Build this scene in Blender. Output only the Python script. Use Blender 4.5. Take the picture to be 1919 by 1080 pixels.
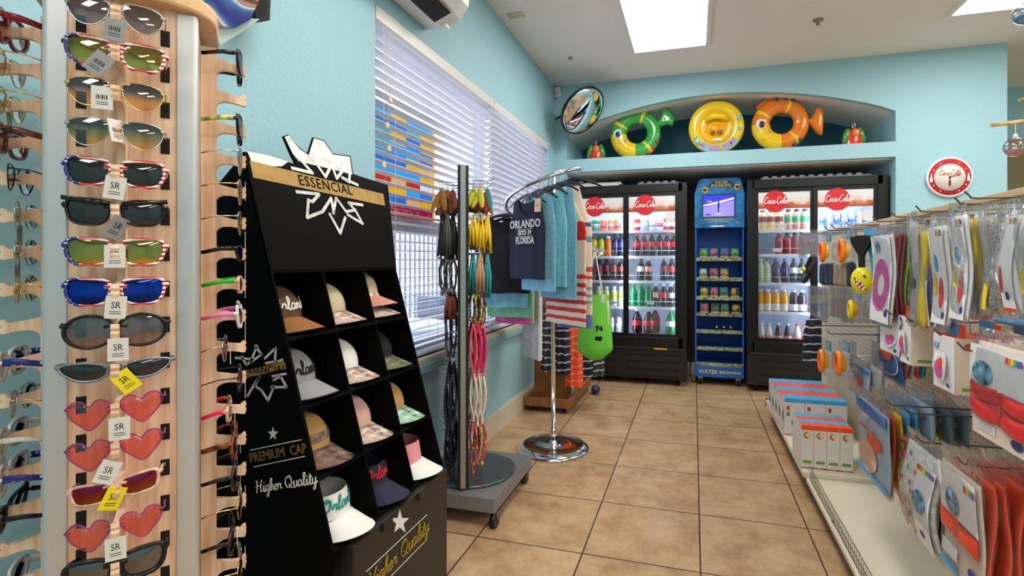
import bpy, bmesh, math, random
from mathutils import Vector as V, Matrix as M
random.seed(7)
PI = math.pi
S = bpy.context.scene
for o in list(bpy.data.objects): bpy.data.objects.remove(o)
COL = S.collection

# ---------------------------------------------------------------- camera, world, light, exposure
F_PX, CX, HV, EYE = 952.0, 1028.0, 490.0, 1.18          # focal length, optical axis and horizon in a 1919 x 1080 frame
YAW = math.atan(272/952)
cam_d = bpy.data.cameras.new('camera'); cam = bpy.data.objects.new('camera', cam_d); COL.objects.link(cam)
cam.location = (0, 0, EYE); cam.rotation_euler = (PI/2, 0, YAW)
cam_d.sensor_width = 36; cam_d.lens = F_PX/1919*36
cam_d.shift_x = -(CX-959.5)/1919; cam_d.shift_y = -(540-HV)/1919
cam_d.clip_start = 0.02
S.camera = cam
S.view_settings.view_transform = 'Standard'; S.view_settings.look = 'None'
S.view_settings.gamma = 1; S.view_settings.use_curve_mapping = False
S.view_settings.exposure = 0.7
S.cycles.transparent_max_bounces = 32
S.cycles.max_bounces = 8
S.cycles.sample_clamp_indirect = 6
w = bpy.data.worlds.new('daylight'); S.world = w; w.use_nodes = True
nt = w.node_tree; bg = nt.nodes['Background']; bg.inputs[1].default_value = 3.4
bg.inputs[0].default_value = (0.82, 0.88, 1.0, 1)
LAMP = 9.0            # strength of the ceiling troffers' diffusers

SN, CS = math.sin(YAW), math.cos(YAW)
def ray(u, v):
    a = (u-CX)/F_PX
    return V((-SN+CS*a, CS+SN*a, (HV-v)/F_PX))
E0 = V((0, 0, EYE))
def fl(u, v, z=0): d = ray(u, v); return E0+d*((z-EYE)/d.z)
def oX(u, v, X): d = ray(u, v); return E0+d*(X/d.x)
def oY(u, v, Y): d = ray(u, v); return E0+d*(Y/d.y)
def oD(u, v, D): return E0+ray(u, v)*D
def oP(u, v, p, n): d = ray(u, v); return E0+d*((p-E0).dot(n)/d.dot(n))

# ---------------------------------------------------------------- materials
def lin(c):
    r = []
    for x in c:
        x /= 255
        r.append(x/12.92 if x <= .04045 else ((x+.055)/1.055)**2.4)
    return (*r, 1)
MATS = {}
def mat(name, c=(200, 200, 200), rough=.5, metal=0, spec=.5, emit=None, est=0, trans=0, alpha=1, noise=0, nscale=20, bump=0, bscale=60, coat=0, ior=1.45):
    if name in MATS: return MATS[name]
    m = bpy.data.materials.new(name); MATS[name] = m; m.use_nodes = True
    n = m.node_tree; b = n.nodes['Principled BSDF']
    b.inputs['Base Color'].default_value = lin(c); b.inputs['Roughness'].default_value = rough
    b.inputs['Metallic'].default_value = metal; b.inputs['Specular IOR Level'].default_value = spec
    b.inputs['Transmission Weight'].default_value = trans; b.inputs['Alpha'].default_value = alpha
    b.inputs['Coat Weight'].default_value = coat; b.inputs['IOR'].default_value = ior
    if emit: b.inputs['Emission Color'].default_value = lin(emit); b.inputs['Emission Strength'].default_value = est
    if noise or bump:
        tc = n.nodes.new('ShaderNodeTexCoord')
    if noise:
        t = n.nodes.new('ShaderNodeTexNoise'); t.inputs['Scale'].default_value = nscale; t.inputs['Detail'].default_value = 6
        n.links.new(tc.outputs['Object'], t.inputs['Vector'])
        r = n.nodes.new('ShaderNodeValToRGB')
        lo = tuple(max(0, x*(1-noise)) for x in c); hi = tuple(min(255, x*(1+noise)) for x in c)
        r.color_ramp.elements[0].position = .3; r.color_ramp.elements[1].position = .7
        r.color_ramp.elements[0].color = lin(lo); r.color_ramp.elements[1].color = lin(hi)
        n.links.new(t.outputs['Fac'], r.inputs['Fac']); n.links.new(r.outputs['Color'], b.inputs['Base Color'])
    if bump:
        t = n.nodes.new('ShaderNodeTexNoise'); t.inputs['Scale'].default_value = bscale; t.inputs['Detail'].default_value = 3
        n.links.new(tc.outputs['Object'], t.inputs['Vector'])
        bp = n.nodes.new('ShaderNodeBump'); bp.inputs['Strength'].default_value = bump; bp.inputs['Distance'].default_value = .01
        n.links.new(t.outputs['Fac'], bp.inputs['Height']); n.links.new(bp.outputs['Normal'], b.inputs['Normal'])
    return m
def nodes(name):
    m = bpy.data.materials.new(name); MATS[name] = m; m.use_nodes = True
    n = m.node_tree; return m, n, n.nodes['Principled BSDF'], lambda t: n.nodes.new('ShaderNode'+t), n.links.new
def ramp_mat(name, stops, axis='Z', lo=-1, hi=1, rough=.5, metal=0, const=False, coord='Object', distort=0):
    """colour bands along an object axis; stops = [(pos, rgb)...]"""
    if name in MATS: return MATS[name]
    m, n, b, N, L = nodes(name)
    tc = N('TexCoord'); sx = N('SeparateXYZ'); L(tc.outputs[coord], sx.inputs[0])
    mr = N('MapRange'); mr.inputs[1].default_value = lo; mr.inputs[2].default_value = hi
    src = sx.outputs[axis]
    if distort:
        tn = N('TexNoise'); tn.inputs['Scale'].default_value = 12; L(tc.outputs[coord], tn.inputs['Vector'])
        ma = N('Math'); ma.operation = 'MULTIPLY_ADD'; ma.inputs[1].default_value = distort; L(tn.outputs['Fac'], ma.inputs[0]); L(src, ma.inputs[2]); src = ma.outputs[0]
    L(src, mr.inputs[0])
    r = N('ValToRGB'); L(mr.outputs[0], r.inputs[0]); e = r.color_ramp.elements
    r.color_ramp.interpolation = 'CONSTANT' if const else 'LINEAR'
    while len(e) < len(stops): e.new(.5)
    for i, (p, c) in enumerate(stops): e[i].position = p; e[i].color = lin(c)
    L(r.outputs[0], b.inputs['Base Color']); b.inputs['Roughness'].default_value = rough; b.inputs['Metallic'].default_value = metal
    return m
def clear(name, tint=(255, 255, 255), gloss=.12, rough=.08, grad=None, mirror=None, bump=0, haze=0):
    """thin see-through film or lens: tinted transparency under a glossy coat"""
    if name in MATS: return MATS[name]
    m, n, b, N, L = nodes(name); n.nodes.remove(b); out = n.nodes['Material Output']
    t = N('BsdfTransparent'); g = N('BsdfGlossy'); mx = N('MixShader'); g.inputs['Roughness'].default_value = rough
    t.inputs[0].default_value = lin(tint)
    if grad:
        tc = N('TexCoord'); sx = N('SeparateXYZ'); mr = N('MapRange'); r = N('ValToRGB')
        L(tc.outputs['Object'], sx.inputs[0]); L(sx.outputs['Z'], mr.inputs[0]); mr.inputs[1].default_value = -.024; mr.inputs[2].default_value = .024
        L(mr.outputs[0], r.inputs[0]); e = r.color_ramp.elements
        while len(e) < len(grad): e.new(.5)
        for i, (p, c) in enumerate(grad): e[i].position = p; e[i].color = lin(c)
        L(r.outputs[0], (g if mirror else t).inputs[0])
    if mirror: t.inputs[0].default_value = lin((40, 40, 40))
    if bump:
        tc = N('TexCoord'); tn = N('TexNoise'); tn.inputs['Scale'].default_value = 22; bp = N('Bump'); bp.inputs['Strength'].default_value = bump; bp.inputs['Distance'].default_value = .02
        L(tc.outputs['Object'], tn.inputs['Vector']); L(tn.outputs['Fac'], bp.inputs['Height']); L(bp.outputs[0], g.inputs['Normal'])
    lw = N('LayerWeight'); lw.inputs[0].default_value = .25
    ma = N('Math'); ma.operation = 'MULTIPLY_ADD'; L(lw.outputs['Fresnel'], ma.inputs[0]); ma.inputs[1].default_value = .6; ma.inputs[2].default_value = mirror or gloss
    ma.use_clamp = True
    L(ma.outputs[0], mx.inputs[0]); L(t.outputs[0], mx.inputs[1]); L(g.outputs[0], mx.inputs[2]); L(mx.outputs[0], out.inputs[0])
    if haze:
        d = N('BsdfDiffuse'); d.inputs[0].default_value = (.9, .9, .92, 1); tl = N('BsdfTranslucent'); tl.inputs[0].default_value = (.9, .9, .92, 1); m1 = N('MixShader'); m2 = N('MixShader'); m1.inputs[0].default_value = .5; m2.inputs[0].default_value = haze
        L(d.outputs[0], m1.inputs[1]); L(tl.outputs[0], m1.inputs[2]); L(mx.outputs[0], m2.inputs[1]); L(m1.outputs[0], m2.inputs[2]); L(m2.outputs[0], out.inputs[0])
    return m
def emit(name, c, st):
    return mat(name, c, 1, emit=c, est=st)

# ---------------------------------------------------------------- mesh building
def frame_to(d, up=V((0, 0, 1))):
    d = V(d).normalized(); x = up.cross(d)
    if x.length < 1e-4: x = V((1, 0, 0)).cross(d)
    x.normalize(); return M((x, d.cross(x), d)).transposed()      # columns x, y, z=d
class MB:
    def __init__(s): s.v = []; s.f = []; s.m = []; s.sm = []
    def add(s, vs, fs, mi=0, smooth=False):
        k = len(s.v); s.v += [tuple(p) for p in vs]
        for f in fs: s.f.append([k+i for i in f]); s.m.append(mi); s.sm.append(smooth)
        return s
    def box(s, a, b, mi=0):
        (x0, y0, z0), (x1, y1, z1) = a, b
        return s.add([(x0, y0, z0), (x1, y0, z0), (x1, y1, z0), (x0, y1, z0), (x0, y0, z1), (x1, y0, z1), (x1, y1, z1), (x0, y1, z1)],
                     [(3, 2, 1, 0), (4, 5, 6, 7), (0, 1, 5, 4), (1, 2, 6, 5), (2, 3, 7, 6), (3, 0, 4, 7)], mi)
    def obox(s, c, size, R, mi=0):
        c = V(c); h = [x/2 for x in size]; vs = []
        for z in (-1, 1):
            for x, y in ((-1, -1), (1, -1), (1, 1), (-1, 1)): vs.append(c+R@V((x*h[0], y*h[1], z*h[2])))
        return s.add(vs, [(3, 2, 1, 0), (4, 5, 6, 7), (0, 1, 5, 4), (1, 2, 6, 5), (2, 3, 7, 6), (3, 0, 4, 7)], mi)
    def bar(s, a, b, w, h, mi=0, up=V((0, 0, 1))):
        a, b = V(a), V(b); return s.obox((a+b)/2, (w, h, (b-a).length), frame_to(b-a, up), mi)
    def quad(s, a, b, c, d, mi=0): return s.add([a, b, c, d], [(0, 1, 2, 3)], mi)
    def poly(s, pts, mi=0): return s.add(pts, [tuple(range(len(pts)))], mi)
    def cyl(s, a, b, r, n=12, mi=0, r2=None, cap=True, smooth=True):
        a, b = V(a), V(b); R = frame_to(b-a); r2 = r if r2 is None else r2; vs = []
        for p, q in ((a, r), (b, r2)):
            for i in range(n):
                t = 2*PI*i/n; vs.append(p+R@V((q*math.cos(t), q*math.sin(t), 0)))
        s.add(vs, [(i, (i+1) % n, n+(i+1) % n, n+i) for i in range(n)], mi, smooth)
        if cap:
            s.add(vs[:n], [tuple(range(n))[::-1]], mi); s.add(vs[n:], [tuple(range(n))], mi)
        return s
    def tube(s, pts, r, n=6, mi=0, closed=False, flat=1.0, up=V((0, 0, 1))):
        pts = [V(p) for p in pts]; k = len(pts); vs = []; rr = r if hasattr(r, '__len__') else [r]*k
        for i, p in enumerate(pts):
            q0 = pts[(i-1) % k] if (closed or i > 0) else p; q1 = pts[(i+1) % k] if (closed or i < k-1) else p
            d = q1-q0
            if d.length < 1e-9: d = V((0, 0, 1))
            R = frame_to(d, up)
            for j in range(n):
                t = 2*PI*j/n; vs.append(p+R@V((rr[i]*math.cos(t)*flat, rr[i]*math.sin(t), 0)))
        fs = []
        for i in range(k if closed else k-1):
            a, b = i*n, ((i+1) % k)*n
            fs += [(a+j, a+(j+1) % n, b+(j+1) % n, b+j) for j in range(n)]
        s.add(vs, fs, mi, True)
        if not closed:
            s.add(vs[:n], [tuple(range(n))[::-1]], mi); s.add(vs[-n:], [tuple(range(n))], mi)
        return s
    def lathe(s, prof, n=20, mi=0, c=(0, 0, 0), R=None, smooth=True, mis=None, cap=True):
        """prof: (radius, height) pairs up the local z axis"""
        R = R or M.Identity(3); c = V(c); vs = []; k = len(prof)
        for r, z in prof:
            for i in range(n):
                t = 2*PI*i/n; vs.append(c+R@V((r*math.cos(t), r*math.sin(t), z)))
        base = len(s.v); s.v += [tuple(p) for p in vs]
        for j in range(k-1):
            for i in range(n):
                s.f.append([base+j*n+i, base+j*n+(i+1) % n, base+(j+1)*n+(i+1) % n, base+(j+1)*n+i]); s.m.append(mis[j] if mis else mi); s.sm.append(smooth)
        for j, rev in ((0, True), (k-1, False)):
            if cap and prof[j][0] > 1e-5:
                ids = [base+j*n+i for i in range(n)]; s.f.append(ids[::-1] if rev else ids); s.m.append((mis[0] if rev else mis[-1]) if mis else mi); s.sm.append(False)
        return s
    def ell(s, c, r, R=None, n=14, mi=0):
        R = R or M.Identity(3); c = V(c); rx, ry, rz = r; vs = []; fs = []; k = n//2+1
        for j in range(k):
            a = PI*j/(k-1)-PI/2
            for i in range(n):
                t = 2*PI*i/n; vs.append(c+R@V((rx*math.cos(a)*math.cos(t), ry*math.cos(a)*math.sin(t), rz*math.sin(a))))
        for j in range(k-1):
            for i in range(n): fs.append((j*n+i, j*n+(i+1) % n, (j+1)*n+(i+1) % n, (j+1)*n+i))
        return s.add(vs, fs, mi, True)
    def prism(s, pts, ex, mi=0, side=None):
        """pts: 3-D outline, extruded by vector ex"""
        n = len(pts); ex = V(ex); a = [V(p) for p in pts]; b = [p+ex for p in a]
        s.add(a+b, [tuple(range(n))[::-1], tuple(range(n, 2*n))], mi)
        return s.add(a+b, [(i, (i+1) % n, n+(i+1) % n, n+i) for i in range(n)], mi if side is None else side)
    def grid(s, fn, nu, nv, mi=0, smooth=True, closeu=False):
        vs = [fn(i/(nu if closeu else nu-1), j/(nv-1)) for j in range(nv) for i in range(nu)]; fs = []
        for j in range(nv-1):
            for i in range(nu if closeu else nu-1):
                fs.append((j*nu+i, j*nu+(i+1) % nu, (j+1)*nu+(i+1) % nu, (j+1)*nu+i))
        return s.add(vs, fs, mi, smooth)
    def ring(s, outer, inner, ex, mi=0):
        """a flat frame between two outlines of equal length, extruded by ex"""
        n = len(outer); ex = V(ex); o = [V(p) for p in outer]; i_ = [V(p) for p in inner]
        vs = o+i_+[p+ex for p in o]+[p+ex for p in i_]; fs = []
        for k in range(n):
            q = (k+1) % n
            fs += [(k, q, n+q, n+k), (2*n+q, 2*n+k, 3*n+k, 3*n+q), (k, 2*n+k, 2*n+q, q), (n+q, 3*n+q, 3*n+k, n+k)]
        return s.add(vs, fs, mi)
    def build(s, name, mats, parent=None, bevel=0, seg=2, weld=True):
        me = bpy.data.meshes.new(name)
        if not isinstance(mats, (list, tuple)): mats = [mats]
        me.from_pydata(s.v, [], s.f)
        for m in mats: me.materials.append(m)
        me.polygons.foreach_set('material_index', s.m); me.polygons.foreach_set('use_smooth', s.sm)
        bm = bmesh.new(); bm.from_mesh(me)
        if weld: bmesh.ops.remove_doubles(bm, verts=bm.verts, dist=1e-5)
        bmesh.ops.recalc_face_normals(bm, faces=bm.faces)
        bm.to_mesh(me); bm.free(); me.update()
        o = bpy.data.objects.new(name, me); COL.objects.link(o)
        if parent: o.parent = parent
        if bevel:
            b = o.modifiers.new('edge', 'BEVEL'); b.width = bevel; b.segments = seg; b.limit_method = 'ANGLE'; b.angle_limit = .7
        return o
def tag(o, label, cat, group=None):
    o['label'] = label; o['category'] = cat
    if group: o['group'] = group
    return o
def struct(o): o['kind'] = 'structure'; return o
def thing(name, label, cat, loc=(0, 0, 0), rz=0, group=None, R=None):
    o = bpy.data.objects.new(name, None); COL.objects.link(o); o.empty_display_size = .05
    if R is not None: o.matrix_world = M.Translation(V(loc)) @ R.to_4x4()
    else: o.location = loc; o.rotation_euler = (0, 0, rz)
    return tag(o, label, cat, group)
KIDS = {}
def dup(root, loc=None, rz=None, label=None, group=None, R=None, scale=None):
    c = root.copy(); COL.objects.link(c)
    if R is not None: c.matrix_world = M.Translation(V(loc)) @ R.to_4x4()
    else:
        if loc is not None: c.location = loc
        if rz is not None: c.rotation_euler = (0, 0, rz)
    if scale: c.scale = scale
    if label: c['label'] = label
    if group: c['group'] = group
    def rec(a, b):
        for ch in a.children:
            d = ch.copy(); COL.objects.link(d); d.parent = b; rec(ch, d)
    rec(root, c)
    return c
def text(s, size, m, parent, loc, R, name='lettering', ex=.0004, shear=0, align='CENTER', sx=1.0, bold=0, sp=1.0):
    c = bpy.data.curves.new(name, 'FONT'); c.body = s; c.size = size; c.extrude = ex; c.shear = shear; c.align_x = align; c.align_y = 'CENTER'
    c.offset = bold; c.space_character = sp; c.resolution_u = 2
    t = bpy.data.objects.new('t', c); COL.objects.link(t)
    dg = bpy.context.evaluated_depsgraph_get(); me = bpy.data.meshes.new_from_object(t.evaluated_get(dg)); bpy.data.objects.remove(t)
    me.name = name; me.materials.clear(); me.materials.append(m)
    me.transform(M.Translation(V(loc)) @ R.to_4x4() @ M.Diagonal((sx, 1, 1, 1)))
    o = bpy.data.objects.new(name, me); COL.objects.link(o); o.parent = parent
    return o
def basis(x, y): x = V(x).normalized(); y = V(y); z = x.cross(y).normalized(); y = z.cross(x); return M((x, y, z)).transposed()
def smooth_line(pts, k=5):
    """Catmull-Rom through 2-D points"""
    P = [V((*p, 0)) for p in pts]; P = [2*P[0]-P[1]]+P+[2*P[-1]-P[-2]]; out = []
    for i in range(1, len(P)-2):
        a, b, c, d = P[i-1:i+3]
        for j in range(k):
            t = j/k; out.append(.5*((2*b)+(c-a)*t+(2*a-5*b+4*c-d)*t*t+(3*b-a-3*c+d)*t**3))
    return out+[P[-2]]
SCRIPT = {  # running hand: strokes per letter on a unit x-height of .5, advance last
 'C': ([[(.95, .82), (.7, 1), (.3, .8), (.08, .35), (.3, 0), (.7, .08), (.95, .3)]], .95),
 'o': ([[(.42, .5), (.18, .48), (.04, .22), (.2, .01), (.42, .18), (.42, .5), (.5, .4), (.66, .42)]], .6),
 'c': ([[(.45, .42), (.25, .5), (.04, .22), (.22, .0), (.6, .2)]], .55),
 'a': ([[(.42, .45), (.2, .5), (.04, .2), (.2, .0), (.42, .25), (.45, .5), (.45, .06), (.65, .15)]], .6),
 '-': ([[(.05, .25), (.35, .28)]], .42),
 'l': ([[(0, .12), (.3, .7), (.3, 1.02), (.14, .85), (.14, .1), (.25, 0), (.42, .15)]], .38),
 'H': ([[(.1, .95), (.25, .9), (.18, .4), (.1, 0)], [(.85, 1), (.65, .5), (.65, .05), (.85, .1)], [(0, .45), (.4, .55), (.75, .5)]], .9),
 'i': ([[(0, .12), (.16, .5), (.14, .08), (.24, 0), (.36, .15)], [(.2, .68), (.22, .74)]], .33),
 'g': ([[(.42, .45), (.2, .5), (.04, .25), (.2, .03), (.42, .3), (.44, .5), (.36, -.3), (.15, -.42), (.15, -.25), (.62, .15)]], .58),
 'h': ([[(0, .12), (.28, .75), (.26, 1), (.12, .8), (.1, 0), (.2, .35), (.36, .5), (.42, .35), (.4, .05), (.6, .14)]], .55),
 'e': ([[(.02, .2), (.38, .35), (.25, .5), (.06, .3), (.2, .0), (.5, .15)]], .46),
 'r': ([[(0, .15), (.15, .5), (.2, .42), (.38, .45), (.34, .1), (.52, .12)]], .48),
 'Q': ([[(.6, .95), (.2, .85), (.05, .4), (.3, .05), (.7, .2), (.8, .65), (.55, .98), (.4, .8)], [(.45, .3), (.7, .05), (1, 0)]], 1.0),
 'u': ([[(0, .2), (.1, .5), (.1, .1), (.25, 0), (.42, .2), (.45, .5), (.44, .06), (.62, .14)]], .58),
 't': ([[(0, .12), (.2, .55), (.24, .85), (.18, .1), (.28, 0), (.44, .15)], [(.05, .58), (.42, .62)]], .4),
 'y': ([[(0, .3), (.1, .5), (.1, .12), (.25, .02), (.42, .25), (.46, .5), (.36, -.3), (.15, -.42), (.18, -.2), (.65, .2)]], .58),
 'O': ([[(.55, .95), (.15, .75), (.08, .25), (.4, 0), (.75, .25), (.8, .75), (.5, .98), (.45, .75), (.9, .8)]], .95),
 'n': ([[(0, .3), (.1, .5), (.08, 0), (.2, .38), (.36, .5), (.4, .08), (.58, .14)]], .54),
 'd': ([[(.42, .45), (.2, .5), (.04, .2), (.2, .0), (.42, .3), (.5, 1), (.44, .06), (.65, .15)]], .6),
 ' ': ([], .45)}
def script(s, h, m, parent, loc, R, r=.05, slant=.18, name='lettering', fat=1.0):
    """hand-drawn running lettering, centred at loc; h = cap height, r = pen radius as a share of h"""
    b = MB(); x = 0; lines = []
    for ch in s:
        st, adv = SCRIPT[ch]
        for l in st: lines.append([(p.x+x+slant*p.y, p.y) for p in smooth_line(l, 4)])
        x += adv
    for l in lines: b.tube([V(loc)+R@V(((px-x/2)*h*fat, (py-.45)*h, 0)) for px, py in l], r*h, 5, up=R@V((0, 0, 1)), flat=1)
    return b.build(name, m, parent)
# ================================================================= the room
LX, BY, CZ, RX = -1.31, 4.81, 2.895, 2.36               # window wall, back wall, ceiling, end of the back wall
NX0, NX1, NY = -1.19, 1.60, 5.55                        # alcove and niche in the back wall
TEAL = mat('teal_paint', (160, 203, 214), .55, bump=.28, bscale=60)
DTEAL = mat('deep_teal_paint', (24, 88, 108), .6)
CREAM = mat('cream_paint', (238, 230, 220), .7)
TRIM = mat('trim_paint', (214, 206, 186), .4)
CEIL = mat('ceiling_paint', (242, 234, 226), .8, bump=.1, bscale=90)
WHITE = mat('white_plastic', (232, 232, 230), .35)
BLACK = mat('black_plastic', (14, 14, 15), .35)
CHROME = mat('chrome', (225, 225, 228), .08, 1)
STEEL = mat('steel_wire', (150, 148, 144), .3, 1)
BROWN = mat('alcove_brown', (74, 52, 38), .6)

def floor_material():
    m, n, b, N, L = nodes('floor_tile')
    tc = N('TexCoord'); sx = N('SeparateXYZ'); L(tc.outputs['Object'], sx.inputs[0])
    def math_(op, a, bb):
        q = N('Math'); q.operation = op
        for i, x in enumerate((a, bb)):
            if x is None: continue
            if hasattr(x, 'links'): L(x, q.inputs[i])
            else: q.inputs[i].default_value = x
        return q.outputs[0]
    edge = None; cells = []
    for ax, off, s in (('X', .025, .458), ('Y', 2.009, .46)):
        t = math_('DIVIDE', math_('SUBTRACT', sx.outputs[ax], off), s); cells.append(math_('FLOOR', t, None))
        f = math_('FRACT', t, None); d = math_('MINIMUM', f, math_('SUBTRACT', 1.0, f)); e = math_('LESS_THAN', d, 0.0065)
        edge = e if edge is None else math_('MAXIMUM', edge, e)
    cx = N('CombineXYZ'); L(cells[0], cx.inputs[0]); L(cells[1], cx.inputs[1])
    wn = N('TexWhiteNoise'); L(cx.outputs[0], wn.inputs['Vector'])
    vo = N('VectorMath'); vo.operation = 'MULTIPLY_ADD'; vo.inputs[1].default_value = (7, 7, 7); L(wn.outputs['Color'], vo.inputs[0]); L(tc.outputs['Object'], vo.inputs[2])
    t1 = N('TexNoise'); t1.inputs['Scale'].default_value = 7; t1.inputs['Detail'].default_value = 9; t1.inputs['Roughness'].default_value = .68; L(vo.outputs[0], t1.inputs['Vector'])
    r = N('ValToRGB'); L(t1.outputs['Fac'], r.inputs[0]); e = r.color_ramp.elements
    e.new(.5); e[0].position = .28; e[1].position = .5; e[2].position = .72
    e[0].color = lin((152, 119, 84)); e[1].color = lin((188, 154, 115)); e[2].color = lin((211, 182, 145))
    mx = N('MixRGB'); L(edge, mx.inputs[0]); L(r.outputs[0], mx.inputs[1]); mx.inputs[2].default_value = lin((50, 41, 34))
    L(mx.outputs[0], b.inputs['Base Color']); b.inputs['Roughness'].default_value = .38
    bp = N('Bump'); bp.invert = True; bp.inputs['Distance'].default_value = .003; bp.inputs['Strength'].default_value = .8; L(edge, bp.inputs['Height']); L(bp.outputs[0], b.inputs['Normal'])
    return m
struct(MB().box((LX-.15, -2.8, -.1), (5.2, 6.3, 0)).build('floor', floor_material()))
struct(MB().box((LX-.15, -2.8, CZ), (5.2, 6.3, CZ+.1)).build('ceiling', CEIL))
WY0, WY1, WZ0, WZ1 = 1.885, 4.575, .70, 2.285
b = MB()
b.box((LX-.15, -2.8, 0), (LX, WY0, CZ)).box((LX-.15, WY1, 0), (LX, NY+.2, CZ)).box((LX-.15, WY0, 0), (LX, WY1, WZ0)).box((LX-.15, WY0, WZ1), (LX, WY1, CZ))
struct(b.build('wall_left', TEAL))
# back wall with its alcove below and arched niche above
b = MB(); T = .06
b.box((LX, BY, 0), (NX0, NY+.1, CZ)); b.box((NX1, BY, 0), (RX, NY+.1, CZ))
arch = [(NX0+(NX1-NX0)*i/28, 2.42+.27*math.sin(PI*i/28)**.8) for i in range(29)]
b.prism([(NX0, BY, CZ)]+[(x, BY, z) for x, z in arch]+[(NX1, BY, CZ)], (0, T, 0))
b.box((NX0, BY, 2.045), (NX1, NY, 2.17))
struct(b.build('wall_back', TEAL))
b = MB(); vs = [(x, y, z) for y in (BY+T, NY) for x, z in arch]
b.add(vs, [(i, i+1, 30+i, 29+i) for i in range(28)], 0, True); vs2 = [(x, y, z+.05) for y in (BY+T, NY) for x, z in arch]
b.add(vs2, [(i, i+1, 30+i, 29+i) for i in range(28)], 0, True)
b.box((NX0, BY+T, 2.035), (NX1, NY, 2.0449))
struct(b.build('ceiling_niche', CREAM))
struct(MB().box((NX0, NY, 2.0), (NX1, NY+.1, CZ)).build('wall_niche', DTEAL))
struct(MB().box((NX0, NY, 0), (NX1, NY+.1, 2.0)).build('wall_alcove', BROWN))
struct(MB().box((NX0, NY-.015, 0), (NX1, NY, .12)).build('baseboard_alcove', TRIM))
b = MB(); b.box((RX, 6.05, 2.38), (5.2, 6.2, CZ)); struct(b.build('wall_hall', TEAL))
struct(MB().box((RX, 6.07, 0), (5.2, 6.2, 2.38)).build('wall_hall_lower', mat('olive_paint', (132, 122, 88), .6)))
struct(MB().box((RX-.1, NY+.1, 0), (RX, 6.2, CZ)).build('wall_hall_side', TEAL))
struct(MB().box((5.1, -2.8, 0), (5.2, 6.3, CZ)).build('wall_right', TEAL))
struct(MB().box((LX-.15, -2.9, 0), (5.2, -2.8, CZ)).build('wall_rear', TEAL))
b = MB(); b.box((LX, -2.8, 0), (LX+.016, BY, .135)); b.box((LX, -2.8, .135), (LX+.01, BY, .15))
struct(b.build('baseboard_left', TRIM))
struct(MB().box((NX1, BY-.016, 0), (RX, BY, .15)).build('baseboard_back', TRIM))
# window: frame, sash rails, glass, ledge
b = MB(); fx0, fx1 = LX-.14, LX-.09
for y0, y1 in ((WY0, WY0+.05), (3.20, 3.27), (WY1-.05, WY1)): b.box((fx0, y0, WZ0), (fx1, y1, WZ1))
for z0, z1 in ((WZ0, WZ0+.06), (1.33, 1.40), (WZ1-.05, WZ1)): b.box((fx0, WY0, z0), (fx1, WY1, z1))
struct(b.build('window_1', mat('window_vinyl', (206, 204, 206), .4)))
struct(MB().box((LX-.118, WY0, WZ0), (LX-.112, WY1, WZ1)).build('window_1_glass', clear('window_glass', (240, 245, 250), .04, .02)))
b = MB(); b.box((LX-.15, WY0, WZ0-.03), (LX+.03, WY1, WZ0)); struct(b.build('window_1_sill', TRIM, bevel=.004))
struct(MB().box((LX, WY0-.02, WZ0-.075), (LX+.035, WY1+.02, WZ0-.03)).build('trim_1', mat('ledge_gloss', (150, 196, 206), .15), bevel=.006))

# ---- yard seen through the blinds
struct(MB().box((-14, -6, -.12), (LX-.15, 18, -.06)).build('ground', mat('concrete', (196, 194, 196), .9, noise=.08)))
rail = mat('yard_metal', (140, 140, 152), .5)
t = thing('yard_fence', 'dark metal railing fence standing in the yard outside the window', 'fence', (-3.6, 0, -.06))
for z in (.12, 1.62): MB().box((-.02, 0, z), (.02, 11, z+.05)).build('rail', rail, t)
b = MB()
for i in range(92): b.box((-.012, .06+i*.12, .12), (.012, .085+i*.12, 1.7))
b.build('railing_pattern', rail, t)
for i in range(5): MB().box((-.04, i*2.72, 0), (.04, i*2.72+.08, 1.8)).build('post', rail, t)
t = thing('yard_post', 'pale square porch column beyond the window blinds', 'column', (-3.0, 2.35, -.06))
MB().box((-.14, -.14, 0), (.14, .14, 3.2)).build('shaft', mat('stucco', (196, 186, 186), .9), t); MB().box((-.18, -.18, 0), (.18, .18, .2)).build('plinth', mat('stucco'), t)
t = thing('patio_table', 'white patio table standing outside the window behind the cap display', 'table', (-2.35, 3.5, -.06))
tm = mat('patio_resin', (235, 235, 238), .5)
MB().lathe([(.5, .7), (.52, .705), (.52, .735), (.5, .74)], 28).build('tabletop', tm, t)
for i in range(4):
    a = PI/4+i*PI/2; MB().tube([(.42*math.cos(a), .42*math.sin(a), 0), (.3*math.cos(a), .3*math.sin(a), .4), (.36*math.cos(a), .36*math.sin(a), .7)], .02, 8).build('leg', rail, t)
def patio_chair(loc, rz, lab):
    t = thing('patio_chair', lab, 'chair', loc, rz, None); g = rail
    MB().box((-.22, -.22, .42), (.22, .22, .45)).build('seat', g, t, .01)
    MB().box((-.22, .2, .45), (.22, .23, .9)).build('backrest', g, t, .01)
    for x in (-.2, .2):
        for y in (-.2, .2): MB().cyl((x, y, 0), (x, y, .42), .014, 8).build('leg', g, t)
patio_chair((-2.2, 2.75, -.06), PI, 'dark patio chair outside, on the cap display side of white table')
patio_chair((-2.4, 4.25, -.06), 0, 'dark patio chair outside, on the cooler side of white table')

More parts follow.
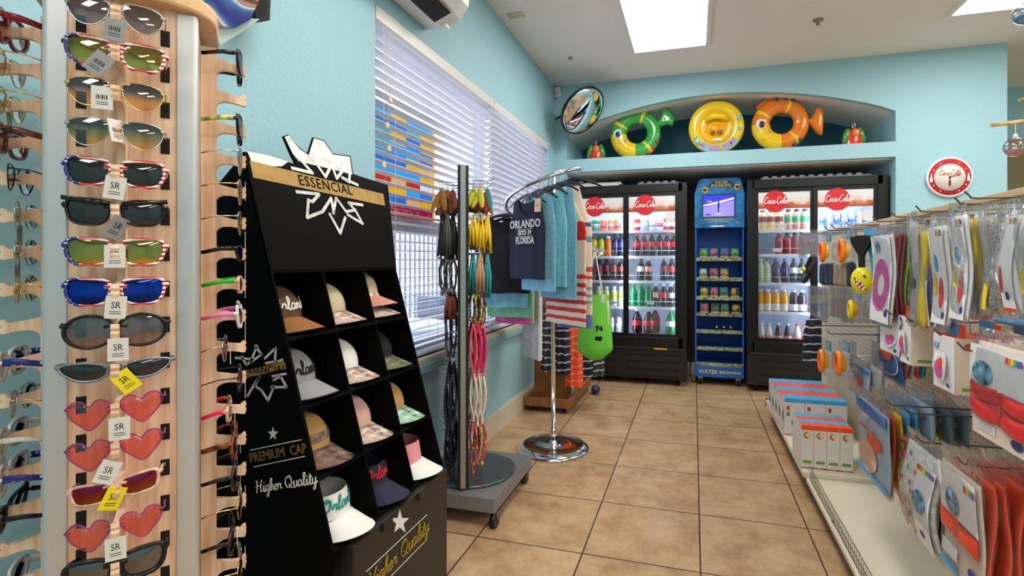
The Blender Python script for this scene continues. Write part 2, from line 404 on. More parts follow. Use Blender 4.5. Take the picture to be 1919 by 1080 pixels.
# ---- ceiling troffers
TRF = mat('troffer_frame', (235, 235, 232), .4); DIF = emit('troffer_light', (255, 251, 244), LAMP)
def troffer(x, y, lab):
    t = thing('ceiling_light', lab, 'light', (x, y, CZ), 0, 'recessed ceiling lights')
    o = [(-.305, -.61, 0), (.305, -.61, 0), (.305, .61, 0), (-.305, .61, 0)]; i_ = [(-.275, -.58, 0), (.275, -.58, 0), (.275, .58, 0), (-.275, .58, 0)]
    MB().ring(o, i_, (0, 0, -.018)).build('frame', TRF, t)
    MB().box((-.274, -.579, -.012), (.274, .579, -.004)).build('diffuser', DIF, t)
troffer(-.185, 3.59, 'bright ceiling light between the window blinds and the yellow float')
troffer(1.99, 3.56, 'bright ceiling light above the wall clock end of the gondola')
for x in (-.185, 1.99, 4.1):
    for y in (-1.4, 1.1): troffer(x, y, 'ceiling light panel over the front of the shop')
troffer(4.1, 3.56, 'ceiling light panel over the far hall')
t = thing('ceiling_sprinkler', 'small metal sprinkler head on the bare ceiling', 'sprinkler', (oP(1533, 37, V((0, 0, CZ)), V((0, 0, 1)))))
MB().lathe([(.035, 0), (.035, -.006), (.012, -.01), (.01, -.03)], 16).build('escutcheon', STEEL, t); MB().lathe([(.014, -.03), (.016, -.036), (.004, -.04)], 10).build('deflector', STEEL, t)
p = oP(967, 28, V((0, 0, CZ)), V((0, 0, 1)))
tag(MB().box((p.x-.06, p.y-.04, CZ-.006), (p.x+.06, p.y+.04, CZ)).build('ceiling_plate', mat('aged_plate', (206, 199, 160), .6), bevel=.003), 'yellowed blank cover plate on ceiling near the blinds', 'cover plate')
p = oP(1069, 108, V((0, 0, CZ)), V((0, 0, 1)))
tag(MB().lathe([(.02, 0), (.018, -.012), (.004, -.016)], 12, c=(p.x, p.y, CZ)).build('ceiling_hook', STEEL), 'tiny metal hook on ceiling near the convex mirror', 'hook')
p = oY(1047, 175, BY)
t = thing('motion_sensor', 'small white sensor in the corner above the convex mirror', 'sensor', (LX+.035, BY, p.z))
MB().box((-.03, -.05, -.05), (.03, 0, .05)).build('housing', WHITE, t, .012); MB().box((-.022, -.054, -.03), (.022, -.049, 0)).build('lens', mat('sensor_lens', (205, 205, 205), .3), t)

# ---- air conditioner above the window
t = thing('air_conditioner', 'white wall air conditioner above the window blinds', 'air conditioner', (LX, 1.9, 0))
prof = [(0, 2.36), (.10, 2.345), (.19, 2.385), (.235, 2.44), (.245, 2.52), (.23, 2.62), (.20, 2.66), (0, 2.66)]
MB().prism([(x, -.43, z) for x, z in prof], (0, .85, 0)).build('body', WHITE, t, .008)
MB().prism([(.185, -.36, 2.379), (.10, -.36, 2.3435), (.10, -.36, 2.3405), (.187, -.36, 2.3755)], (0, .68, 0)).build('air_slot', mat('slot_dark', (18, 18, 20), .6), t)
MB().prism([(.20, -.37, 2.384), (.238, -.37, 2.43), (.243, -.37, 2.427), (.204, -.37, 2.378)], (0, .70, 0)).build('louver', mat('louver_white', (214, 214, 212), .3), t)
MB().box((.11, .36, 2.337), (.14, .40, 2.352)).build('clip', WHITE, t)

# ---- blinds
SLAT = mat('blind_slat', (226, 224, 232), .45); CORD = mat('blind_cord', (226, 214, 176), .7)
def blind(y0, y1, tilt, lab, cords):
    t = thing('window_blind', lab, 'blind', (LX-.035, y0, 0)); L_ = y1-y0
    MB().box((-.03, 0, 2.235), (.03, L_, 2.283)).build('headrail', mat('headrail_white', (222, 218, 214), .35), t, .003)
    MB().box((.03, 0, 2.225), (.036, L_, 2.283)).build('valance', mat('headrail_white'), t)
    b = MB(); z = .752; R = M.Rotation(tilt, 3, 'Y')
    while z < 2.22:
        b.obox((0, L_/2, z), (.05, L_-.01, .0028), R); z += .0435
    b.build('slat_pattern', SLAT, t)
    MB().box((-.025, .005, .703), (.025, L_-.005, .722)).build('bottom_rail', SLAT, t, .004)
    for y in cords:
        for x in (-.026, .027): MB().cyl((x, y*L_, .76), (x, y*L_, 2.24), .0012, 5).build('ladder_cord', CORD, t)
    return t
t = blind(WY0+.008, 3.225, math.radians(-4), 'white slatted blind with tangled pull cords in front of the poster', (.12, .42, .72, .94))
for y, z in ((.06, 1.62), (.085, 1.80), (.10, 1.70), (.11, 1.92)):
    MB().cyl((.032, y, z), (.032, y, 2.24), .0012, 5).build('pull_cord', CORD, t)
    MB().lathe([(.004, .03), (.009, .02), (.011, .004), (.006, 0)], 10, c=(.032, y, z-.03)).build('tassel', mat('tassel_cream', (230, 222, 190), .5), t)
t = blind(3.235, WY1-.008, math.radians(-40), 'white slatted blind behind the spiral clothes rack', (.08, .36, .64, .92))
MB().cyl((.032, .1, 1.45), (.032, .1, 2.24), .0012, 5).build('pull_cord', CORD, t)
# poster on the window glass
t = thing('window_poster', 'colourful poster seen in strips behind the window blind', 'poster', (LX-.10, 0, 0))
pa, pb = oX(706, 185, LX-.10), oX(814, 420, LX-.10); y0, y1, z0, z1 = WY0-.03, pb.y, 1.335, 1.93
def pquad(b, a0, a1, c0, c1, mi, d):
    Y0 = y0+(y1-y0)*a0; Y1 = y0+(y1-y0)*a1; Z0 = z0+(z1-z0)*c0; Z1 = z0+(z1-z0)*c1
    b.quad((d, Y0, Z0), (d, Y1, Z0), (d, Y1, Z1), (d, Y0, Z1), mi)
def sheer(n, c):
    m, nn, bb, N, L = nodes(n); nn.nodes.remove(bb); d = N('BsdfDiffuse'); tl = N('BsdfTranslucent'); mx = N('MixShader'); mx.inputs[0].default_value = .6
    d.inputs[0].default_value = lin(c); tl.inputs[0].default_value = lin(c); L(d.outputs[0], mx.inputs[1]); L(tl.outputs[0], mx.inputs[2]); L(mx.outputs[0], nn.nodes['Material Output'].inputs[0]); return m
b = MB().quad((0, y0, z0), (0, y1, z0), (0, y1, z1), (0, y0, z1), 7)
for q in ((0, 1, 0, .05), (0, 1, .97, 1), (0, .04, .05, .97), (.97, 1, .05, .97)): pquad(b, *q, 0, .0005)
pquad(b, .04, .97, .05, .115, 1, .0006); pquad(b, .04, .97, .115, .2, 2, .0007); pass
for i in range(5):
    for j in range(9):
        k = (j+.5)/9; c_ = random.choice((3, 4, 3, 6, 8) if k > .6 else (4, 3, 5, 1, 7, 4, 5, 2, 0)); pquad(b, .04+.186*i, .04+.186*(i+1), .2+.77*j/9, .2+.77*(j+1)/9, c_, .0008)
b.build('print', [sheer('poster_yellow', (250, 196, 30)), sheer('poster_orange', (214, 60, 40)), sheer('poster_red', (190, 24, 62)), sheer('poster_blue', (60, 130, 206)),
                  sheer('poster_sky', (60, 180, 240)), sheer('poster_tan', (240, 190, 130)), sheer('poster_teal', (90, 190, 190)), sheer('poster_white', (236, 236, 238)), MATS['poster_yellow']], t)
text('Memories Photos from the Top', .05, MATS['poster_white'], t, (.0012, (y0+y1)/2, z0+.1), basis((0, 1, 0), (0, 0, 1)), sx=.62)
# ================================================================= drink coolers
COOL = mat('cooler_black', (12, 12, 13), .3); GRILLE = mat('grille_black', (30, 29, 28), .4); SLOT = mat('slot_deep', (5, 5, 5), .7)
LINER = mat('cooler_liner', (206, 214, 230), .35); SHELFW = mat('shelf_white', (232, 236, 242), .35); LED = emit('cooler_led', (225, 235, 255), 42)
DGLASS = clear('door_glass', (244, 248, 250), .05, .02)
REDC = mat('sign_red', (222, 36, 46), .4); SIGNW = mat('sign_white', (245, 245, 245), .4)
COLA = ramp_mat('sign_liquid', [(0, (120, 40, 24)), (.35, (176, 66, 30)), (.6, (206, 120, 74)), (.78, (240, 220, 205)), (1, (235, 236, 240))], 'Z', -.07, .07, .4, distort=.09)
FY = 4.90
ORD = ['first', 'second', 'third', 'fourth', 'fifth', 'sixth', 'seventh', 'eighth', 'ninth']
def cooler(lab, X0, W, gl, gt, gb, gr0, shelves, vent):
    t = thing('drink_cooler', lab, 'cooler', (X0, FY, 0)); H, D = 1.915, .6
    b = MB(); e = .035
    b.box((0, .05, .1), (e, D, H)).box((W-e, .05, .1), (W, D, H)).box((e, D-e, .1), (W-e, D, H)).box((e, .05, H-.10), (W-e, D-e, H)).box((e, .05, .1), (W-e, D-e, gb-.03))
    b.build('cabinet', COOL, t)
    b = MB(); q = .004
    b.quad((e, .1, gb-.028), (e, D-e-q, gb-.028), (e, D-e-q, H-.102), (e, .1, H-.102)); b.add([(e+q, .1, gb-.028), (e+q, D-e-q, gb-.028), (e+q, D-e-q, H-.105), (e+q, .1, H-.105)], [(0, 1, 2, 3)])
    b.add([(W-e-q, .1, gb-.028), (W-e-q, D-e-q, gb-.028), (W-e-q, D-e-q, H-.105), (W-e-q, .1, H-.105)], [(0, 1, 2, 3)])
    b.add([(e, D-e-q, gb-.028), (W-e, D-e-q, gb-.028), (W-e, D-e-q, H-.105), (e, D-e-q, H-.105)], [(0, 1, 2, 3)])
    b.add([(e, .1, gb-.026), (W-e, .1, gb-.026), (W-e, D-e, gb-.026), (e, D-e, gb-.026)], [(0, 1, 2, 3)])
    b.build('liner', LINER, t)
    fo = .0; b = MB()                                        # outer frame
    b.box((0, fo, gb-.135), (.06 if gl[0] > .07 else gl[0], .05, H)).box((W-(W-gl[3])*.75, fo, gb-.135), (W, .05, H)).box((.04, fo, gt+.035), (W-.04, .05, H)).box((.04, fo, gb-.135), (W-.04, .05, gb-.03))
    b.build('front_frame', COOL, t, .004)
    MB().box((.03, -.004, gb-.138), (W-.03, .002, gb-.131)).build('frame_trim', mat('trim_grey', (70, 70, 70), .4), t)
    MB().box((0, .012, .065), (W, .05, gb-.14)).build('kick_panel', GRILLE, t, .004)
    b = MB()
    for x0, x1 in ((.09, W*.42), (W*.5, W*.93)):
        for i in range(4):
            z = gb-.19-i*.068; b.box((x0, .006, z-.013), (x1, .0125, z))
    b.build('grille_slots', SLOT, t)
    for x in (.08, W-.08):
        for y in (.1, D-.08): MB().cyl((x, y, 0), (x, y, .1), .02, 10).build('foot', BLACK, t)
    b = MB(); b.box((vent[0], .06, H), (vent[1], .1, H+.018))
    n = int((vent[1]-vent[0])/.075)
    for i in range(n): b.box((vent[0]+.02+i*.075, .062, H+.018), (vent[0]+.06+i*.075, .098, H+.034))
    b.build('top_vent', mat('vent_grey', (150, 160, 168), .5), t)
    for k in range(2):
        x0, x1 = gl[2*k], gl[2*k+1]; y = .012 if k else .03; s = .035
        b = MB(); b.ring([(x0-s, y, gb-.03), (x1+s, y, gb-.03), (x1+s, y, gt+.035), (x0-s, y, gt+.035)], [(x0, y, gb), (x1, y, gb), (x1, y, gt), (x0, y, gt)], (0, .018, 0))
        d = b.build('sliding_door', COOL, t)
        MB().box((x0-.003, y+.008, gb-.003), (x1+.003, y+.012, gt+.003)).build('pane', DGLASS, d)
        zc = gt-.075
        so = MB().box((x0, -.002, -.072), (x1, .002, .075)).build('header_sign', COLA, d); so.location = (0, y+.005, zc)
        cx = x0+(x1-x0)*(.33 if k == 0 else .36)
        MB().lathe([(.098, 0), (.098, .003)], 30, c=(cx, y+.002, zc-.008), R=basis((1, 0, 0), (0, 0, 1))).build('logo_disc', REDC, d)
        script('Coca-Cola', .06, SIGNW, d, (cx, y-.0025, zc-.002), basis((1, 0, 0), (0, 0, 1)), .06, .2, fat=.56)
        text('ICE COLD', .032, SIGNW, d, (x0+(x1-x0)*.8, y+.0015, zc-.008), basis((1, 0, 0), (0, 0, 1)), sx=.9, sp=1.25)
    for x in ((gl[1]+gl[2])/2, W-.045): MB().box((x-.008, .065, gb), (x+.008, .075, gt)).build('light_strip', LED, t)
    MB().box((.05, .09, H-.12), (W-.05, .115, H-.108)).build('top_lamp', LED, t)
    for z in shelves:
        b = MB(); b.box((e+.006, .10, z-.012), (W-e-.006, D-e-.01, z-.004)).box((e+.006, .085, z-.022), (W-e-.006, .10, z+.004)); sh = b.build('shelf', SHELFW, t)
        b = MB()
        for zz in (.055,): b.cyl((e+.006, .088, z+zz), (W-e-.006, .088, z+zz), .0025, 6)
        for x in (e+.02, W*.25, W*.5, W*.75, W-e-.02): b.cyl((x, .088, z), (x, .088, z+.055), .002, 6)
        b.build('front_rail', SHELFW, sh)
    return t
G1 = [oY(u, 490, FY).x+1.185 for u in (1088, 1167, 1178, 1265)]; G2 = [oY(u, 490, FY).x-.466 for u in (1422, 1520, 1533, 1638)]
SY = FY+.09
SH1 = [oY(1220, v, SY).z for v in (432, 480.5, 527, 576)]+[.470]; SH2 = [oY(1470, v, SY).z for v in (431.5, 477, 531, 585.5)]+[.470]
c1 = cooler('black two-door drink cooler by the clothes rack, three quarters stocked', -1.185, 1.125, G1, 1.80, .49, .06, SH1[:4], (.66, 1.05))
c2 = cooler('black two-door drink cooler partly hidden behind the pegboard gondola', .466, 1.115, G2, 1.80, .49, .06, SH2[:4], (.12, 1.0))
# price tickets on the glass
for c, x, z in ((c1, G1[3]-.05, 1.60), (c2, G2[3]-.045, 1.58)):
    MB().box((x-.035, .0175, z-.05), (x+.035, .019, z+.04)).build('door_notice', mat('paper', (238, 234, 230), .7), c)
tag(MB().box((-1.16, FY+.03, 1.9155), (-.70, FY+.42, 1.932)).build('foam_board', mat('foam_white', (232, 230, 222), .7), bevel=.003), 'white flat board lying beneath another on the cooler by the clothes', 'board')
tag(MB().box((-1.08, FY+.06, 1.9325), (-.68, FY+.40, 1.957)).build('foam_board', mat('foam_white'), bevel=.003), 'upper white flat board on top of the cooler by the clothes', 'board')

def gl_(n, c, r=.2): return mat(n, c, r, coat=.4)
CAPS = {k: gl_('cap_'+k, c, .4) for k, c in dict(red=(206, 30, 40), white=(238, 238, 238), black=(20, 20, 22), green=(40, 150, 70), blue=(40, 110, 200), orange=(246, 100, 34), gold=(214, 150, 50)).items()}
LIQ = {k: gl_('drink_'+k, c, .12) for k, c in dict(cola=(34, 17, 13), green=(12, 120, 66), yellow=(248, 216, 26), lime=(196, 208, 44), orange=(236, 120, 40), amber=(246, 172, 22), purple=(56, 22, 42), red=(150, 16, 34), pale=(206, 214, 176), clearish=(196, 206, 170), blue=(24, 30, 64), milk=(226, 220, 206), cocoa=(92, 62, 48), juice=(238, 190, 110), rose=(190, 120, 100)).items()}
LBL = {k: gl_('label_'+k, c, .4) for k, c in dict(red=(206, 26, 40), white=(236, 236, 238), silver=(190, 194, 204), dkred=(140, 34, 40), yellow=(240, 210, 60), navy=(60, 64, 130), green=(40, 150, 84), orange=(240, 120, 60), pink=(226, 150, 150), pale=(232, 226, 190), lemon=(206, 200, 60), blue=(40, 110, 190), teal=(90, 160, 170)).items()}
ALU = mat('can_aluminium', (205, 208, 212), .25, 1)
MESHC = {}
def drink(kind, liq, lbl, cap, loc, label, group):
    key = (kind, liq, lbl, cap)
    if key in MESHC: return dup(MESHC[key], loc, 0, label, group)
    nm = {'can': 'drink_can', 'slim': 'drink_can', 'two': 'large_drink_bottle', 'mini': 'small_drink_bottle'}.get(kind, 'drink_bottle')
    t = thing(nm, label, 'can' if 'can' in nm else 'bottle', loc, 0, group)
    P = {'soda': ([(.022, 0), (.034, .008), (.035, .06), (.031, .09), (.035, .115), (.035, .14), (.026, .17), (.014, .19), (.0125, .2)], .0358, (.09, .14), .0145, .205, .018),
         'juice': ([(.03, 0), (.036, .006), (.036, .06), (.034, .075), (.036, .09), (.035, .14), (.026, .165), (.019, .172), (.018, .18)], .0368, (.012, .07), .021, .18, .02),
         'tall': ([(.03, 0), (.034, .006), (.034, .13), (.03, .145), (.022, .158), (.016, .166), (.016, .175)], .0348, (.08, .128), .019, .175, .018),
         'mini': ([(.026, 0), (.032, .006), (.033, .05), (.027, .075), (.02, .1), (.014, .12), (.013, .128)], .0336, (.008, .035), .017, .128, .018),
         'two': ([(.04, 0), (.048, .01), (.049, .06), (.0455, .085), (.049, .11), (.048, .145), (.03, .19), (.015, .215), (.0125, .226)], .0498, (.085, .135), .0158, .226, .017)}
    if kind in ('can', 'slim'):
        h = .121 if kind == 'can' else .155; r = .033 if kind == 'can' else .0265
        MB().lathe([(r*.8, 0), (r, .008), (r, h-.016), (r*.83, h-.004)], 18).build('body', LBL[lbl], t)
        MB().lathe([(r*.83, h-.004), (r*.85, h), (r*.78, h-.001), (r*.75, h-.005), (0.0001, h-.005)], 18).build('lid', ALU, t)
        MB().lathe([(r*1.004, h*.3), (r*1.004, h*.62)], 18).build('label_band', LBL[liq], t)
    else:
        pr, lr, (a, c), cr, cz, chh = P[kind]
        MB().lathe(pr, 16).build('body', LIQ[liq], t)
        if lbl: MB().lathe([(lr-.0006, a), (lr, a+.002), (lr, c-.002), (lr-.0006, c)], 16).build('label_band', LBL[lbl], t)
        MB().lathe([(cr, cz-.002), (cr, cz+chh-.003), (cr*.9, cz+chh)], 12).build('cap', CAPS[cap], t)
    MESHC[key] = t; return t
def fill(items, shelf, bay, cooler_, row, grp, y=.20, ref='the frame'):
    for i, (u, kind, liq, lbl, cap, desc) in enumerate(items):
        dy = random.uniform(-.004, .004); p = oY(u, 490, FY+y-.04)
        drink(kind, liq, lbl, cap, (p.x, FY+y-.04+dy, shelf-.003+(.0035 if row != 'bottom' else 0)), f'{desc}, {ORD[i]} from {ref}, {row} shelf, {bay} of {cooler_}', grp)
R1, R2, W1, W2 = 'ball-rack side', 'clothes side', 'window cooler', 'gondola-side cooler'
D1 = 'the centre bar'; D2 = 'the clothes'; D3 = 'the ball rack'
fill([(1194, 'can', 'white', 'red', 0, 'red can'), (1209, 'can', 'white', 'silver', 0, 'silver can'), (1222, 'can', 'silver', 'white', 0, 'white can'), (1236, 'can', 'red', 'white', 0, 'red-banded white can'), (1250, 'can', 'white', 'red', 0, 'red can'), (1262, 'can', 'white', 'dkred', 0, 'dark red can')], SH1[0], R1, W1, 'top', 'cans on the top shelf', ref=D1)
fill([(u, 'soda', 'cola', 'red', 'red', 'red-label cola bottle') for u in (1193, 1207, 1221.5, 1236, 1250, 1263.5)], SH1[1], R1, W1, 'second', 'red cola bottles', ref=D1)
fill([(1201, 'soda', 'cola', 'white', 'black', 'white-label cola bottle'), (1215.5, 'soda', 'cola', 'pink', 'white', 'white-capped cola bottle'), (1244, 'soda', 'cola', 'dkred', 'red', 'red-capped cola bottle'), (1258.5, 'soda', 'cola', 'red', 'black', 'black-capped cola bottle')], SH1[2], R1, W1, 'third', 'cola bottles on the third shelf', ref=D1)
fill([(1187, 'soda', 'green', None, 'green', 'green bottle'), (1201, 'soda', 'green', None, 'green', 'green bottle'), (1215, 'soda', 'green', None, 'green', 'green bottle'), (1229, 'soda', 'cola', 'pink', 'white', 'pink-label cola bottle'), (1243.5, 'soda', 'cola', 'red', 'white', 'red-label white-capped bottle'), (1257.5, 'soda', 'cola', 'silver', 'white', 'silver-label bottle')], SH1[3], R1, W1, 'fourth', 'bottles on the fourth shelf', ref=D1)
fill([(1194, 'two', 'cola', 'red', 'white', 'large cola bottle'), (1216, 'two', 'cola', 'red', 'white', 'large cola bottle'), (1257, 'two', 'green', 'white', 'green', 'large green bottle')], SH1[4], R1, W1, 'bottom', 'large bottles on the cooler floor', ref=D1)
p = oY(1228, 490, FY+.30); drink('two', 'cocoa', 'red', 'white', (p.x, FY+.30, SH1[4]-.003), 'brown large bottle behind the front row on the floor of window cooler', 'large bottles on the cooler floor')
fill([(1094, 'can', 'blue', 'green', 0, 'blue-green can'), (1106, 'can', 'blue', 'green', 0, 'blue-green can'), (1118, 'can', 'silver', 'green', 0, 'silver-banded green can'), (1131, 'can', 'red', 'orange', 0, 'orange can'), (1145, 'can', 'pink', 'orange', 0, 'pink-banded orange can'), (1158, 'can', 'red', 'orange', 0, 'orange can')], SH1[0], R2, W1, 'top', 'cans on the top shelf', ref=D2)
fill([(1099, 'juice', 'yellow', None, 'green', 'yellow juice bottle'), (1113.5, 'juice', 'yellow', 'lemon', 'green', 'yellow juice bottle'), (1127, 'juice', 'lime', 'yellow', 'green', 'lime juice bottle'), (1140, 'juice', 'orange', None, 'white', 'orange drink bottle'), (1153, 'soda', 'blue', 'navy', 'black', 'navy-label bottle'), (1164.5, 'soda', 'blue', 'navy', 'black', 'navy-label bottle')], SH1[1], R2, W1, 'second', 'juice bottles on the second shelf', ref=D2)
fill([(u, 'soda', 'cola', 'dkred', 'black', 'dark red-label bottle') for u in (1123, 1136.5, 1150.5, 1163.5)], SH1[2], R2, W1, 'third', 'dark bottles on the third shelf', ref=D2)
fill([(u, 'tall', 'pale', 'lemon', 'white', 'pale lemonade bottle') for u in (1122, 1136.5, 1151, 1164)], SH1[3], R2, W1, 'fourth', 'lemonade bottles', ref=D2)
fill([(u, 'slim', 'white', 'silver', 0, 'small silver can') for u in (1131, 1146, 1159)], SH1[4], R2, W1, 'bottom', 'silver cans on the cooler floor', ref=D2)
for k, y in enumerate((.26, .33)):
    for i, u in enumerate((1133, 1146, 1158)):
        p = oY(u+3*k, 490, FY+y); drink('slim', 'white', 'silver', 0, (p.x, FY+y, SH1[4]-.003), 'silver can standing behind the front row on the floor of window cooler', 'silver cans behind the front row')
D4 = 'the frame'
fill([(1429, 'tall', 'juice', 'dkred', 'gold', 'pale yellow bottle'), (1444.5, 'tall', 'juice', 'dkred', 'gold', 'pale yellow bottle'), (1460, 'tall', 'juice', 'dkred', 'gold', 'pale yellow bottle'), (1477, 'tall', 'rose', 'green', 'black', 'green-label bottle'), (1493, 'tall', 'rose', 'green', 'black', 'green-label bottle'), (1508, 'tall', 'rose', 'green', 'black', 'green-label bottle')], SH2[0], R1, W2, 'top', 'bottles on the top shelf', ref=D3)
fill([(u, 'juice', 'red', None, 'red' if u < 1470 else 'black', 'red drink bottle') for u in (1460, 1475.5, 1490, 1504)], SH2[1], R1, W2, 'second', 'red drink bottles', ref=D3)
fill([(1425, 'soda', 'clearish', None, 'white', 'clear bottle'), (1437, 'soda', 'clearish', None, 'green', 'green-capped bottle'), (1454, 'soda', 'purple', 'navy', 'blue', 'blue-capped bottle'), (1470.5, 'soda', 'purple', 'navy', 'blue', 'blue-capped bottle'), (1487, 'soda', 'cola', 'white', 'black', 'white-label dark bottle'), (1502.5, 'soda', 'cola', 'white', 'black', 'white-label dark bottle')], SH2[2], R1, W2, 'third', 'bottles on the third shelf', ref=D3)
fill([(1424.5, 'juice', 'amber', 'white', 'white', 'orange juice bottle'), (1438, 'juice', 'amber', 'white', 'white', 'orange juice bottle'), (1454, 'juice', 'amber', 'white', 'white', 'orange juice bottle'), (1470, 'juice', 'amber', 'white', 'white', 'orange juice bottle'), (1487, 'juice', 'purple', 'white', 'white', 'purple juice bottle'), (1503, 'juice', 'purple', 'white', 'white', 'purple juice bottle')], SH2[3], R1, W2, 'fourth', 'juice bottles', ref=D3)
fill([(1426.5, 'mini', 'milk', 'pink', 'white', 'white milk bottle'), (1441, 'mini', 'milk', 'pink', 'white', 'white milk bottle'), (1458.5, 'mini', 'cocoa', 'pink', 'white', 'brown milk bottle'), (1476, 'mini', 'cocoa', 'pink', 'white', 'brown milk bottle'), (1494, 'mini', 'milk', 'pink', 'orange', 'orange-capped milk bottle'), (1509, 'mini', 'milk', 'red', 'orange', 'orange-capped red-label bottle')], SH2[4], R1, W2, 'bottom', 'milk bottles', ref=D3)
fill([(1541+13.5*i, 'slim', 'silver' if i % 2 else 'blue', 'silver', 0, ('silver' if i % 2 else 'blue')+'-banded can') for i in range(7)], SH2[0], 'clock side', W2, 'top', 'slim silver cans', ref=D1)
# shelf price tickets
for c, X0, x, z in ((c1, -1.185, oY(1218, 0, FY).x, SH1[3]+.045), (c1, -1.185, oY(1123, 0, FY).x, SH1[1]+.06), (c2, .466, oY(1468, 0, FY).x, SH2[0]+.035), (c2, .466, oY(1459, 0, FY).x, SH2[1]+.04)):
    MB().box((x-X0-.035, .078, z-.018), (x-X0+.035, .0815, z+.018)).build('price_ticket', mat('paper'), c)
tag(MB().box((-.36, FY-.006, .348), (-.24, FY-.0045, .36)).build('cooler_sticker', mat('sticker_yellow', (226, 190, 20), .5)), 'yellow strip sticker on the sill of window cooler', 'sticker')

# ================================================================= ball rack between the coolers
KX, KY, KW = .012, 5.06, .44
BLUE = mat('rack_blue', (16, 98, 190), .35); BLUED = mat('rack_blue_print', (24, 116, 176), .35, noise=.35, nscale=9); GOLD = mat('print_gold', (226, 196, 60), .5); MIX = mat('lip_print', (110, 120, 96), .5, noise=.6, nscale=40)
t = thing('ball_rack', 'tall blue ball display rack with a screen, between the two coolers', 'display rack', (KX, KY, 0))
zs = [oY(1350, v, KY).z for v in (485, 522.6, 558.6, 589, 621, 653, 683)]
zh = oY(1350, 427, KY).z; RH = 1.965
b = MB(); b.box((0, 0, .08), (.015, .34, zh)).box((KW-.015, 0, .08), (KW, .34, zh)).box((.015, .325, .08), (KW-.015, .34, zh)); b.build('side_walls', BLUE, t)
b = MB(); pts = [(-.004, -.02, zh), (KW+.004, -.02, zh), (KW+.004, -.02, RH-.14), (KW-.03, -.02, RH-.02), (KW-.06, -.02, RH), (.06, -.02, RH), (.03, -.02, RH-.02), (-.004, -.02, RH-.14)]
b.prism(pts, (0, .3, 0)); hd = b.build('header', BLUED, t, .003)
sx0, sx1 = oY(1318, 0, KY-.02).x-KX, oY(1375.5, 0, KY-.02).x-KX; sz0, sz1 = oY(1350, 406, KY-.02).z, oY(1350, 366, KY-.02).z
MB().ring([(sx0-.012, -.021, sz0-.012), (sx1+.012, -.021, sz0-.012), (sx1+.012, -.021, sz1+.012), (sx0-.012, -.021, sz1+.012)], [(sx0, -.021, sz0), (sx1, -.021, sz0), (sx1, -.021, sz1), (sx0, -.021, sz1)], (0, -.008, 0)).build('screen_bezel', mat('bezel_blue', (16, 60, 110), .4), hd)
def emat(n, c, s=1.0): return emit(n, c, s)
b = MB(); w_, h_ = sx1-sx0, sz1-sz0; q = lambda x, z, k=0: (sx0+w_*x, -.0215-.0002*k, sz0+h_*z)
b.quad(q(0, 0), q(1, 0), q(1, 1), q(0, 1), 0)
b.poly([q(0, .45, 1), q(1, .75, 1), q(1, 1, 1), q(0, 1, 1)], 1); b.poly([q(0, .5, 2), q(.5, .62, 2), q(1, .8, 2), q(1, .88, 2), (q(.5, .72, 2)), q(0, .56, 2)], 2)
for x, z, r1, r2, mi in ((.5, .55, .03, .22, 3), (.49, .3, .02, .16, 3), (.5, .82, .02, .05, 3), (.15, .1, .1, .03, 3), (.5, .12, .12, .02, 2), (.2, .72, .09, .015, 2)):
    b.poly([q(x+r1*math.cos(k*PI/6), z+r2*math.sin(k*PI/6), 3) for k in range(12)], mi)
b.build('screen', [emat('screen_violet', (120, 112, 226), .9), emat('screen_blue', (50, 50, 214), .9), emat('screen_pale', (206, 206, 250), 1), emat('screen_dark', (40, 30, 96), .5)], hd)
RB = basis((1, 0, 0), (0, 0, 1))
b = MB(); zt = RH-.055
b.poly([(KW*.3, -.0205, zt-.03), (KW*.8, -.0205, zt-.035), (KW*.86, -.0205, zt-.02), (KW*.7, -.0205, zt+.03), (KW*.4, -.0205, zt+.025), (KW*.25, -.0205, zt-.015)])
b.build('banner_print', mat('banner_navy', (24, 70, 110), .5), hd)
text('WATER', .034, GOLD, hd, (KW*.53, -.0215, zt+.012), RB, shear=.2, bold=.001); text('BOUNCING', .034, GOLD, hd, (KW*.53, -.0215, zt-.016), RB, shear=.2, bold=.001)
for x, z, r in ((.09, zt-.055, .03), (KW-.06, zt-.035, .03)):
    MB().ell((x, -.022, z), (r, .006, r), n=14).build('ball_print', GOLD, hd); MB().ell((x, -.029, z), (r*.6, .002, r*.4), n=12).build('ball_mark', mat('mark_dark', (40, 40, 40), .5), hd)
text('BOUNCES ON WATER', .026, GOLD, hd, (KW*.5, -.0215, zh+.085), RB, bold=.001); text('CHOOSE YOUR BALL', .02, GOLD, hd, (KW*.5, -.0215, zh+.058), RB); text('20/4', .022, GOLD, hd, (KW*.88, -.0215, zh+.045), RB)
MB().box((KW*.33, -.0215, zh+.008), (KW*.6, -.0203, zh+.02)).build('price_strip', mat('paper'), hd)
for z in zs:
    sh = MB().box((.015, .0, z-.012), (KW-.015, .325, z)).build('shelf', BLUE, t)
    MB().box((.012, -.008, z-.022), (KW-.012, 0, z+.012)).build('lip', MIX, sh)
b = MB(); zb = oY(1350, 708, KY).z
b.box((0, -.01, zb), (KW, .3, zs[-1]-.025)); bp = b.build('base_panel', BLUE, t, .004)
text('WATER', .05, GOLD, bp, (KW*.27, -.0115, (zb+zs[-1])/2-.012), RB, bold=.001); text('BOUNCING', .036, GOLD, bp, (KW*.72, -.0115, (zb+zs[-1])/2-.012), RB, bold=.001)
for x in (.05, KW-.05):
    for y in (.04, .28):
        MB().cyl((x-.015, y, .03), (x+.015, y, .03), .03, 12).build('caster', BLACK, t); MB().box((x-.02, y-.012, .03), (x+.02, y+.012, zb)).build('caster_fork', STEEL, t)
CLR = clear('clear_pack', (246, 250, 252), .1, .1); CARD = mat('card_orange', (206, 170, 90), .5, noise=.3, nscale=60)
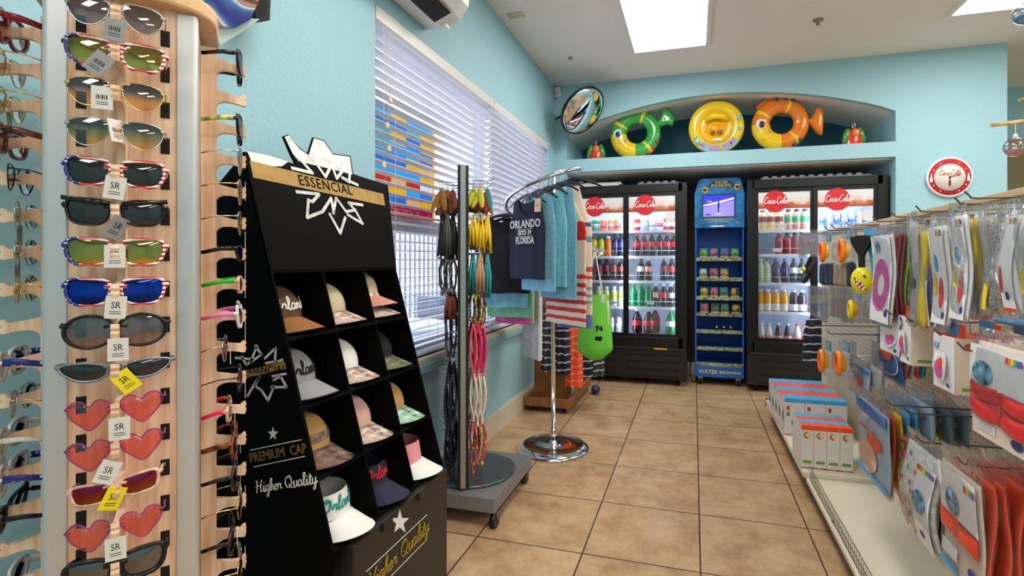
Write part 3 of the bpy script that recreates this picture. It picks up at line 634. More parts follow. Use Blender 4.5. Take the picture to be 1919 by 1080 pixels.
def ballpack(u, row, ca, cb, i, rown, desc):
    x = oY(u, 0, KY+.05).x-KX
    t = thing('ball_pack', f'{desc}, {ORD[i]} pack from the window cooler on {rown} ball shelf', 'ball', (KX+x, KY+.045, zs[row]+.0015), 0, 'packed balls on the blue rack')
    MB().box((-.037, -.037, 0), (.037, .037, .02)).build('card_base', CARD, t)
    a = mat('ball_'+ca, BALLC[ca], .5); bb = mat('ball_'+cb, BALLC[cb], .5); m = MB(); rr = random.uniform(0, 6)
    R = M.Rotation(rr, 3, 'Y') @ M.Rotation(1, 3, 'X')
    m.ell((0, 0, .055), (.0355, .0355, .0355), R, 18)
    for k, f in enumerate(m.f):
        c = sum((V(m.v[j]) for j in f), V())/4-V((0, 0, .055))
        m.m[k] = 1 if (ca != cb and (c.x*math.cos(rr)+c.z*math.sin(rr) > .008)) else 0
    bo = m.build('ball', [a, bb], t)
    MB().ell((random.uniform(-.012, .012), -.033, .045), (.012, .003, .008), n=10).build('logo_mark', mat('mark_dark'), bo)
    MB().box((-.038, -.038, .021), (.038, .038, .098)).build('clear_case', CLR, t)
BALLC = dict(green=(120, 220, 60), pink=(250, 90, 150), blue=(60, 130, 200), white=(232, 232, 228), yellow=(246, 204, 40), red=(240, 80, 110), dgreen=(50, 170, 80), navy=(50, 60, 90), gold=(214, 180, 30))
for i, (u, a, c, d) in enumerate(((1319, 'green', 'gold', 'lime green ball'), (1337.5, 'pink', 'blue', 'pink ball with blue corner'), (1357.5, 'blue', 'red', 'blue and pink striped ball'), (1377, 'green', 'green', 'plain lime ball'))): ballpack(u, 0, a, c, i, 'top', d)
for i, (u, a, c, d) in enumerate(((1318, 'white', 'white', 'white ball'), (1337.5, 'red', 'pink', 'coral pink ball'), (1357, 'yellow', 'gold', 'yellow ball with dark marks'))): ballpack(u, 1, a, c, i, 'second', d)
for i, (u, a, c, d) in enumerate(((1319.5, 'yellow', 'yellow', 'round yellow ball'), (1338, 'pink', 'pink', 'pink ball'), (1356.5, 'dgreen', 'blue', 'green ball with blue side'), (1377, 'yellow', 'navy', 'yellow ball with dark side'))): ballpack(u, 2, a, c, i, 'third', d)
for i, (u, a, c, d) in enumerate(((1320, 'pink', 'red', 'rose pink ball'), (1340, 'dgreen', 'navy', 'green and navy ball'), (1358, 'dgreen', 'dgreen', 'plain green ball'), (1379, 'yellow', 'blue', 'yellow and blue ball'))): ballpack(u, 3, a, c, i, 'fourth', d)
for i, u in enumerate((1343, 1356, 1369)):
    x = oY(u, 0, KY+.05).x
    t = thing('dark_ball_pack', f'{ORD[i]} small dark pack from the window cooler on the fifth rack shelf', 'ball', (x, KY+.04, zs[4]+.0015), 0, 'small dark packs on the blue rack')
    MB().box((-.028, -.02, 0), (.028, .02, .012)).build('card_base', mat('card_dark', (44, 48, 40), .6), t); MB().ell((0, 0, .032), (.022, .02, .02), n=12).build('ball', mat('mark_dark'), t); MB().box((-.006, -.0215, .028), (.006, -.0195, .04)).build('tag', mat('paper'), t)
# cable behind the rack
tag(MB().tube([(-.02, 5.2, 1.0), (-.035, 5.18, .6), (-.02, 5.15, .3), (-.04, 5.1, .1), (-.01, 5.12, .012), (.02, 5.2, .01)], .006, 6).build('power_cord', BLACK), 'black power cord dangling between window cooler and blue ball rack', 'cord')

# ================================================================= pool floats in the niche
NZ = 2.17
def puff(name, parent, c, A, B, r, mats, pick, rz=1.0, n=40, k=16, ry=.75):
    """inflated ring in the local xz plane with a colour chosen by angle"""
    b = MB(); vs = []; fs = []
    for i in range(n):
        a = 2*PI*i/n; q = r if not callable(r) else r(a)
        for j in range(k):
            p = 2*PI*j/k; rr = q*math.cos(p)
            vs.append((c[0]+(A+rr)*math.cos(a), c[1]+q*ry*math.sin(p), c[2]+(B+rr*rz)*math.sin(a)))
    for i in range(n):
        for j in range(k): fs.append((i*k+j, i*k+(j+1) % k, ((i+1) % n)*k+(j+1) % k, ((i+1) % n)*k+j))
    b.add(vs, fs, 0, True)
    for i in range(n):
        for j in range(k): b.m[i*k+j] = pick(math.degrees(2*PI*(i+.5)/n) % 360, math.degrees(2*PI*(j+.5)/k))
    return b.build(name, mats, parent)
def vinyl(n, c): return mat(n, c, .18, coat=.5)
FG = vinyl('float_green', (58, 166, 70)); FO = vinyl('float_orange', (238, 128, 26)); FYL = vinyl('float_yellow', (246, 206, 26)); FYD = vinyl('float_amber', (250, 184, 8)); FP = vinyl('float_pink', (232, 140, 190)); FR = vinyl('float_red', (206, 40, 60)); FN = vinyl('float_navy', (50, 66, 104)); EYEW = vinyl('eye_white', (245, 245, 245)); EYEB = vinyl('eye_black', (16, 16, 18)); EYEC = vinyl('eye_iris', (60, 140, 200)); FRED = vinyl('eye_brown', (120, 50, 24)); FLB = vinyl('bubble_blue', (120, 196, 216))
def fish_float(lab, X, Y, sz, main, fin, spot, iris, tilt):
    t = thing('fish_pool_float', lab, 'pool float', (X, Y, NZ+.005)); cz = sz*1.02
    R = sz*.70; r = sz*.30
    def pick(a, p):
        if 178 <= a <= 262: return 1
        if 140 <= a < 152 or 262 < a <= 268 or 60 <= a <= 70 or 308 <= a <= 318: return 1
        return 0
    puff('ring', t, (0, 0, cz), R*1.0, R*.98, lambda a: r*(1.0+.12*math.cos(a-math.radians(215))), [main, FYL], pick)
    ex, ez = -R*1.02, cz+sz*.0
    MB().ell((ex, -r*.74, ez), (sz*.17, .018, sz*.2), n=16).build('eye', EYEW, t)
    MB().ell((ex+.006, -r*.74-.014, ez-.006), (sz*.11, .009, sz*.13), n=14).build('iris', iris, t); MB().ell((ex+.006, -r*.74-.022, ez-.006), (sz*.065, .006, sz*.085), n=12).build('pupil', EYEB, t)
    MB().ell((ex+sz*.3, -r*.72, ez-sz*.28), (sz*.08, .012, sz*.06), n=12).build('cheek', FP, t)
    MB().tube([(ex+sz*.05, -r*.66, ez-sz*.62), (ex+sz*.16, -r*.76, ez-sz*.42), (ex+sz*.3, -r*.7, ez-sz*.66)], .004, 6).build('mouth_line', FRED, t)
    tl = [(R*1.05, cz+R*.45), (R*1.35, cz+R*.75), (R*1.5, cz+R*1.3), (R*1.75, cz+R*1.25), (R*2.1, cz+R*.8), (R*2.05, cz+R*.35), (R*1.7, cz+R*.4), (R*1.3, cz+R*.3)]
    if tilt:
        tl = [(R*1.2, cz+.02), (R*1.5, cz+R*.22), (R*1.75, cz+R*.75), (R*2.0, cz+R*.6), (R*2.05, cz), (R*2.0, cz-R*.7), (R*1.75, cz-R*.62), (R*1.5, cz-R*.25)]
    c = V((sum(x for x, z in tl)/8, 0, sum(z for x, z in tl)/8)); b = MB(); vs = []; o = [V((p.x, 0, p.y)) for p in smooth_line(tl+[tl[0]], 4)[:-1]]; n = len(o)
    for k, (s, y) in enumerate(((1, 0), (.9, .03), (.5, .045), (.02, .04))): vs += [c+(p-c)*s+V((0, -y, 0)) for p in o]
    for k, (s, y) in enumerate(((.9, .03), (.5, .045), (.02, .04))): vs += [c+(p-c)*s+V((0, y, 0)) for p in o]
    fs = []
    for a_, b_ in ((0, 1), (1, 2), (2, 3), (0, 4), (4, 5), (5, 6)): fs += [(a_*n+i, a_*n+(i+1) % n, b_*n+(i+1) % n, b_*n+i) for i in range(n)]
    b.add(vs, fs, 0, True).build('tail', main, t)
    fp = [(R*1.6*math.cos(a), cz+R*1.56*math.sin(a)) for a in [math.radians(62+i*8) for i in range(11)]]; fi = [(R*1.2*math.cos(a), cz+R*1.2*math.sin(a)) for a in [math.radians(62+i*8) for i in range(11)]]
    b = MB(); b.prism([(x, -.012, z) for x, z in fp]+[(x, -.012, z) for x, z in fi[::-1]], (0, .024, 0)); b.build('top_fin', fin, t, .008)
    for a in (-25, -42, -60, -78) if not tilt else (100, 82, 64, -45, -62):
        a = math.radians(a); MB().ell((R*1.3*math.cos(a), -r*.45, cz+R*1.3*math.sin(a)), (sz*.1, .02, sz*.07), M.Rotation(-a, 3, 'Y'), 12).build('spot', spot, t)
p = oY(1192, 297, 5.02); fish_float('green fish pool float with yellow face, beside the convex mirror', p.x, 5.02, .245, FG, vinyl('fin_green', (44, 130, 60)), FR, EYEC, False)
p = oY(1463, 277, 5.0); fish_float('orange fish pool float with yellow face, beside the yellow baby float', p.x, 5.0, .242, FO, vinyl('fin_orange', (220, 104, 20)), FN, FRED, True)
p = oY(1342, 287, 4.97); t = thing('baby_pool_float', 'round yellow baby seat float with printed bubbles, in the middle of niche', 'pool float', (p.x, 4.97, NZ+.004)); q = .25
puff('outer_ring', t, (0, 0, q), .188, .188, .06, [FYL], lambda a, p: 0); puff('inner_ring', t, (0, -.02, q-.012), .122, .12, .046, [FYD], lambda a, p: 0, n=32)
b = MB(); b.ell((0, .03, q-.01), (.125, .075, .125), n=22); b.build('seat_sling', FYD, t)
b = MB(); b.ell((0, -.03, q-.02), (.062, .03, .05), n=18); b.build('seat_front', vinyl('seat_orange', (240, 164, 0)), t)
for x, z in ((-.035, -.055), (.03, -.06)): MB().ell((x, -.055, q+z), (.024, .012, .018), n=12).build('leg_opening', vinyl('opening_brown', (150, 84, 10)), t)
MB().tube([(-.09, -.045, q+.06), (-.04, -.07, q+.09), (.05, -.07, q+.085), (.1, -.045, q+.05)], .03, 10).build('back_cushion', FYL, t)
for a, r in ((205, .022), (218, .03), (235, .018), (20, .03), (352, .022)):
    a = math.radians(a); MB().ell((.205*math.cos(a), -.049, q+.205*math.sin(a)), (r*.8, .004, r*.8), n=12).build('bubble_print', FLB, t)
for i, ch in enumerate('MY BABY FLOAT'):
    a = math.radians(232+i*7.2); x, z = .205*math.cos(a), q+.205*math.sin(a)
    if ch != ' ': text(ch, .056, FP, t, (x, -.0525, z), basis((-math.sin(a), 0, math.cos(a)), (-math.cos(a), 0, -math.sin(a))), bold=.002, name='lettering')
b = MB()
for a0, a1 in ((228, 278), (284, 324)):
    o = [math.radians(a0+(a1-a0)*i/12) for i in range(13)]
    b.poly([(.240*math.cos(a), -.0505+.004, q+.240*math.sin(a)) for a in o]+[(.172*math.cos(a), -.0505+.004, q+.172*math.sin(a)) for a in o[::-1]])
b.build('print_patch', FLB, t)
MB().box((-.03, -.066, q-.135), (.05, -.062, q-.115)).build('warning_print', EYEW, t)
def small_float(u, lab):
    p = oY(u, 268, 4.98)
    t = thing('small_float_toy', lab, 'toy', (p.x, 4.98, NZ)); b = MB()
    b.grid(lambda a, v: ((.075-.02*v)*math.cos(2*PI*a)*(1-.85*v**4), .045*math.sin(2*PI*a)*(1-.7*v**3), .002+.17*v), 18, 8, closeu=True); b.build('body', vinyl('toy_red', (226, 62, 34)), t)
    for s in (-1, 1): MB().ell((s*.06, .0, .10), (.03, .03, .075), M.Rotation(-s*.25, 3, 'Y'), 12).build('wing', vinyl('toy_green', (70, 150, 60)), t)
    MB().ell((.01, -.04, .12), (.03, .01, .035), n=12).build('print', vinyl('toy_orange', (246, 120, 60)), t)
    MB().tube([(.0+.012*math.cos(a), 0, .19+.018*math.sin(a)) for a in [2*PI*i/12 for i in range(12)]], .003, 6, closed=True).build('ring', CHROME, t)
small_float(1117, 'small red and green toy on niche sill beside the green fish float'); small_float(1600, 'small red and green toy on niche sill beyond the orange fish float')

# ================================================================= convex mirror, clock, mobile
ctr = oD(1091.5, 207.5, 4.62); toc = (E0-ctr).normalized(); Rr = V((CS, SN, 0)); nrm = (math.cos(.9)*toc+math.sin(.9)*(.77*Rr-.64*V((0, 0, 1)))).normalized()
t = thing('convex_mirror', 'round convex security mirror with black rim high in the corner', 'mirror', ctr, R=frame_to(nrm)); r = .225
MB().lathe([(r*math.sin(a), .055*(math.cos(a)-math.cos(1.57))/(1-math.cos(1.57))) for a in [1.5-i*.15 for i in range(10)]]+[(.0005, .055)], 40).build('mirror_glass', mat('mirror', (235, 238, 240), .01, 1), t)
MB().lathe([(r-.006, -.006), (r+.008, -.006), (r+.008, .01), (r-.004, .014)], 40).build('rim', BLACK, t); MB().lathe([(.0005, -.02), (r, -.006)], 40).build('back', BLACK, t)
wl = M.Translation(ctr) @ frame_to(nrm).to_4x4(); e = wl.inverted() @ V((LX+.02, BY-.03, ctr.z+.02))
MB().tube([(0, 0, -.015), (0, 0, -.06), e], .01, 8).build('bracket', BLACK, t)
p = oY(1777, 333, BY); t = thing('wall_clock', 'round wall clock with red numeral ring and white face', 'clock', (p.x, BY, p.z), R=basis((1, 0, 0), (0, 0, 1)))
CR = .158
MB().lathe([(CR, 0), (CR+.004, .02), (CR-.006, .032), (CR-.014, .022)], 40, cap=False).build('rim', mat('clock_rim', (232, 232, 236), .3), t)
MB().lathe([(CR-.012, .0), (CR-.012, .024), (.001, .024)], 40).build('red_ring', mat('clock_red', (206, 34, 44), .4), t); MB().lathe([(CR*.68, .0242), (CR*.68, .0255), (.001, .0255)], 40).build('face', mat('clock_face', (226, 224, 216), .4), t)
for i in range(12):
    a = PI*i/6
    if i % 3: MB().lathe([(.005, .0243), (.005, .0255), (.001, .0255)], 10, c=(CR*.8*math.cos(a), CR*.8*math.sin(a), 0)).build('hour_dot', SIGNW, t)
for s in (-1, 1): MB().add([(s*CR*.8+x, y, .0256) for x, y in ((-.009, -.035), (.009, -.035), (.009, -.005), (.004, .012), (.004, .03), (-.004, .03), (-.004, .012), (-.009, -.005))], [tuple(range(8))]).build('bottle_mark', SIGNW, t)
script('Coca-Cola', .042, REDC, t, (0, .035, .0265), M.Identity(3), .05, .2, fat=.62)
MB().obox((.0, -.033, .029), (.007, .075, .002), M.Identity(3)).build('hour_hand', EYEB, t); MB().obox((.032, .008, .031), (.075, .005, .002), M.Rotation(.2, 3, 'Z')).build('minute_hand', EYEB, t)
MB().obox((.0, -.05, .0275), (.016, .04, .001), M.Identity(3)).build('bottle_print', REDC, t); MB().lathe([(.008, .026), (.008, .033), (.001, .033)], 12).build('hub', EYEB, t)
# driftwood mobile with glass baubles, beyond the gondola
WOODL = mat('driftwood', (206, 168, 112), .6, noise=.2, nscale=30); BAUB = clear('bauble_glass', (244, 250, 252), .22, .03)
t = thing('driftwood_mobile', 'pale driftwood sticks hanging from cord beyond the gondola', 'mobile', (0, 0, 0))
D0 = 2.1; a, c = oD(1858, 235, D0), oD(1990, 222, D0); MB().tube([a, a.lerp(c, .4)+V((0, 0, .004)), c], .008, 8).build('stick', WOODL, t)
a2, c2 = oD(1911, 188, D0+.02), oD(2010, 170, D0+.02); MB().tube([a2, c2], .008, 8).build('stick', WOODL, t)
for s in (.93, .6):
    p = a.lerp(c, s); MB().cyl(p, (p.x, p.y, CZ), .0015, 5).build('cord', CORD, t)
def bauble(u, v, d, r, lab, fillm, zt):
    p = oD(u, v, d); t = thing('glass_bauble', lab, 'ornament', p)
    MB().ell((0, 0, 0), (r*1.05, r*1.05, r), n=24).build('globe', BAUB, t)
    b = MB(); b.lathe([(r*1.0*math.cos(x), r*.95*math.sin(x)) for x in (-1.5, -1.2, -.9, -.6, -.35)]+[(.001, -.3*r)], 20); b.build('sand', fillm, t)
    MB().lathe([(.008, r-.002), (.008, r+.012), (.003, r+.016)], 10).build('cap', SIGNW, t); MB().cyl((0, 0, r+.014), (0, 0, zt-p.z), .0012, 5).build('string', SIGNW, t)
    for k in range(3): MB().ell((random.uniform(-.4, .4)*r, random.uniform(-.4, .4)*r, -.22*r), (.008, .008, .007), n=8).build('shell', SIGNW, t)
bauble(1903, 276, D0, .039, 'clear glass bauble half filled with pink sand, under the driftwood stick', mat('sand_pink', (226, 120, 150), .9, noise=.15, nscale=200), oD(1903, 232, D0).z)
bauble(1922, 26, D0+.1, .045, 'clear glass bauble with blue sand hanging near the ceiling light', mat('sand_blue', (60, 150, 200), .9, noise=.15, nscale=200), CZ)
# ================================================================= sunglasses tower
TT = V((.682, .731, 0)).normalized(); TN = V((TT.y, -TT.x, 0)); TC = V((-1.0405, .7265, 0)); HW = .105; PITCH = .065; ZTOP = 1.585; RZ = math.atan2(TT.y, TT.x)
PINE = mat('pine', (224, 180, 142), .5)
def pine():
    m, n, b, N, L = nodes('pine_panel')
    tc = N('TexCoord'); mp = N('Mapping'); mp.inputs['Scale'].default_value = (30, 30, 1.2); L(tc.outputs['Object'], mp.inputs[0])
    wv = N('TexNoise'); wv.inputs['Scale'].default_value = 3.2; wv.inputs['Detail'].default_value = 5; L(mp.outputs[0], wv.inputs['Vector'])
    r = N('ValToRGB'); L(wv.outputs['Fac'], r.inputs[0]); e = r.color_ramp.elements; e.new(.52); e[0].position = .36; e[2].position = .66
    e[0].color = lin((220, 176, 140)); e[1].color = lin((235, 200, 168)); e[2].color = lin((244, 218, 190)); L(r.outputs[0], b.inputs['Base Color']); b.inputs['Roughness'].default_value = .45
    return m
PANEL = pine(); ALUM = mat('aluminium', (206, 206, 208), .35, .6); HOLE = mat('hole_dark', (16, 13, 11), .8)
NROW = 22
t = thing('sunglasses_tower', 'pine and aluminium rotating sunglasses tower against the teal wall', 'display stand', TC, RZ)
# local: x along the front face, -y towards the shop
def faced(k): return M.Rotation(k*PI/2, 3, 'Z')
for k in range(4):
    R = faced(k); b = MB(); hw = HW-.006
    b.obox(R@V((0, -hw, .879)), (2*hw-.05, .01, 1.518), R, 0)
    for i in range(NROW):
        for x in (-.0575, .0575): b.obox(R@V((x, -hw-.0052, ZTOP-i*PITCH)), (.0135, .0015, .029), R, 1)
    b.build('face_panel', [PANEL, HOLE], t)
    b = MB(); b.obox(R@V((0, -HW-.0135, .87)), (.011, .027, 1.5), R, 0)
    for i in range(NROW):
        z = ZTOP-i*PITCH; pr = [(-.026, .016), (-.026, -.02), (-.031, -.0125), (-.039, -.008), (-.052, -.0075), (-.064, -.0095), (-.073, -.012), (-.078, -.012), (-.080, -.003), (-.077, .0015), (-.080, .006), (-.078, .013), (-.074, .012), (-.068, .0065), (-.055, .0085), (-.041, .012)]
        b.prism([R@V((-.0055, -HW+y, z+h)) for y, h in pr], R@V((.011, 0, 0)))
    b.build('nose_rail_teeth', PANEL, t)
    b = MB(); c = R@V((HW-.0, -HW+.0, 0))
    b.prism([R@V((x, y, .12)) for x, y in ((HW-.031, -HW-.002), (HW-.004, -HW-.002), (HW+.002, -HW+.004), (HW+.002, -HW+.031), (HW-.004, -HW+.031), (HW-.004, -HW+.006), (HW-.031, -HW+.006))], (0, 0, 1.518))
    b.build('corner_post', ALUM, t, .002)
pl = []
for k in range(4):
    for i in range(7):
        a = PI/2*k-PI/2*0+PI/2*i/6; c = V((.055, .055, 0)); c.rotate(M.Rotation(PI/2*k, 3, 'Z').to_euler()); pl.append((c.x+.08*math.cos(a), c.y+.08*math.sin(a), 1.638))
MB().prism(pl, (0, 0, .032)).build('top_cap', mat('cap_wood', (222, 180, 134), .4, noise=.08, nscale=14), t, .006)
MB().lathe([(.2, .03), (.21, .035), (.21, .1), (.2, .12)], 36).build('base', ALUM, t)
for i in range(4):
    a = PI/4+i*PI/2; MB().lathe([(.02, 0), (.02, .03)], 12, c=(.17*math.cos(a), .17*math.sin(a), 0)).build('foot', BLACK, t)

SHAPE = {
 'aviator': [(-.024, .015), (-.010, .021), (.012, .020), (.027, .012), (.026, -.006), (.014, -.021), (-.002, -.024), (-.016, -.015), (-.0245, 0)],
 'way': [(-.024, .013), (-.012, .0185), (.006, .020), (.023, .019), (.0285, .010), (.026, -.008), (.017, -.019), (0, -.0215), (-.015, -.019), (-.0235, -.007)],
 'round': [(.0245*math.cos(a), .0235*math.sin(a)) for a in [PI*i/6 for i in range(12)]],
 'oval': [(.031*math.cos(a), .025*math.sin(a)) for a in [PI*i/6 for i in range(12)]],
 'cat': [(-.024, .010), (-.005, .016), (.02, .020), (.031, .024), (.028, .004), (.018, -.015), (0, -.02), (-.018, -.013)],
 'heart': [(0, .011), (.009, .020), (.021, .020), (.028, .010), (.024, -.004), (.012, -.018), (0, -.027), (-.013, -.016), (-.025, -.001), (-.027, .012), (-.019, .020), (-.009, .020)],
 'wrap': [(-.022, .006), (-.008, .012), (.012, .014), (.036, .011), (.032, -.001), (.014, -.012), (-.006, -.013), (-.02, -.006)],
 'kid': [(-.02, .012), (0, .015), (.024, .015), (.025, 0), (.018, -.013), (-.012, -.014), (-.02, -.004)]}
def closed_line(pts, k=3):
    n = len(pts); P = [V((*p, 0)) for p in pts]; out = []
    for i in range(n):
        a, b, c, d = P[i-1], P[i], P[(i+1) % n], P[(i+2) % n]
        for j in range(k):
            q = j/k; out.append(.5*((2*b)+(c-a)*q+(2*a-5*b+4*c-d)*q*q+(3*b-a-3*c+d)*q**3))
    return out
def flag_mat():
    m, n, b, N, L = nodes('flag_frame'); tc = N('TexCoord'); sx = N('SeparateXYZ'); L(tc.outputs['Object'], sx.inputs[0])
    wv = N('TexWave'); wv.wave_type = 'BANDS'; wv.bands_direction = 'Z'; wv.inputs['Scale'].default_value = 42; wv.inputs['Distortion'].default_value = 1.5; L(tc.outputs['Object'], wv.inputs['Vector'])
    st = N('ValToRGB'); st.color_ramp.interpolation = 'CONSTANT'; L(wv.outputs['Fac'], st.inputs[0]); st.color_ramp.elements[0].color = lin((206, 30, 44)); st.color_ramp.elements[1].color = lin((240, 240, 240)); st.color_ramp.elements[1].position = .45
    vo = N('TexVoronoi'); vo.inputs['Scale'].default_value = 210; L(tc.outputs['Object'], vo.inputs['Vector'])
    bl = N('ValToRGB'); bl.color_ramp.interpolation = 'CONSTANT'; L(vo.outputs['Distance'], bl.inputs[0]); bl.color_ramp.elements[0].color = lin((240, 240, 246)); bl.color_ramp.elements[1].color = lin((34, 50, 128)); bl.color_ramp.elements[1].position = .3
    lt = N('Math'); lt.operation = 'LESS_THAN'; lt.inputs[1].default_value = -.046; L(sx.outputs['X'], lt.inputs[0]); mx = N('MixRGB'); L(lt.outputs[0], mx.inputs[0]); L(st.outputs[0], mx.inputs[1]); L(bl.outputs[0], mx.inputs[2])
    L(mx.outputs[0], b.inputs['Base Color']); b.inputs['Roughness'].default_value = .25; return m
def stars_mat():
    m, n, b, N, L = nodes('star_temple'); tc = N('TexCoord'); vo = N('TexVoronoi'); vo.inputs['Scale'].default_value = 120; L(tc.outputs['Object'], vo.inputs['Vector'])
    bl = N('ValToRGB'); bl.color_ramp.interpolation = 'CONSTANT'; L(vo.outputs['Distance'], bl.inputs[0]); bl.color_ramp.elements[0].color = lin((240, 240, 246)); bl.color_ramp.elements[1].color = lin((30, 40, 130)); bl.color_ramp.elements[1].position = .3
    L(bl.outputs[0], b.inputs['Base Color']); b.inputs['Roughness'].default_value = .3; return m
fm = lambda n, c, r=.2, me=0: mat('frame_'+n, c, r, me)
FM = dict(flag=flag_mat(), star=stars_mat(), black=fm('black', (14, 14, 16)), gold=fm('gold', (226, 190, 120), .2, 1), silver=fm('silver', (200, 196, 190), .2, 1), grey=fm('grey', (128, 140, 148), .25, .5), purple=fm('purple', (146, 60, 124), .3, .3), red=fm('red', (134, 14, 24)), white=fm('white', (236, 234, 232)), brown=mat('frame_brown', (96, 52, 24), .2, noise=.6, nscale=70), green=fm('green', (40, 180, 44)), pink=fm('pink', (238, 120, 186)), hot=fm('hot', (240, 36, 96)),
          leopard=mat('frame_leopard', (150, 130, 60), .3, noise=.9, nscale=90), clearpink=mat('frame_clearpink', (240, 170, 150), .15, noise=.25, nscale=90), dark=fm('dark', (40, 32, 30)), clear=fm('clear', (216, 214, 206)), teal=fm('teal', (30, 74, 84)))
LN = dict(
 smoke=clear('lens_smoke', gloss=.16, rough=.02, grad=[(0, (150, 130, 128)), (.6, (88, 80, 90)), (1, (60, 56, 70))]), dark=clear('lens_dark', (26, 25, 27), .07, .02), gold=clear('lens_gold', mirror=.7, rough=.03, grad=[(0, (236, 206, 96)), (.5, (190, 176, 96)), (1, (140, 140, 90))]),
 sunset=clear('lens_sunset', gloss=.1, rough=.02, grad=[(0, (250, 200, 90)), (.35, (226, 184, 90)), (.6, (80, 104, 132)), (1, (26, 52, 120))]), sea=clear('lens_sea', gloss=.1, rough=.02, grad=[(0, (246, 204, 96)), (.4, (150, 160, 96)), (.7, (60, 104, 126)), (1, (30, 70, 112))]),
 blue=clear('lens_blue', mirror=.7, rough=.04, grad=[(0, (20, 40, 120)), (.5, (30, 80, 200)), (1, (30, 40, 120))]), violet=clear('lens_violet', gloss=.16, rough=.02, grad=[(0, (150, 120, 140)), (1, (44, 34, 52))]), rose=clear('lens_rose', (252, 122, 122), .1, .02), fire=clear('lens_fire', mirror=.6, rough=.05, grad=[(0, (150, 130, 20)), (.5, (170, 60, 60)), (1, (180, 40, 120))]),
 navy=clear('lens_navy', gloss=.2, rough=.02, grad=[(0, (36, 30, 70)), (1, (16, 18, 40))]), green=clear('lens_green', gloss=.16, rough=.02, grad=[(0, (170, 190, 100)), (.5, (60, 120, 90)), (1, (40, 90, 110))]), grey=clear('lens_grey', (70, 84, 100), .16, .02), purple=clear('lens_purple', gloss=.16, rough=.02, grad=[(0, (210, 190, 210)), (1, (120, 70, 110))]), moss=clear('lens_moss', gloss=.16, rough=.02, grad=[(0, (200, 190, 90)), (1, (60, 80, 80))]))
TAGW = mat('tag_white', (222, 218, 212), .6); TAGG = mat('tag_grey', (150, 152, 154), .6); TAGY = mat('tag_yellow', (244, 220, 20), .6); INK = mat('ink', (40, 38, 38), .6)
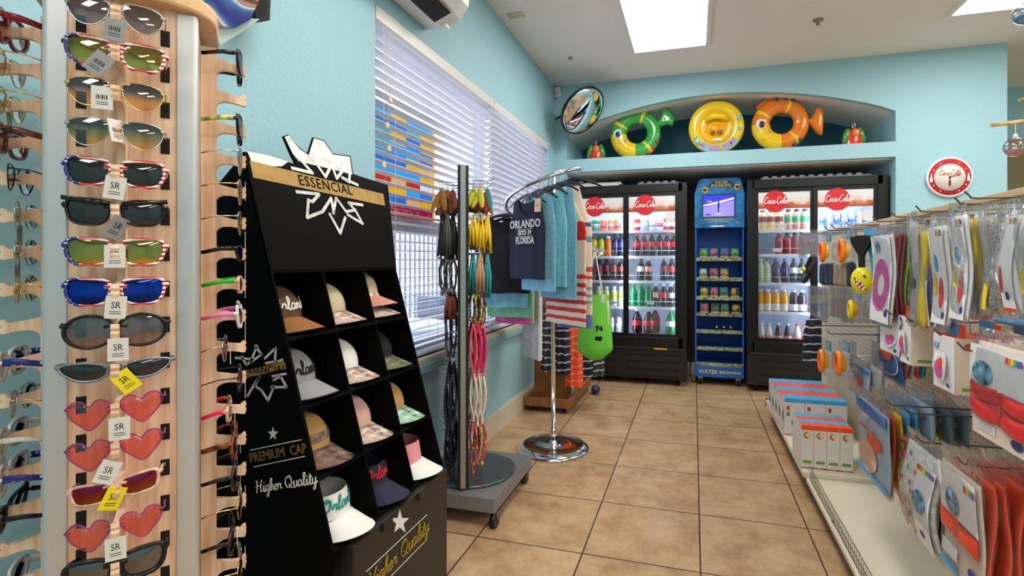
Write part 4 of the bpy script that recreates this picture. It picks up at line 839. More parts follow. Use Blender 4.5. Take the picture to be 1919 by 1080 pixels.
def sunglasses(face, row, shape, fk, lens, lab, fmat, tm=None, tagd=None, d=.071, tl=None, grp=None, tiltx=0, scale=1, roll=0):
    """face: 0 front, 1 side towards the caps, 3 side towards the shop door"""
    Rf = M.Rotation(RZ+(face*PI/2), 3, 'Z')
    p = TC+Rf@V((0, -(HW+d), 0)); p.z = ZTOP-row*PITCH+.001
    t = thing('sunglasses', lab, 'sunglasses', p, R=Rf @ M.Rotation(tiltx, 3, 'X') @ M.Rotation(roll, 3, 'Y'), group='sunglasses on the tower')
    fmm = FM[fmat]; tmm = FM[tm or fmat]; cx = .0333 if shape not in ('kid',) else .029; bend = lambda x, y, z: V((x, y+1.7*x*x, z))
    ol = closed_line(SHAPE[shape])
    b = MB()
    for s in (-1, 1):
        o = [(s*q.x, q.y) for q in ol]
        if fk == 'metal': b.tube([bend(s*cx+x, 0, z) for x, z in o], .0011, 6, closed=True)
        else:
            off = {'thick': .0055, 'mid': .0035, 'half': .0022}[fk]
            def out(x, z, e): l = math.hypot(x, z); return (x*(1+e/l), z*(1+e/l))
            oo = [out(x, z, off) for x, z in o]; ii = [out(x, z, -.0008) for x, z in o]; n = len(o)
            vs = [bend(s*cx+x, -.0022, z) for x, z in oo]+[bend(s*cx+x, -.0026, z) for x, z in ii]+[bend(s*cx+x, .0024, z) for x, z in oo]+[bend(s*cx+x, .002, z) for x, z in ii]; fs = []
            for k in range(n):
                q = (k+1) % n; fs += [(k, q, n+q, n+k), (2*n+q, 2*n+k, 3*n+k, 3*n+q), (k, 2*n+k, 2*n+q, q), (n+q, 3*n+q, 3*n+k, n+k)]
            b.add(vs, fs, 0, True)
            if fk == 'half': b.tube([bend(s*(cx+x), -.001, .0165+.004*x/.03) for x in (-.026, 0, .034)], .004, 8)
    if fk == 'metal':
        b.tube([bend(x, -.001, .006+.003*math.cos(x*140)) for x in (-.0115, -.005, 0, .005, .0115)], .0011, 6)
        if shape == 'aviator': b.tube([bend(x, 0, .0165) for x in (-.022, -.01, 0, .01, .022)], .0009, 6)
        for s in (-1, 1): b.tube([bend(s*.011, .001, -.002), (s*.008, .006, -.004)], .0015, 6)
    else: b.tube([bend(x, -.0002, .008+.0015*math.cos(x*150)) for x in (-.015, -.007, 0, .007, .015)], .0042 if fk == 'thick' else .003, 8)
    ex = cx+max(q.x for q in ol)+(.002 if fk == 'metal' else .004); ez = .010
    for s in (-1, 1): b.tube([bend(s*(ex-.006), 0, ez), bend(s*ex, .001, ez), bend(s*(ex+.001), .006, ez)], .0016 if fk == 'metal' else .0034, 6)
    b.build('frame', fmm, t)
    for s in (-1, 1):
        m = MB(); n = len(ol); k1 = [bend(s*cx+s*q.x, .0, q.y) for q in ol]; cc = bend(s*cx, -.003, 0); k2 = [V((s*cx, 0, 0))+(k-V((s*cx, 0, 0)))*.55+V((0, -.0022, 0)) for k in k1]
        og = V((s*cx, 0, 0)); m.add([q-og for q in k1+k2]+[cc-og], [(i, (i+1) % n, n+(i+1) % n, n+i) for i in range(n)]+[(n+i, n+(i+1) % n, 2*n) for i in range(n)], 0, True)
        lo = m.build('lens', LN[lens], t); lo.location = og
    L_ = (tl or d)-.004
    for s in (-1, 1):
        b = MB(); y0 = 1.7*ex*ex+.005
        if fk == 'metal': b.tube([(s*(ex+.001), y0, ez), (s*(ex-.002), L_*.6, ez-.001), (s*.058, L_, ez-.009)], .0013, 6)
        else:
            h0, h1 = (.0065, .0048) if fk == 'thick' else (.005, .0035)
            b.tube([(s*(ex+.001), y0, ez), (s*(ex-.001), L_*.5, ez-.001), (s*.0585, L_, ez-.009)], [h0, (h0+h1)/2, h1], 8, flat=.35)
        b.build('temple', tmm, t)
    if tagd:
        dx, dz, rot, col, tw = (list(tagd)+[0, 0, 0, 'w', 0])[:5] if len(tagd) < 5 else tagd
        R = M.Rotation(rot, 3, 'Y') @ M.Rotation(tw, 3, 'Z'); m = {'w': TAGW, 'g': TAGG, 'y': TAGY}[col]; c = V((dx, -.007, dz)); h = .017
        b = MB().obox(c, (.027, .0009, .037), R, 0)
        for i in range(0 if face == 0 and row >= 4 else 6): b.obox(c+R@V((-.007+.0026*i, -.0006, .001)), (.0009+.0008*(i % 2), .0003, .007), R, 1)
        for z in (-.007, -.0105): b.obox(c+R@V((0, -.0006, z)), (.015, .0003, .001), R, 1)
        pt = b.build('price_tag', [m, INK], t)
        if face == 0 and row >= 4: text('SR', .015, INK, pt, c+R@V((0, -.0008, .003)), R @ basis((1, 0, 0), (0, 0, 1)), name='tag_lettering', ex=.0001, sx=.8)
        MB().tube([(.004, .001, .006), V((dx*.5, -.003, dz*.4+.008)), c+R@V((0, 0, h-.004))], .0005, 5).build('tag_string', INK, t)
    return t
fr = lambda *a, **k: sunglasses(0, *a, **k); rt = lambda *a, **k: sunglasses(1, *a, **k); lf = lambda *a, **k: sunglasses(3, *a, **k)
fr(0, 'aviator', 'metal', 'smoke', 'rimless smoky aviator sunglasses at the top of the tower front', 'silver', tagd=(0, -.028, .1, 'g'))
fr(1, 'way', 'mid', 'gold', 'flag frame sunglasses with gold mirror lenses and grey tag behind, second row of tower', 'flag', tagd=(-.02, -.022, .6, 'g'))
fr(2, 'aviator', 'metal', 'sunset', 'gold aviator sunglasses with blue to amber lenses and white barcode tag', 'gold', tagd=(-.016, -.012, 0, 'w'))
fr(3, 'aviator', 'metal', 'sea', 'aviator sunglasses with teal to yellow lenses and edge-on tag, tower front', 'silver', tagd=(.002, .002, -.15, 'w', 1.0))
fr(4, 'way', 'mid', 'dark', 'flag frame sunglasses with plain dark lenses on tower front', 'flag', tagd=(0, -.026, .12, 'w'))
fr(5, 'way', 'half', 'dark', 'black browline sunglasses with dark lenses on tower front', 'black', tagd=(.002, -.026, .5, 'g', .7))
fr(6, 'way', 'mid', 'gold', 'flag frame sunglasses with olive mirror lenses and big white tag in the middle', 'flag', tagd=(0, -.008, 0, 'w'))
fr(7, 'way', 'mid', 'blue', 'flag frame sunglasses with blue mirror lenses on tower front', 'flag', tagd=(.001, -.026, .08, 'w'))
fr(8, 'oval', 'mid', 'violet', 'oversized black oval sunglasses with violet lenses', 'black', tagd=(.004, -.030, 0, 'w'))
fr(9, 'wrap', 'mid', 'dark', 'slim grey wraparound sunglasses with yellow tag', 'grey', tagd=(.014, -.018, -.6, 'y'), scale=.8)
fr(10, 'heart', 'metal', 'rose', 'pink heart sunglasses, topmost of the three heart pairs', 'purple', tagd=(.004, -.030, .05, 'w'), roll=-.06)
fr(11, 'heart', 'metal', 'rose', 'pink heart sunglasses, middle one of the three heart pairs', 'purple', tagd=(-.012, -.032, .5, 'w'), roll=-.08)
fr(12, 'kid', 'mid', 'fire', 'clear pink kids sunglasses with fiery lenses and yellow tag', 'clearpink', tagd=(-.004, -.012, .5, 'y', .4), roll=-.1)
fr(13, 'heart', 'metal', 'rose', 'pink heart sunglasses, lowest of the three heart pairs', 'purple', tagd=(-.002, -.030, .08, 'w'), roll=-.1)
fr(14, 'way', 'thick', 'navy', 'black sunglasses with dark blue lenses below the heart pairs', 'black', roll=-.05)
fr(15, 'round', 'metal', 'smoke', 'round smoky sunglasses at the bottom edge of tower front', 'gold')
A = 'on tower side facing the cap display'
rt(0, 'way', 'mid', 'grey', f'black frame sunglasses with white tag, top row {A}', 'black', tagd=(.035, -.008, .2, 'w'))
rt(2, 'way', 'mid', 'moss', f'leopard temple sunglasses with kraft tag {A}', 'black', tm='leopard', tagd=(.03, -.005, -.1, 'w'))
rt(3, 'aviator', 'metal', 'moss', f'thin silver aviators with amber lenses {A}', 'silver')
rt(4, 'aviator', 'metal', 'smoke', f'gold aviators with barcode tag on near temple {A}', 'gold', tagd=(-.055, -.004, -.1, 'w'))
rt(5, 'aviator', 'metal', 'moss', f'yellowish aviators above a white tag {A}', 'silver', tagd=(.02, -.036, 0, 'w'))
rt(6, 'wrap', 'mid', 'blue', f'black temple sunglasses with blue mirror lenses {A}', 'black', tagd=(.02, -.034, 0, 'w'))
rt(7, 'kid', 'mid', 'violet', f'kids sunglasses with bright green temples {A}', 'clearpink', tm='green', tagd=(.03, -.012, 0, 'w'))
rt(8, 'cat', 'mid', 'violet', f'white kids sunglasses with pink temples {A}', 'white', tm='pink', tagd=(.01, -.034, 0, 'w'))
rt(9, 'aviator', 'metal', 'purple', f'tilted purple lens sunglasses with silver temples {A}', 'silver', tagd=(-.03, -.012, .1, 'w'), d=.045, tl=.045)
rt(10, 'aviator', 'metal', 'purple', f'dark aviators above the magenta pair {A}', 'dark', tagd=(.02, -.03, 0, 'w'))
rt(11, 'kid', 'mid', 'moss', f'kids sunglasses with magenta temples and yellow tag {A}', 'clearpink', tm='hot', tagd=(0, -.03, -.2, 'y'), d=.052, tl=.052)
rt(12, 'oval', 'thick', 'smoke', f'tortoise brown oversized sunglasses {A}', 'brown', tagd=(.03, -.02, .2, 'w'), d=.062)
rt(13, 'oval', 'mid', 'dark', f'large dark brown sunglasses under the tortoise pair {A}', 'dark', tagd=(.02, -.03, .1, 'w'), d=.062)
rt(14, 'aviator', 'metal', 'sea', f'gold aviators with bluish lenses near the bottom {A}', 'gold', tagd=(.035, -.01, -.1, 'w'))
rt(15, 'oval', 'mid', 'dark', f'large dark sunglasses with crooked white tag {A}', 'dark', tagd=(-.04, .006, .7, 'w'), d=.057)
rt(16, 'aviator', 'metal', 'sea', f'pale aviators in the lowest visible row {A}', 'gold', tagd=(.03, -.01, -.05, 'w'))
B = 'on tower side facing the wall'
lf(0, 'oval', 'thick', 'smoke', f'dark red oversized sunglasses, top row {B}', 'red', roll=.1)
lf(1, 'aviator', 'metal', 'purple', f'purple aviators with barcode tag {B}', 'gold', tagd=(.05, -.024, 0, 'w'))
lf(2, 'aviator', 'metal', 'green', f'gold aviators with green lenses and wide tag {B}', 'gold', tagd=(-.03, -.015, .2, 'w'))
lf(3, 'way', 'thick', 'smoke', f'tortoise shell sunglasses with hanging tag {B}', 'brown', tagd=(.02, -.026, 0, 'w'))
lf(4, 'aviator', 'metal', 'grey', f'small grey lens aviators {B}', 'dark', d=.06)
lf(5, 'round', 'metal', 'green', f'round blue-green sunglasses, upper of two with grey tags {B}', 'silver', tagd=(-.01, -.034, 0, 'g'), d=.052)
lf(6, 'round', 'metal', 'green', f'round blue-green sunglasses, lower of two with grey tags {B}', 'silver', tagd=(.0, -.032, 0, 'g'), d=.052)
lf(7, 'round', 'metal', 'moss', f'round green sunglasses without tag {B}', 'gold', d=.052)
lf(9, 'way', 'thick', 'smoke', f'white sunglasses with starry blue temples, upper pair {B}', 'white', tm='star')
lf(10, 'aviator', 'metal', 'green', f'green aviators with silver temple between the starry pairs {B}', 'silver', d=.057)
lf(11, 'way', 'mid', 'navy', f'clear frame sunglasses with thin white temples {B}', 'clear', tagd=(0, -.032, 0, 'w'))
lf(12, 'way', 'thick', 'dark', f'white sunglasses with starry blue temples, lower pair {B}', 'white', tm='star')
lf(13, 'cat', 'mid', 'navy', f'black sunglasses with long dark lenses {B}', 'black')
lf(15, 'way', 'thick', 'dark', f'white frame dark lens sunglasses in the lowest row {B}', 'clear')

# ================================================================= cap display
CB = mat('display_black', (8, 8, 9), 0.55, spec=.06, noise=.25, nscale=14); CBI = mat('display_inner', (13, 12, 12), .4); CBL = mat('display_base', (38, 34, 28), .45); PAPER = mat('print_white', (232, 232, 228), .5); PGOLD = mat('print_goldband', (166, 132, 58), .5, noise=.08, nscale=30); PGREY = mat('print_silver', (206, 206, 206), .4, noise=.15, nscale=30)
CY0, CY1 = 1.055, 1.625
def fx(z): return -.853-.272*(z-.464)
zc = [.464, .6375, .811, .9845, 1.158]; ZH = 1.466; XB = -1.27
t = thing('cap_display', 'black cardboard cap display with twelve cells and a star emblem header', 'display stand', (0, 0, 0))
FN_ = V((1, 0, .272)).normalized(); FP_ = V((fx(.464), CY0, .464))
sidep = [(fx(.43), .43), (fx(ZH), ZH), (-1.215, 1.385), (XB, 1.30), (XB, .3), (-.92, .3)]
for y in (CY0, CY1-.008): MB().prism([(x, y, z) for x, z in sidep], (0, .008, 0)).build('side_panel', CB, t, .002)
b = MB(); hp = [(CY0, ZH), (CY0, zc[4]-.006), (CY1, zc[4]-.006), (CY1, ZH-.01)]
crown = [oP(u, v, FP_, FN_) for u, v in ((727, 347), (676, 331), (662, 326), (657, 292), (625, 288), (607, 263), (588, 257), (578, 289), (560, 276), (540, 252), (532, 255), (546, 288), (556, 308))]
b.prism([V((fx(zc[4]-.006), CY0, zc[4]-.006)), V((fx(zc[4]-.006), CY1, zc[4]-.006))]+crown+[V((fx(ZH), CY0, ZH))], -FN_*.008); hd = b.build('header', CB, t)
MB().box((XB, CY0+.008, .3), (XB+.006, CY1-.008, 1.3)).build('back_panel', CBI, t)
for z in zc: MB().prism([(fx(z), CY0+.008, z), (fx(z-.008), CY0+.008, z-.008), (XB+.006, CY0+.008, z-.008), (XB+.006, CY0+.008, z)], (0, CY1-CY0-.016, 0)).build('cell_shelf', CB, t)
cw = (CY1-CY0)/3
for i in (1, 2): MB().prism([(fx(zc[0]), CY0+cw*i-.003, zc[0]), (fx(zc[4]), CY0+cw*i-.003, zc[4]-.008), (XB+.006, CY0+cw*i-.003, zc[4]-.008), (XB+.006, CY0+cw*i-.003, zc[0])], (0, .006, 0)).build('cell_divider', CB, t)
b = MB(); b.box((XB, CY0+.05, 0), (-.83, CY1-.012, .456)); bs = b.build('base_box', CBL, t, .004)
for i in (1, 2): MB().box((-.83, CY0+cw*i-.022, .432), (-.822, CY0+cw*i+.022, .456)).build('locking_tab', CBL, t)
# printing on the header
def on(u, v, d=.0012): return oP(u, v, FP_, FN_)+FN_*d
def onp(parent, name, pts, m, d=.0012): return MB().poly([on(u, v, d) for u, v in pts]).build(name, m, parent)
onp(hd, 'gold_band', ((467, 301), (718, 364), (721, 386), (474, 333)), PGOLD)
onp(hd, 'brush_print', ((463, 284), (500, 291), (540, 303), (528, 312), (500, 312), (513, 321), (470, 301)), PAPER, .001)
onp(hd, 'crown_print', ((533, 257), (541, 254), (560, 279), (578, 291), (588, 259), (606, 265), (624, 290), (655, 294), (660, 328), (640, 322), (560, 303), (548, 288)), mat('crown_silver', (214, 214, 212), .4, noise=.12, nscale=40), .001)
yv = V((0, 1, 0)); RH_ = basis(yv, V((-.272, 0, 1)))
pc = on(612, 349, .0022); text('ESSENCIAL', .046, CB, hd, pc, RH_, sp=1.12)
def c4(p): return [(430+x/2.5714, 240+y/2.5714) for x, y in p]
def ribbon(lines, w, m, parent, d=.0016, conv=c4, name='emblem_print', pl=None):
    b = MB(); f = pl or on
    for l in lines:
        P = [f(u, v, d) for u, v in conv(l)]
        for a, c in zip(P, P[1:]):
            q = (c-a).normalized(); b.bar(a-q*w*.3, c+q*w*.3, w, .0012, up=FN_ if pl is None else V((0, -1, 0)))
    return b.build(name, m, parent)
EM = [[(320, 308), (430, 320), (398, 356), (378, 348), (372, 432), (446, 404), (488, 338), (500, 412)], [(480, 414), (532, 508), (556, 432)], [(498, 412), (512, 338), (560, 404), (606, 396)], [(640, 372), (572, 362), (606, 400), (640, 462), (566, 418)]]
ribbon(EM, .010, PGREY, hd)
EU = [[(298, 194), (398, 218), (356, 172), (330, 140)], [(400, 150), (460, 236), (490, 178), (514, 244), (556, 190)], [(578, 190), (575, 262), (540, 240), (616, 276)]]
ribbon(EU, .010, PAPER, hd, .002)
# printing on the side panel (faces the front of the shop)
SP = V((0, CY0, 0)); SN_ = V((0, -1, 0))
def sd(u, v, d=.0012): return oP(u, v, SP, SN_)+SN_*d
sp = [c for c in t.children if c.name.startswith('side_panel')][0]
def c5(p): return [(430+x/2.4548, 640+y/2.4548) for x, y in p]
MB().poly([sd(u, v, .001) for u, v in c5(((70, 135), (255, 92), (262, 126), (76, 168)))]).build('gold_band', PGOLD, sp)
text('ESSENCIAL', .026, CB, sp, sd(*c5([(165, 130)])[0], .002), basis((1, 0, 0), (0, 0, 1)) @ M.Rotation(.06, 3, 'Z'), sp=1.1)
ribbon([[(30, 75), (110, 82), (80, 110), (60, 70)], [(130, 20), (100, 95), (150, 60), (120, 20)], [(165, 78), (215, 30), (212, 92), (170, 100)], [(225, 92), (246, 84)], [(86, 250), (140, 160), (120, 205), (150, 225), (180, 272), (208, 205)], [(205, 178), (238, 160), (264, 210), (196, 210)], [(262, 148), (200, 160)]], .006, PGREY, sp, .0018, c5, pl=sd)
def star5(cu, cv, r, pl, conv, sk=0): return [pl(*conv([(cu+(r if i % 2 == 0 else r*.4)*math.sin(PI*i/5)*.75, cv-(r if i % 2 == 0 else r*.4)*math.cos(PI*i/5)+sk*math.sin(PI*i/5))])[0]) for i in range(10)]
MB().poly(star5(202, 425, 34, sd, c5)).build('star_print', PAPER, sp)
for a, c in (((98, 500), (332, 452)), ((114, 577), (348, 528))):
    ribbon([[a, c]], .002, PAPER, sp, .0014, c5, 'rule_print', sd)
side_R = basis(sd(*c5([(330, 500)])[0])-sd(*c5([(110, 540)])[0]), (0, 0, 1))
text('PREMIUM  CAP', .034, mat('print_olive', (120, 100, 40), .5), sp, sd(*c5([(222, 516)])[0]), side_R, sx=.82, bold=.0005)
script('Higher Quality', .031, PAPER, sp, sd(*c5([(258, 650)])[0], .002), side_R, .045, .15, fat=.82)
# base front
BP = V((-.83, 0, 0)); BN = V((1, 0, 0))
def bf(u, v, d=.0012): return oP(u, v, BP, BN)+BN*d
MB().poly(star5(782, 832, 60, bf, c5)).build('star_print', PAPER, bs)
for a, c in (((628, 1060), (907, 798)), ((742, 1080), (907, 912))):
    P = [bf(*c5([q])[0]) for q in (a, c)]; MB().bar(P[0], P[1], .002, .001, up=V((1, 0, 0))).build('rule_print', PAPER, bs)
bR = basis(bf(*c5([(900, 860)])[0])-bf(*c5([(690, 1050)])[0]), (0, 0, 1)); script('Higher Quality', .05, mat('print_gold2', (150, 128, 40), .4), bs, bf(*c5([(785, 970)])[0], .002), basis((0, 1, 0), (0, 0, 1)), .045, .15, fat=.85)

# caps and visors in the cells
def cap_thing(row, col, lab, crown, brim, kind='cap', word=None, wm=None, band=None, under=None, dx=0):
    z = zc[3-row]; y = CY0+cw*(col+.5)
    x = fx(z)-.085+dx; t = thing('sun_visor' if kind == 'visor' else 'baseball_cap', lab, 'visor' if kind == 'visor' else 'cap', (x, y, z+.007), 0, 'caps in the cap display')
    R0 = .078
    def dome(a, v):
        th = 2*PI*a; ph = v*PI/2; return (R0*1.08*math.cos(th)*math.cos(ph)-.06, R0*math.sin(th)*math.cos(ph), .035+.088*math.sin(ph)**.9)
    b = MB()
    if kind == 'cap':
        b.grid(dome, 28, 9, closeu=True); b.build('crown', crown, t)
        MB().lathe([(.007, 0), (.006, .004), (.001, .006)], 10, c=(-.06, 0, .122)).build('top_button', crown, t)
        if band: MB().grid(lambda a, v: V(dome(.5+(a-.5)*.44+.5, .12+.16*v))*1.0+V((.0025, 0, 0)), 14, 3).build('front_band', band, t)
    else:
        b.grid(lambda a, v: (R0*1.08*(1-.12*v)*math.cos(2*PI*a)-.06, R0*(1-.1*v)*math.sin(2*PI*a), .035+.062*v), 28, 4, closeu=True); b.grid(lambda a, v: (R0*1.03*(1-.12*v)*math.cos(2*PI*a)-.06, R0*.95*(1-.1*v)*math.sin(2*PI*a), .035+.062*v), 28, 4, closeu=True); b.build('headband', crown, t)
    def brim_fn(a, v, e=0):
        th = (a-.5)*PI*1.04; r = 1+v*.98; px = (R0*1.08*math.cos(th)*(1 if v == 0 else r)); py = R0*math.sin(th)*(1+.10*v)
        return (px-.06+e*0, py, .036-.024*v*math.cos(th)-.55*py*py/R0*(.35+.5*v)*.75+.02*v*0-e)
    b = MB(); b.grid(lambda a, v: brim_fn(a, v), 20, 6); b.grid(lambda a, v: brim_fn(a, v, .0035), 20, 6, mi=1)
    b.tube([V(brim_fn(i/19, 1, .0017)) for i in range(20)], .002, 6, mi=1); b.build('brim', [brim, under or brim], t)
    if word:
        o = script(word, .034, wm, t, (0, 0, 0), basis((0, 1, 0), (0, 0, 1)), .07, .15, fat=.9)
        for vv in o.data.vertices:
            y_ = max(-.07, min(.07, vv.co.y)); zz = vv.co.z+.072; sh = math.sqrt(max(0, 1-(y_/R0)**2)); k = math.cos(math.asin(min(1, max(0, (zz-.035)/.088)))) if kind == 'cap' else 1-.12*(zz-.035)/.062
            vv.co = V((R0*1.085*sh*k-.06+.002+vv.co.x*.3, y_, zz))
    return t
fab = lambda n, c=(0, 0, 0), **k: mat('fabric_'+n, c, .85, **k)
flo = lambda n, c=(0, 0, 0), **k: mat('fabric_'+n, c, .8, noise=.75, nscale=45)
KH, DKB, GR, WH, NV, TAN, BLKF = fab('khaki', (150, 100, 56)), fab('mocha', (96, 66, 40)), fab('grey', (150, 150, 152), bump=.2, bscale=300), fab('white', (236, 234, 230)), fab('navy', (42, 42, 66)), fab('tan', (186, 144, 88)), fab('black', (22, 22, 24))
F1, F2, F3, F4 = flo('floral_red', (200, 130, 120)), flo('floral_dark', (90, 70, 60)), flo('floral_green', (120, 150, 130)), flo('floral_olive', (80, 84, 62))
cap_thing(0, 0, 'brown and black cap with tan brim, top row of the display', DKB, KH, word='Orlando', wm=WH)
cap_thing(0, 1, 'cream cap with pink floral brim, top row middle cell', fab('cream', (200, 186, 150)), F1)
t = cap_thing(0, 2, 'pink floral brim cap, lower of two stacked in top row', F1, F1)
t2 = cap_thing(0, 2, 'pink trimmed cap stacked on another in the top row', fab('cream'), fab('salmon', (206, 140, 120)), under=F1); t2.location.z += .036; t2.location.x -= .012
cap_thing(1, 0, 'heather grey cap with black lettering, second row', GR, GR, word='Orlando', wm=BLKF, under=NV)
cap_thing(1, 1, 'white cap with red floral brim, second row', WH, F1)
cap_thing(1, 2, 'black cap with dark edge brim, second row cell by the window', BLKF, F4, under=BLKF)
cap_thing(2, 0, 'tan cap with tropical flower brim and black front band, third row', TAN, F2, band=F2, word=None)
cap_thing(2, 1, 'pale pink cap with floral brim, third row middle cell', fab('blush', (214, 170, 160)), F1)
cap_thing(2, 2, 'beige cap with leafy white brim, third row cell by the window', TAN, F3)
cap_thing(3, 0, 'white sun visor with teal lettering, bottom row', WH, WH, 'visor', 'Orlando', fab('tealthread', (30, 150, 140)), dx=.02)
cap_thing(3, 1, 'navy sun visor with red lettering, bottom row', NV, NV, 'visor', 'Orlando', fab('redthread', (220, 40, 50)), dx=.01)
cap_thing(3, 2, 'white sun visor with pink band, bottom row cell by the window', fab('pinkband', (236, 150, 160)), WH, 'visor', dx=.02)

# swirl board and black box on the wall above the display
t = thing('black_wall_box', 'black box fixed high on the wall behind the swirl board', 'speaker', (0, 0, 0))
a = [oX(u, v, LX+.10) for u, v in ((440, -60), (511, -60), (507, 38), (480, 43))]; MB().prism(a, (-.10, 0, 0)).build('case', BLACK, t, .004)
a = [oX(u, v, LX+.102) for u, v in ((470, -40), (500, -40), (498, 30), (478, 36))]; MB().prism(a, (.003, 0, 0)).build('grille', SLOT, t)
def swirl():
    m, n, b, N, L = nodes('swirl_print'); tc = N('TexCoord'); wv = N('TexWave'); wv.inputs['Scale'].default_value = 5; wv.inputs['Distortion'].default_value = 14; wv.inputs['Detail'].default_value = 1.5; L(tc.outputs['Object'], wv.inputs['Vector'])
    r = N('ValToRGB'); L(wv.outputs['Fac'], r.inputs[0]); e = r.color_ramp.elements
    for _ in range(4): e.new(.5)
    for k, (p, c) in enumerate(((0, (60, 60, 140)), (.2, (90, 130, 180)), (.4, (226, 230, 236)), (.55, (160, 120, 140)), (.75, (196, 160, 130)), (1, (120, 60, 70)))): e[k].position = p; e[k].color = lin(c)
    L(r.outputs[0], b.inputs['Base Color']); b.inputs['Roughness'].default_value = .2; return m
t = thing('swirl_board', 'board with swirling marbled print and pale underside, hung high by the tower', 'board', (0, 0, 0))
bn = V((.8, -.55, -.25)).normalized(); bp0 = V((-1.16, 1.08, 1.92)); bpts = [oP(u, v, bp0, bn) for u, v in ((380, -60), (492, -60), (486, 0), (470, 36), (440, 52), (410, 50), (385, 30))]
MB().prism(bpts, -bn*.012).build('deck', swirl(), t, .003)
un = [oP(u, v, bp0-bn*.013, bn) for u, v in ((385, 30), (410, 47), (440, 50), (470, 34), (487, 36), (450, 62), (414, 84), (395, 60))]; MB().prism(un, -bn*.01).build('underside', mat('board_pale', (206, 222, 224), .4), t)
MB().tube([bp0-bn*.02, V((LX+.10, bp0.y+.12, bp0.z+.06))], .006, 6).build('mount', BLACK, t)
# ================================================================= jewellery spinner
SPG = mat('spinner_grey', (132, 134, 134), .35, .25); PBLK = mat('spinner_panel', (24, 21, 19), .5)
e0 = V((-1.007, 2.112, 0)); sdir = V((-.43, .903, 0)).normalized(); sper = V((sdir.y, -sdir.x, 0)); SL = .40
t = thing('jewellery_spinner', 'rolling jewellery spinner with tall black hook panel on a square grey base', 'display stand', (0, 0, 0))
MB().box((-1.285, 2.075, .07), (-.84, 2.61, .135)).build('base', SPG, t, .004)
pc0 = V((-1.065, 2.335, .136)); MB().lathe([(.205, 0), (.215, .002), (.215, .010), (.205, .012)], 48, c=pc0).build('turntable', mat('turntable_grey', (96, 102, 106), .25, .6), t)
for x, y in ((-.85, 2.10), (-.865, 2.565), (-1.25, 2.115), (-1.25, 2.57)):
    cs = MB().cyl((x-.013, y, .033), (x+.013, y, .033), .033, 14).build('caster', BLACK, t); MB().box((x-.018, y-.01, .035), (x+.018, y+.01, .072)).build('fork', STEEL, cs)
Rsp = M((sper, -sdir, V((0, 0, 1)))).transposed(); pcn = e0+sdir*(SL/2)
MB().obox(pcn+V((0, 0, .148+.735)), (.05, SL, 1.47), Rsp).build('hook_panel', PBLK, t, .003)
MB().obox(e0-sdir*.002+V((0, 0, .883)), (.023, .006, 1.47), Rsp).build('edge_strip', mat('edge_steel', (168, 168, 166), .3, .8), t)
MB().obox(e0+sdir*(SL+.002)+V((0, 0, .883)), (.023, .006, 1.47), Rsp).build('edge_strip', mat('edge_steel'), t)
MB().tube([pcn+V((-.02, 0, 1.61)), pcn+V((0, 0, 1.64)), pcn+V((.02, 0, 1.62))], .005, 6).build('top_clip', STEEL, t)
STR = lambda n, c, r=.5: mat('strand_'+n, c, r)
def strand(kind, base, out, L, mats, lab, cat, grp):
    """one strand hung on a spinner hook; base = point on the hook"""
    nm = {'feather': 'feather_earring', 'bead': 'bead_necklace', 'cord': 'cord_necklace', 'tassel': 'leather_tassel'}[kind]
    t = thing(nm, lab, cat, base, 0, grp); b = MB(); w = .017; j = random.uniform(-.006, .006)
    if kind == 'cord':
        b.tube([(-.002, 0, 0), (-w, j, -L*.3), (-w*.8, 0, -L*.75), (0, j, -L), (w*.8, 0, -L*.75), (w, -j, -L*.3), (.002, 0, 0)], .0036, 5); b.build('loop', mats[0], t)
        for z in (.5, .78): MB().ell((w*(.9 if z < .6 else -.8), 0, -L*z), (.006, .006, .008), n=8).build('bead', mats[1], t)
        MB().ell((0, j, -L), (.008, .006, .011), n=8).build('pendant', mats[1], t)
    elif kind == 'bead':
        for s in (-1, 1):
            pts = [V((s*w*math.sin(PI*min(1, q*1.05)), j*q, -L*q)) for q in [i/36 for i in range(37)]]
            b.tube(pts, [.0068 if i % 2 else .004 for i in range(37)], 6)
        b.build('beads', mats[0], t); MB().ell((0, j, -L-.008), (.007, .006, .014), n=8).build('pendant', mats[1], t)
    elif kind == 'feather':
        b.tube([(0, 0, 0), (0, 0, -.03)], .001, 4); b.build('earwire', STEEL, t)
        for k in (-1, 0, 1):
            a = k*.28+random.uniform(-.1, .1); R = M.Rotation(a, 3, 'Y') @ M.Rotation(random.uniform(-.4, .4), 3, 'X')
            m = MB(); m.ell(V((0, k*.006, -.03))+R@V((0, 0, -L*.42)), (.016, .004, L*.42), R, 10); m.build('feather', mats[(k+1) % len(mats)], t)
    else:
        for k in range(3):
            x = (k-1)*.012; b.tube([(x*.3, 0, 0), (x, random.uniform(-.01, .01), -L*.5), (x*1.3, random.uniform(-.01, .01), -L)], [.004, .0085, .006], 6)
        b.build('strips', mats[0], t); MB().ell((0, 0, -L*.2), (.008, .008, .008), n=8).build('bead', mats[1], t)
HK = mat('hook_wire', (120, 116, 110), .3, 1)
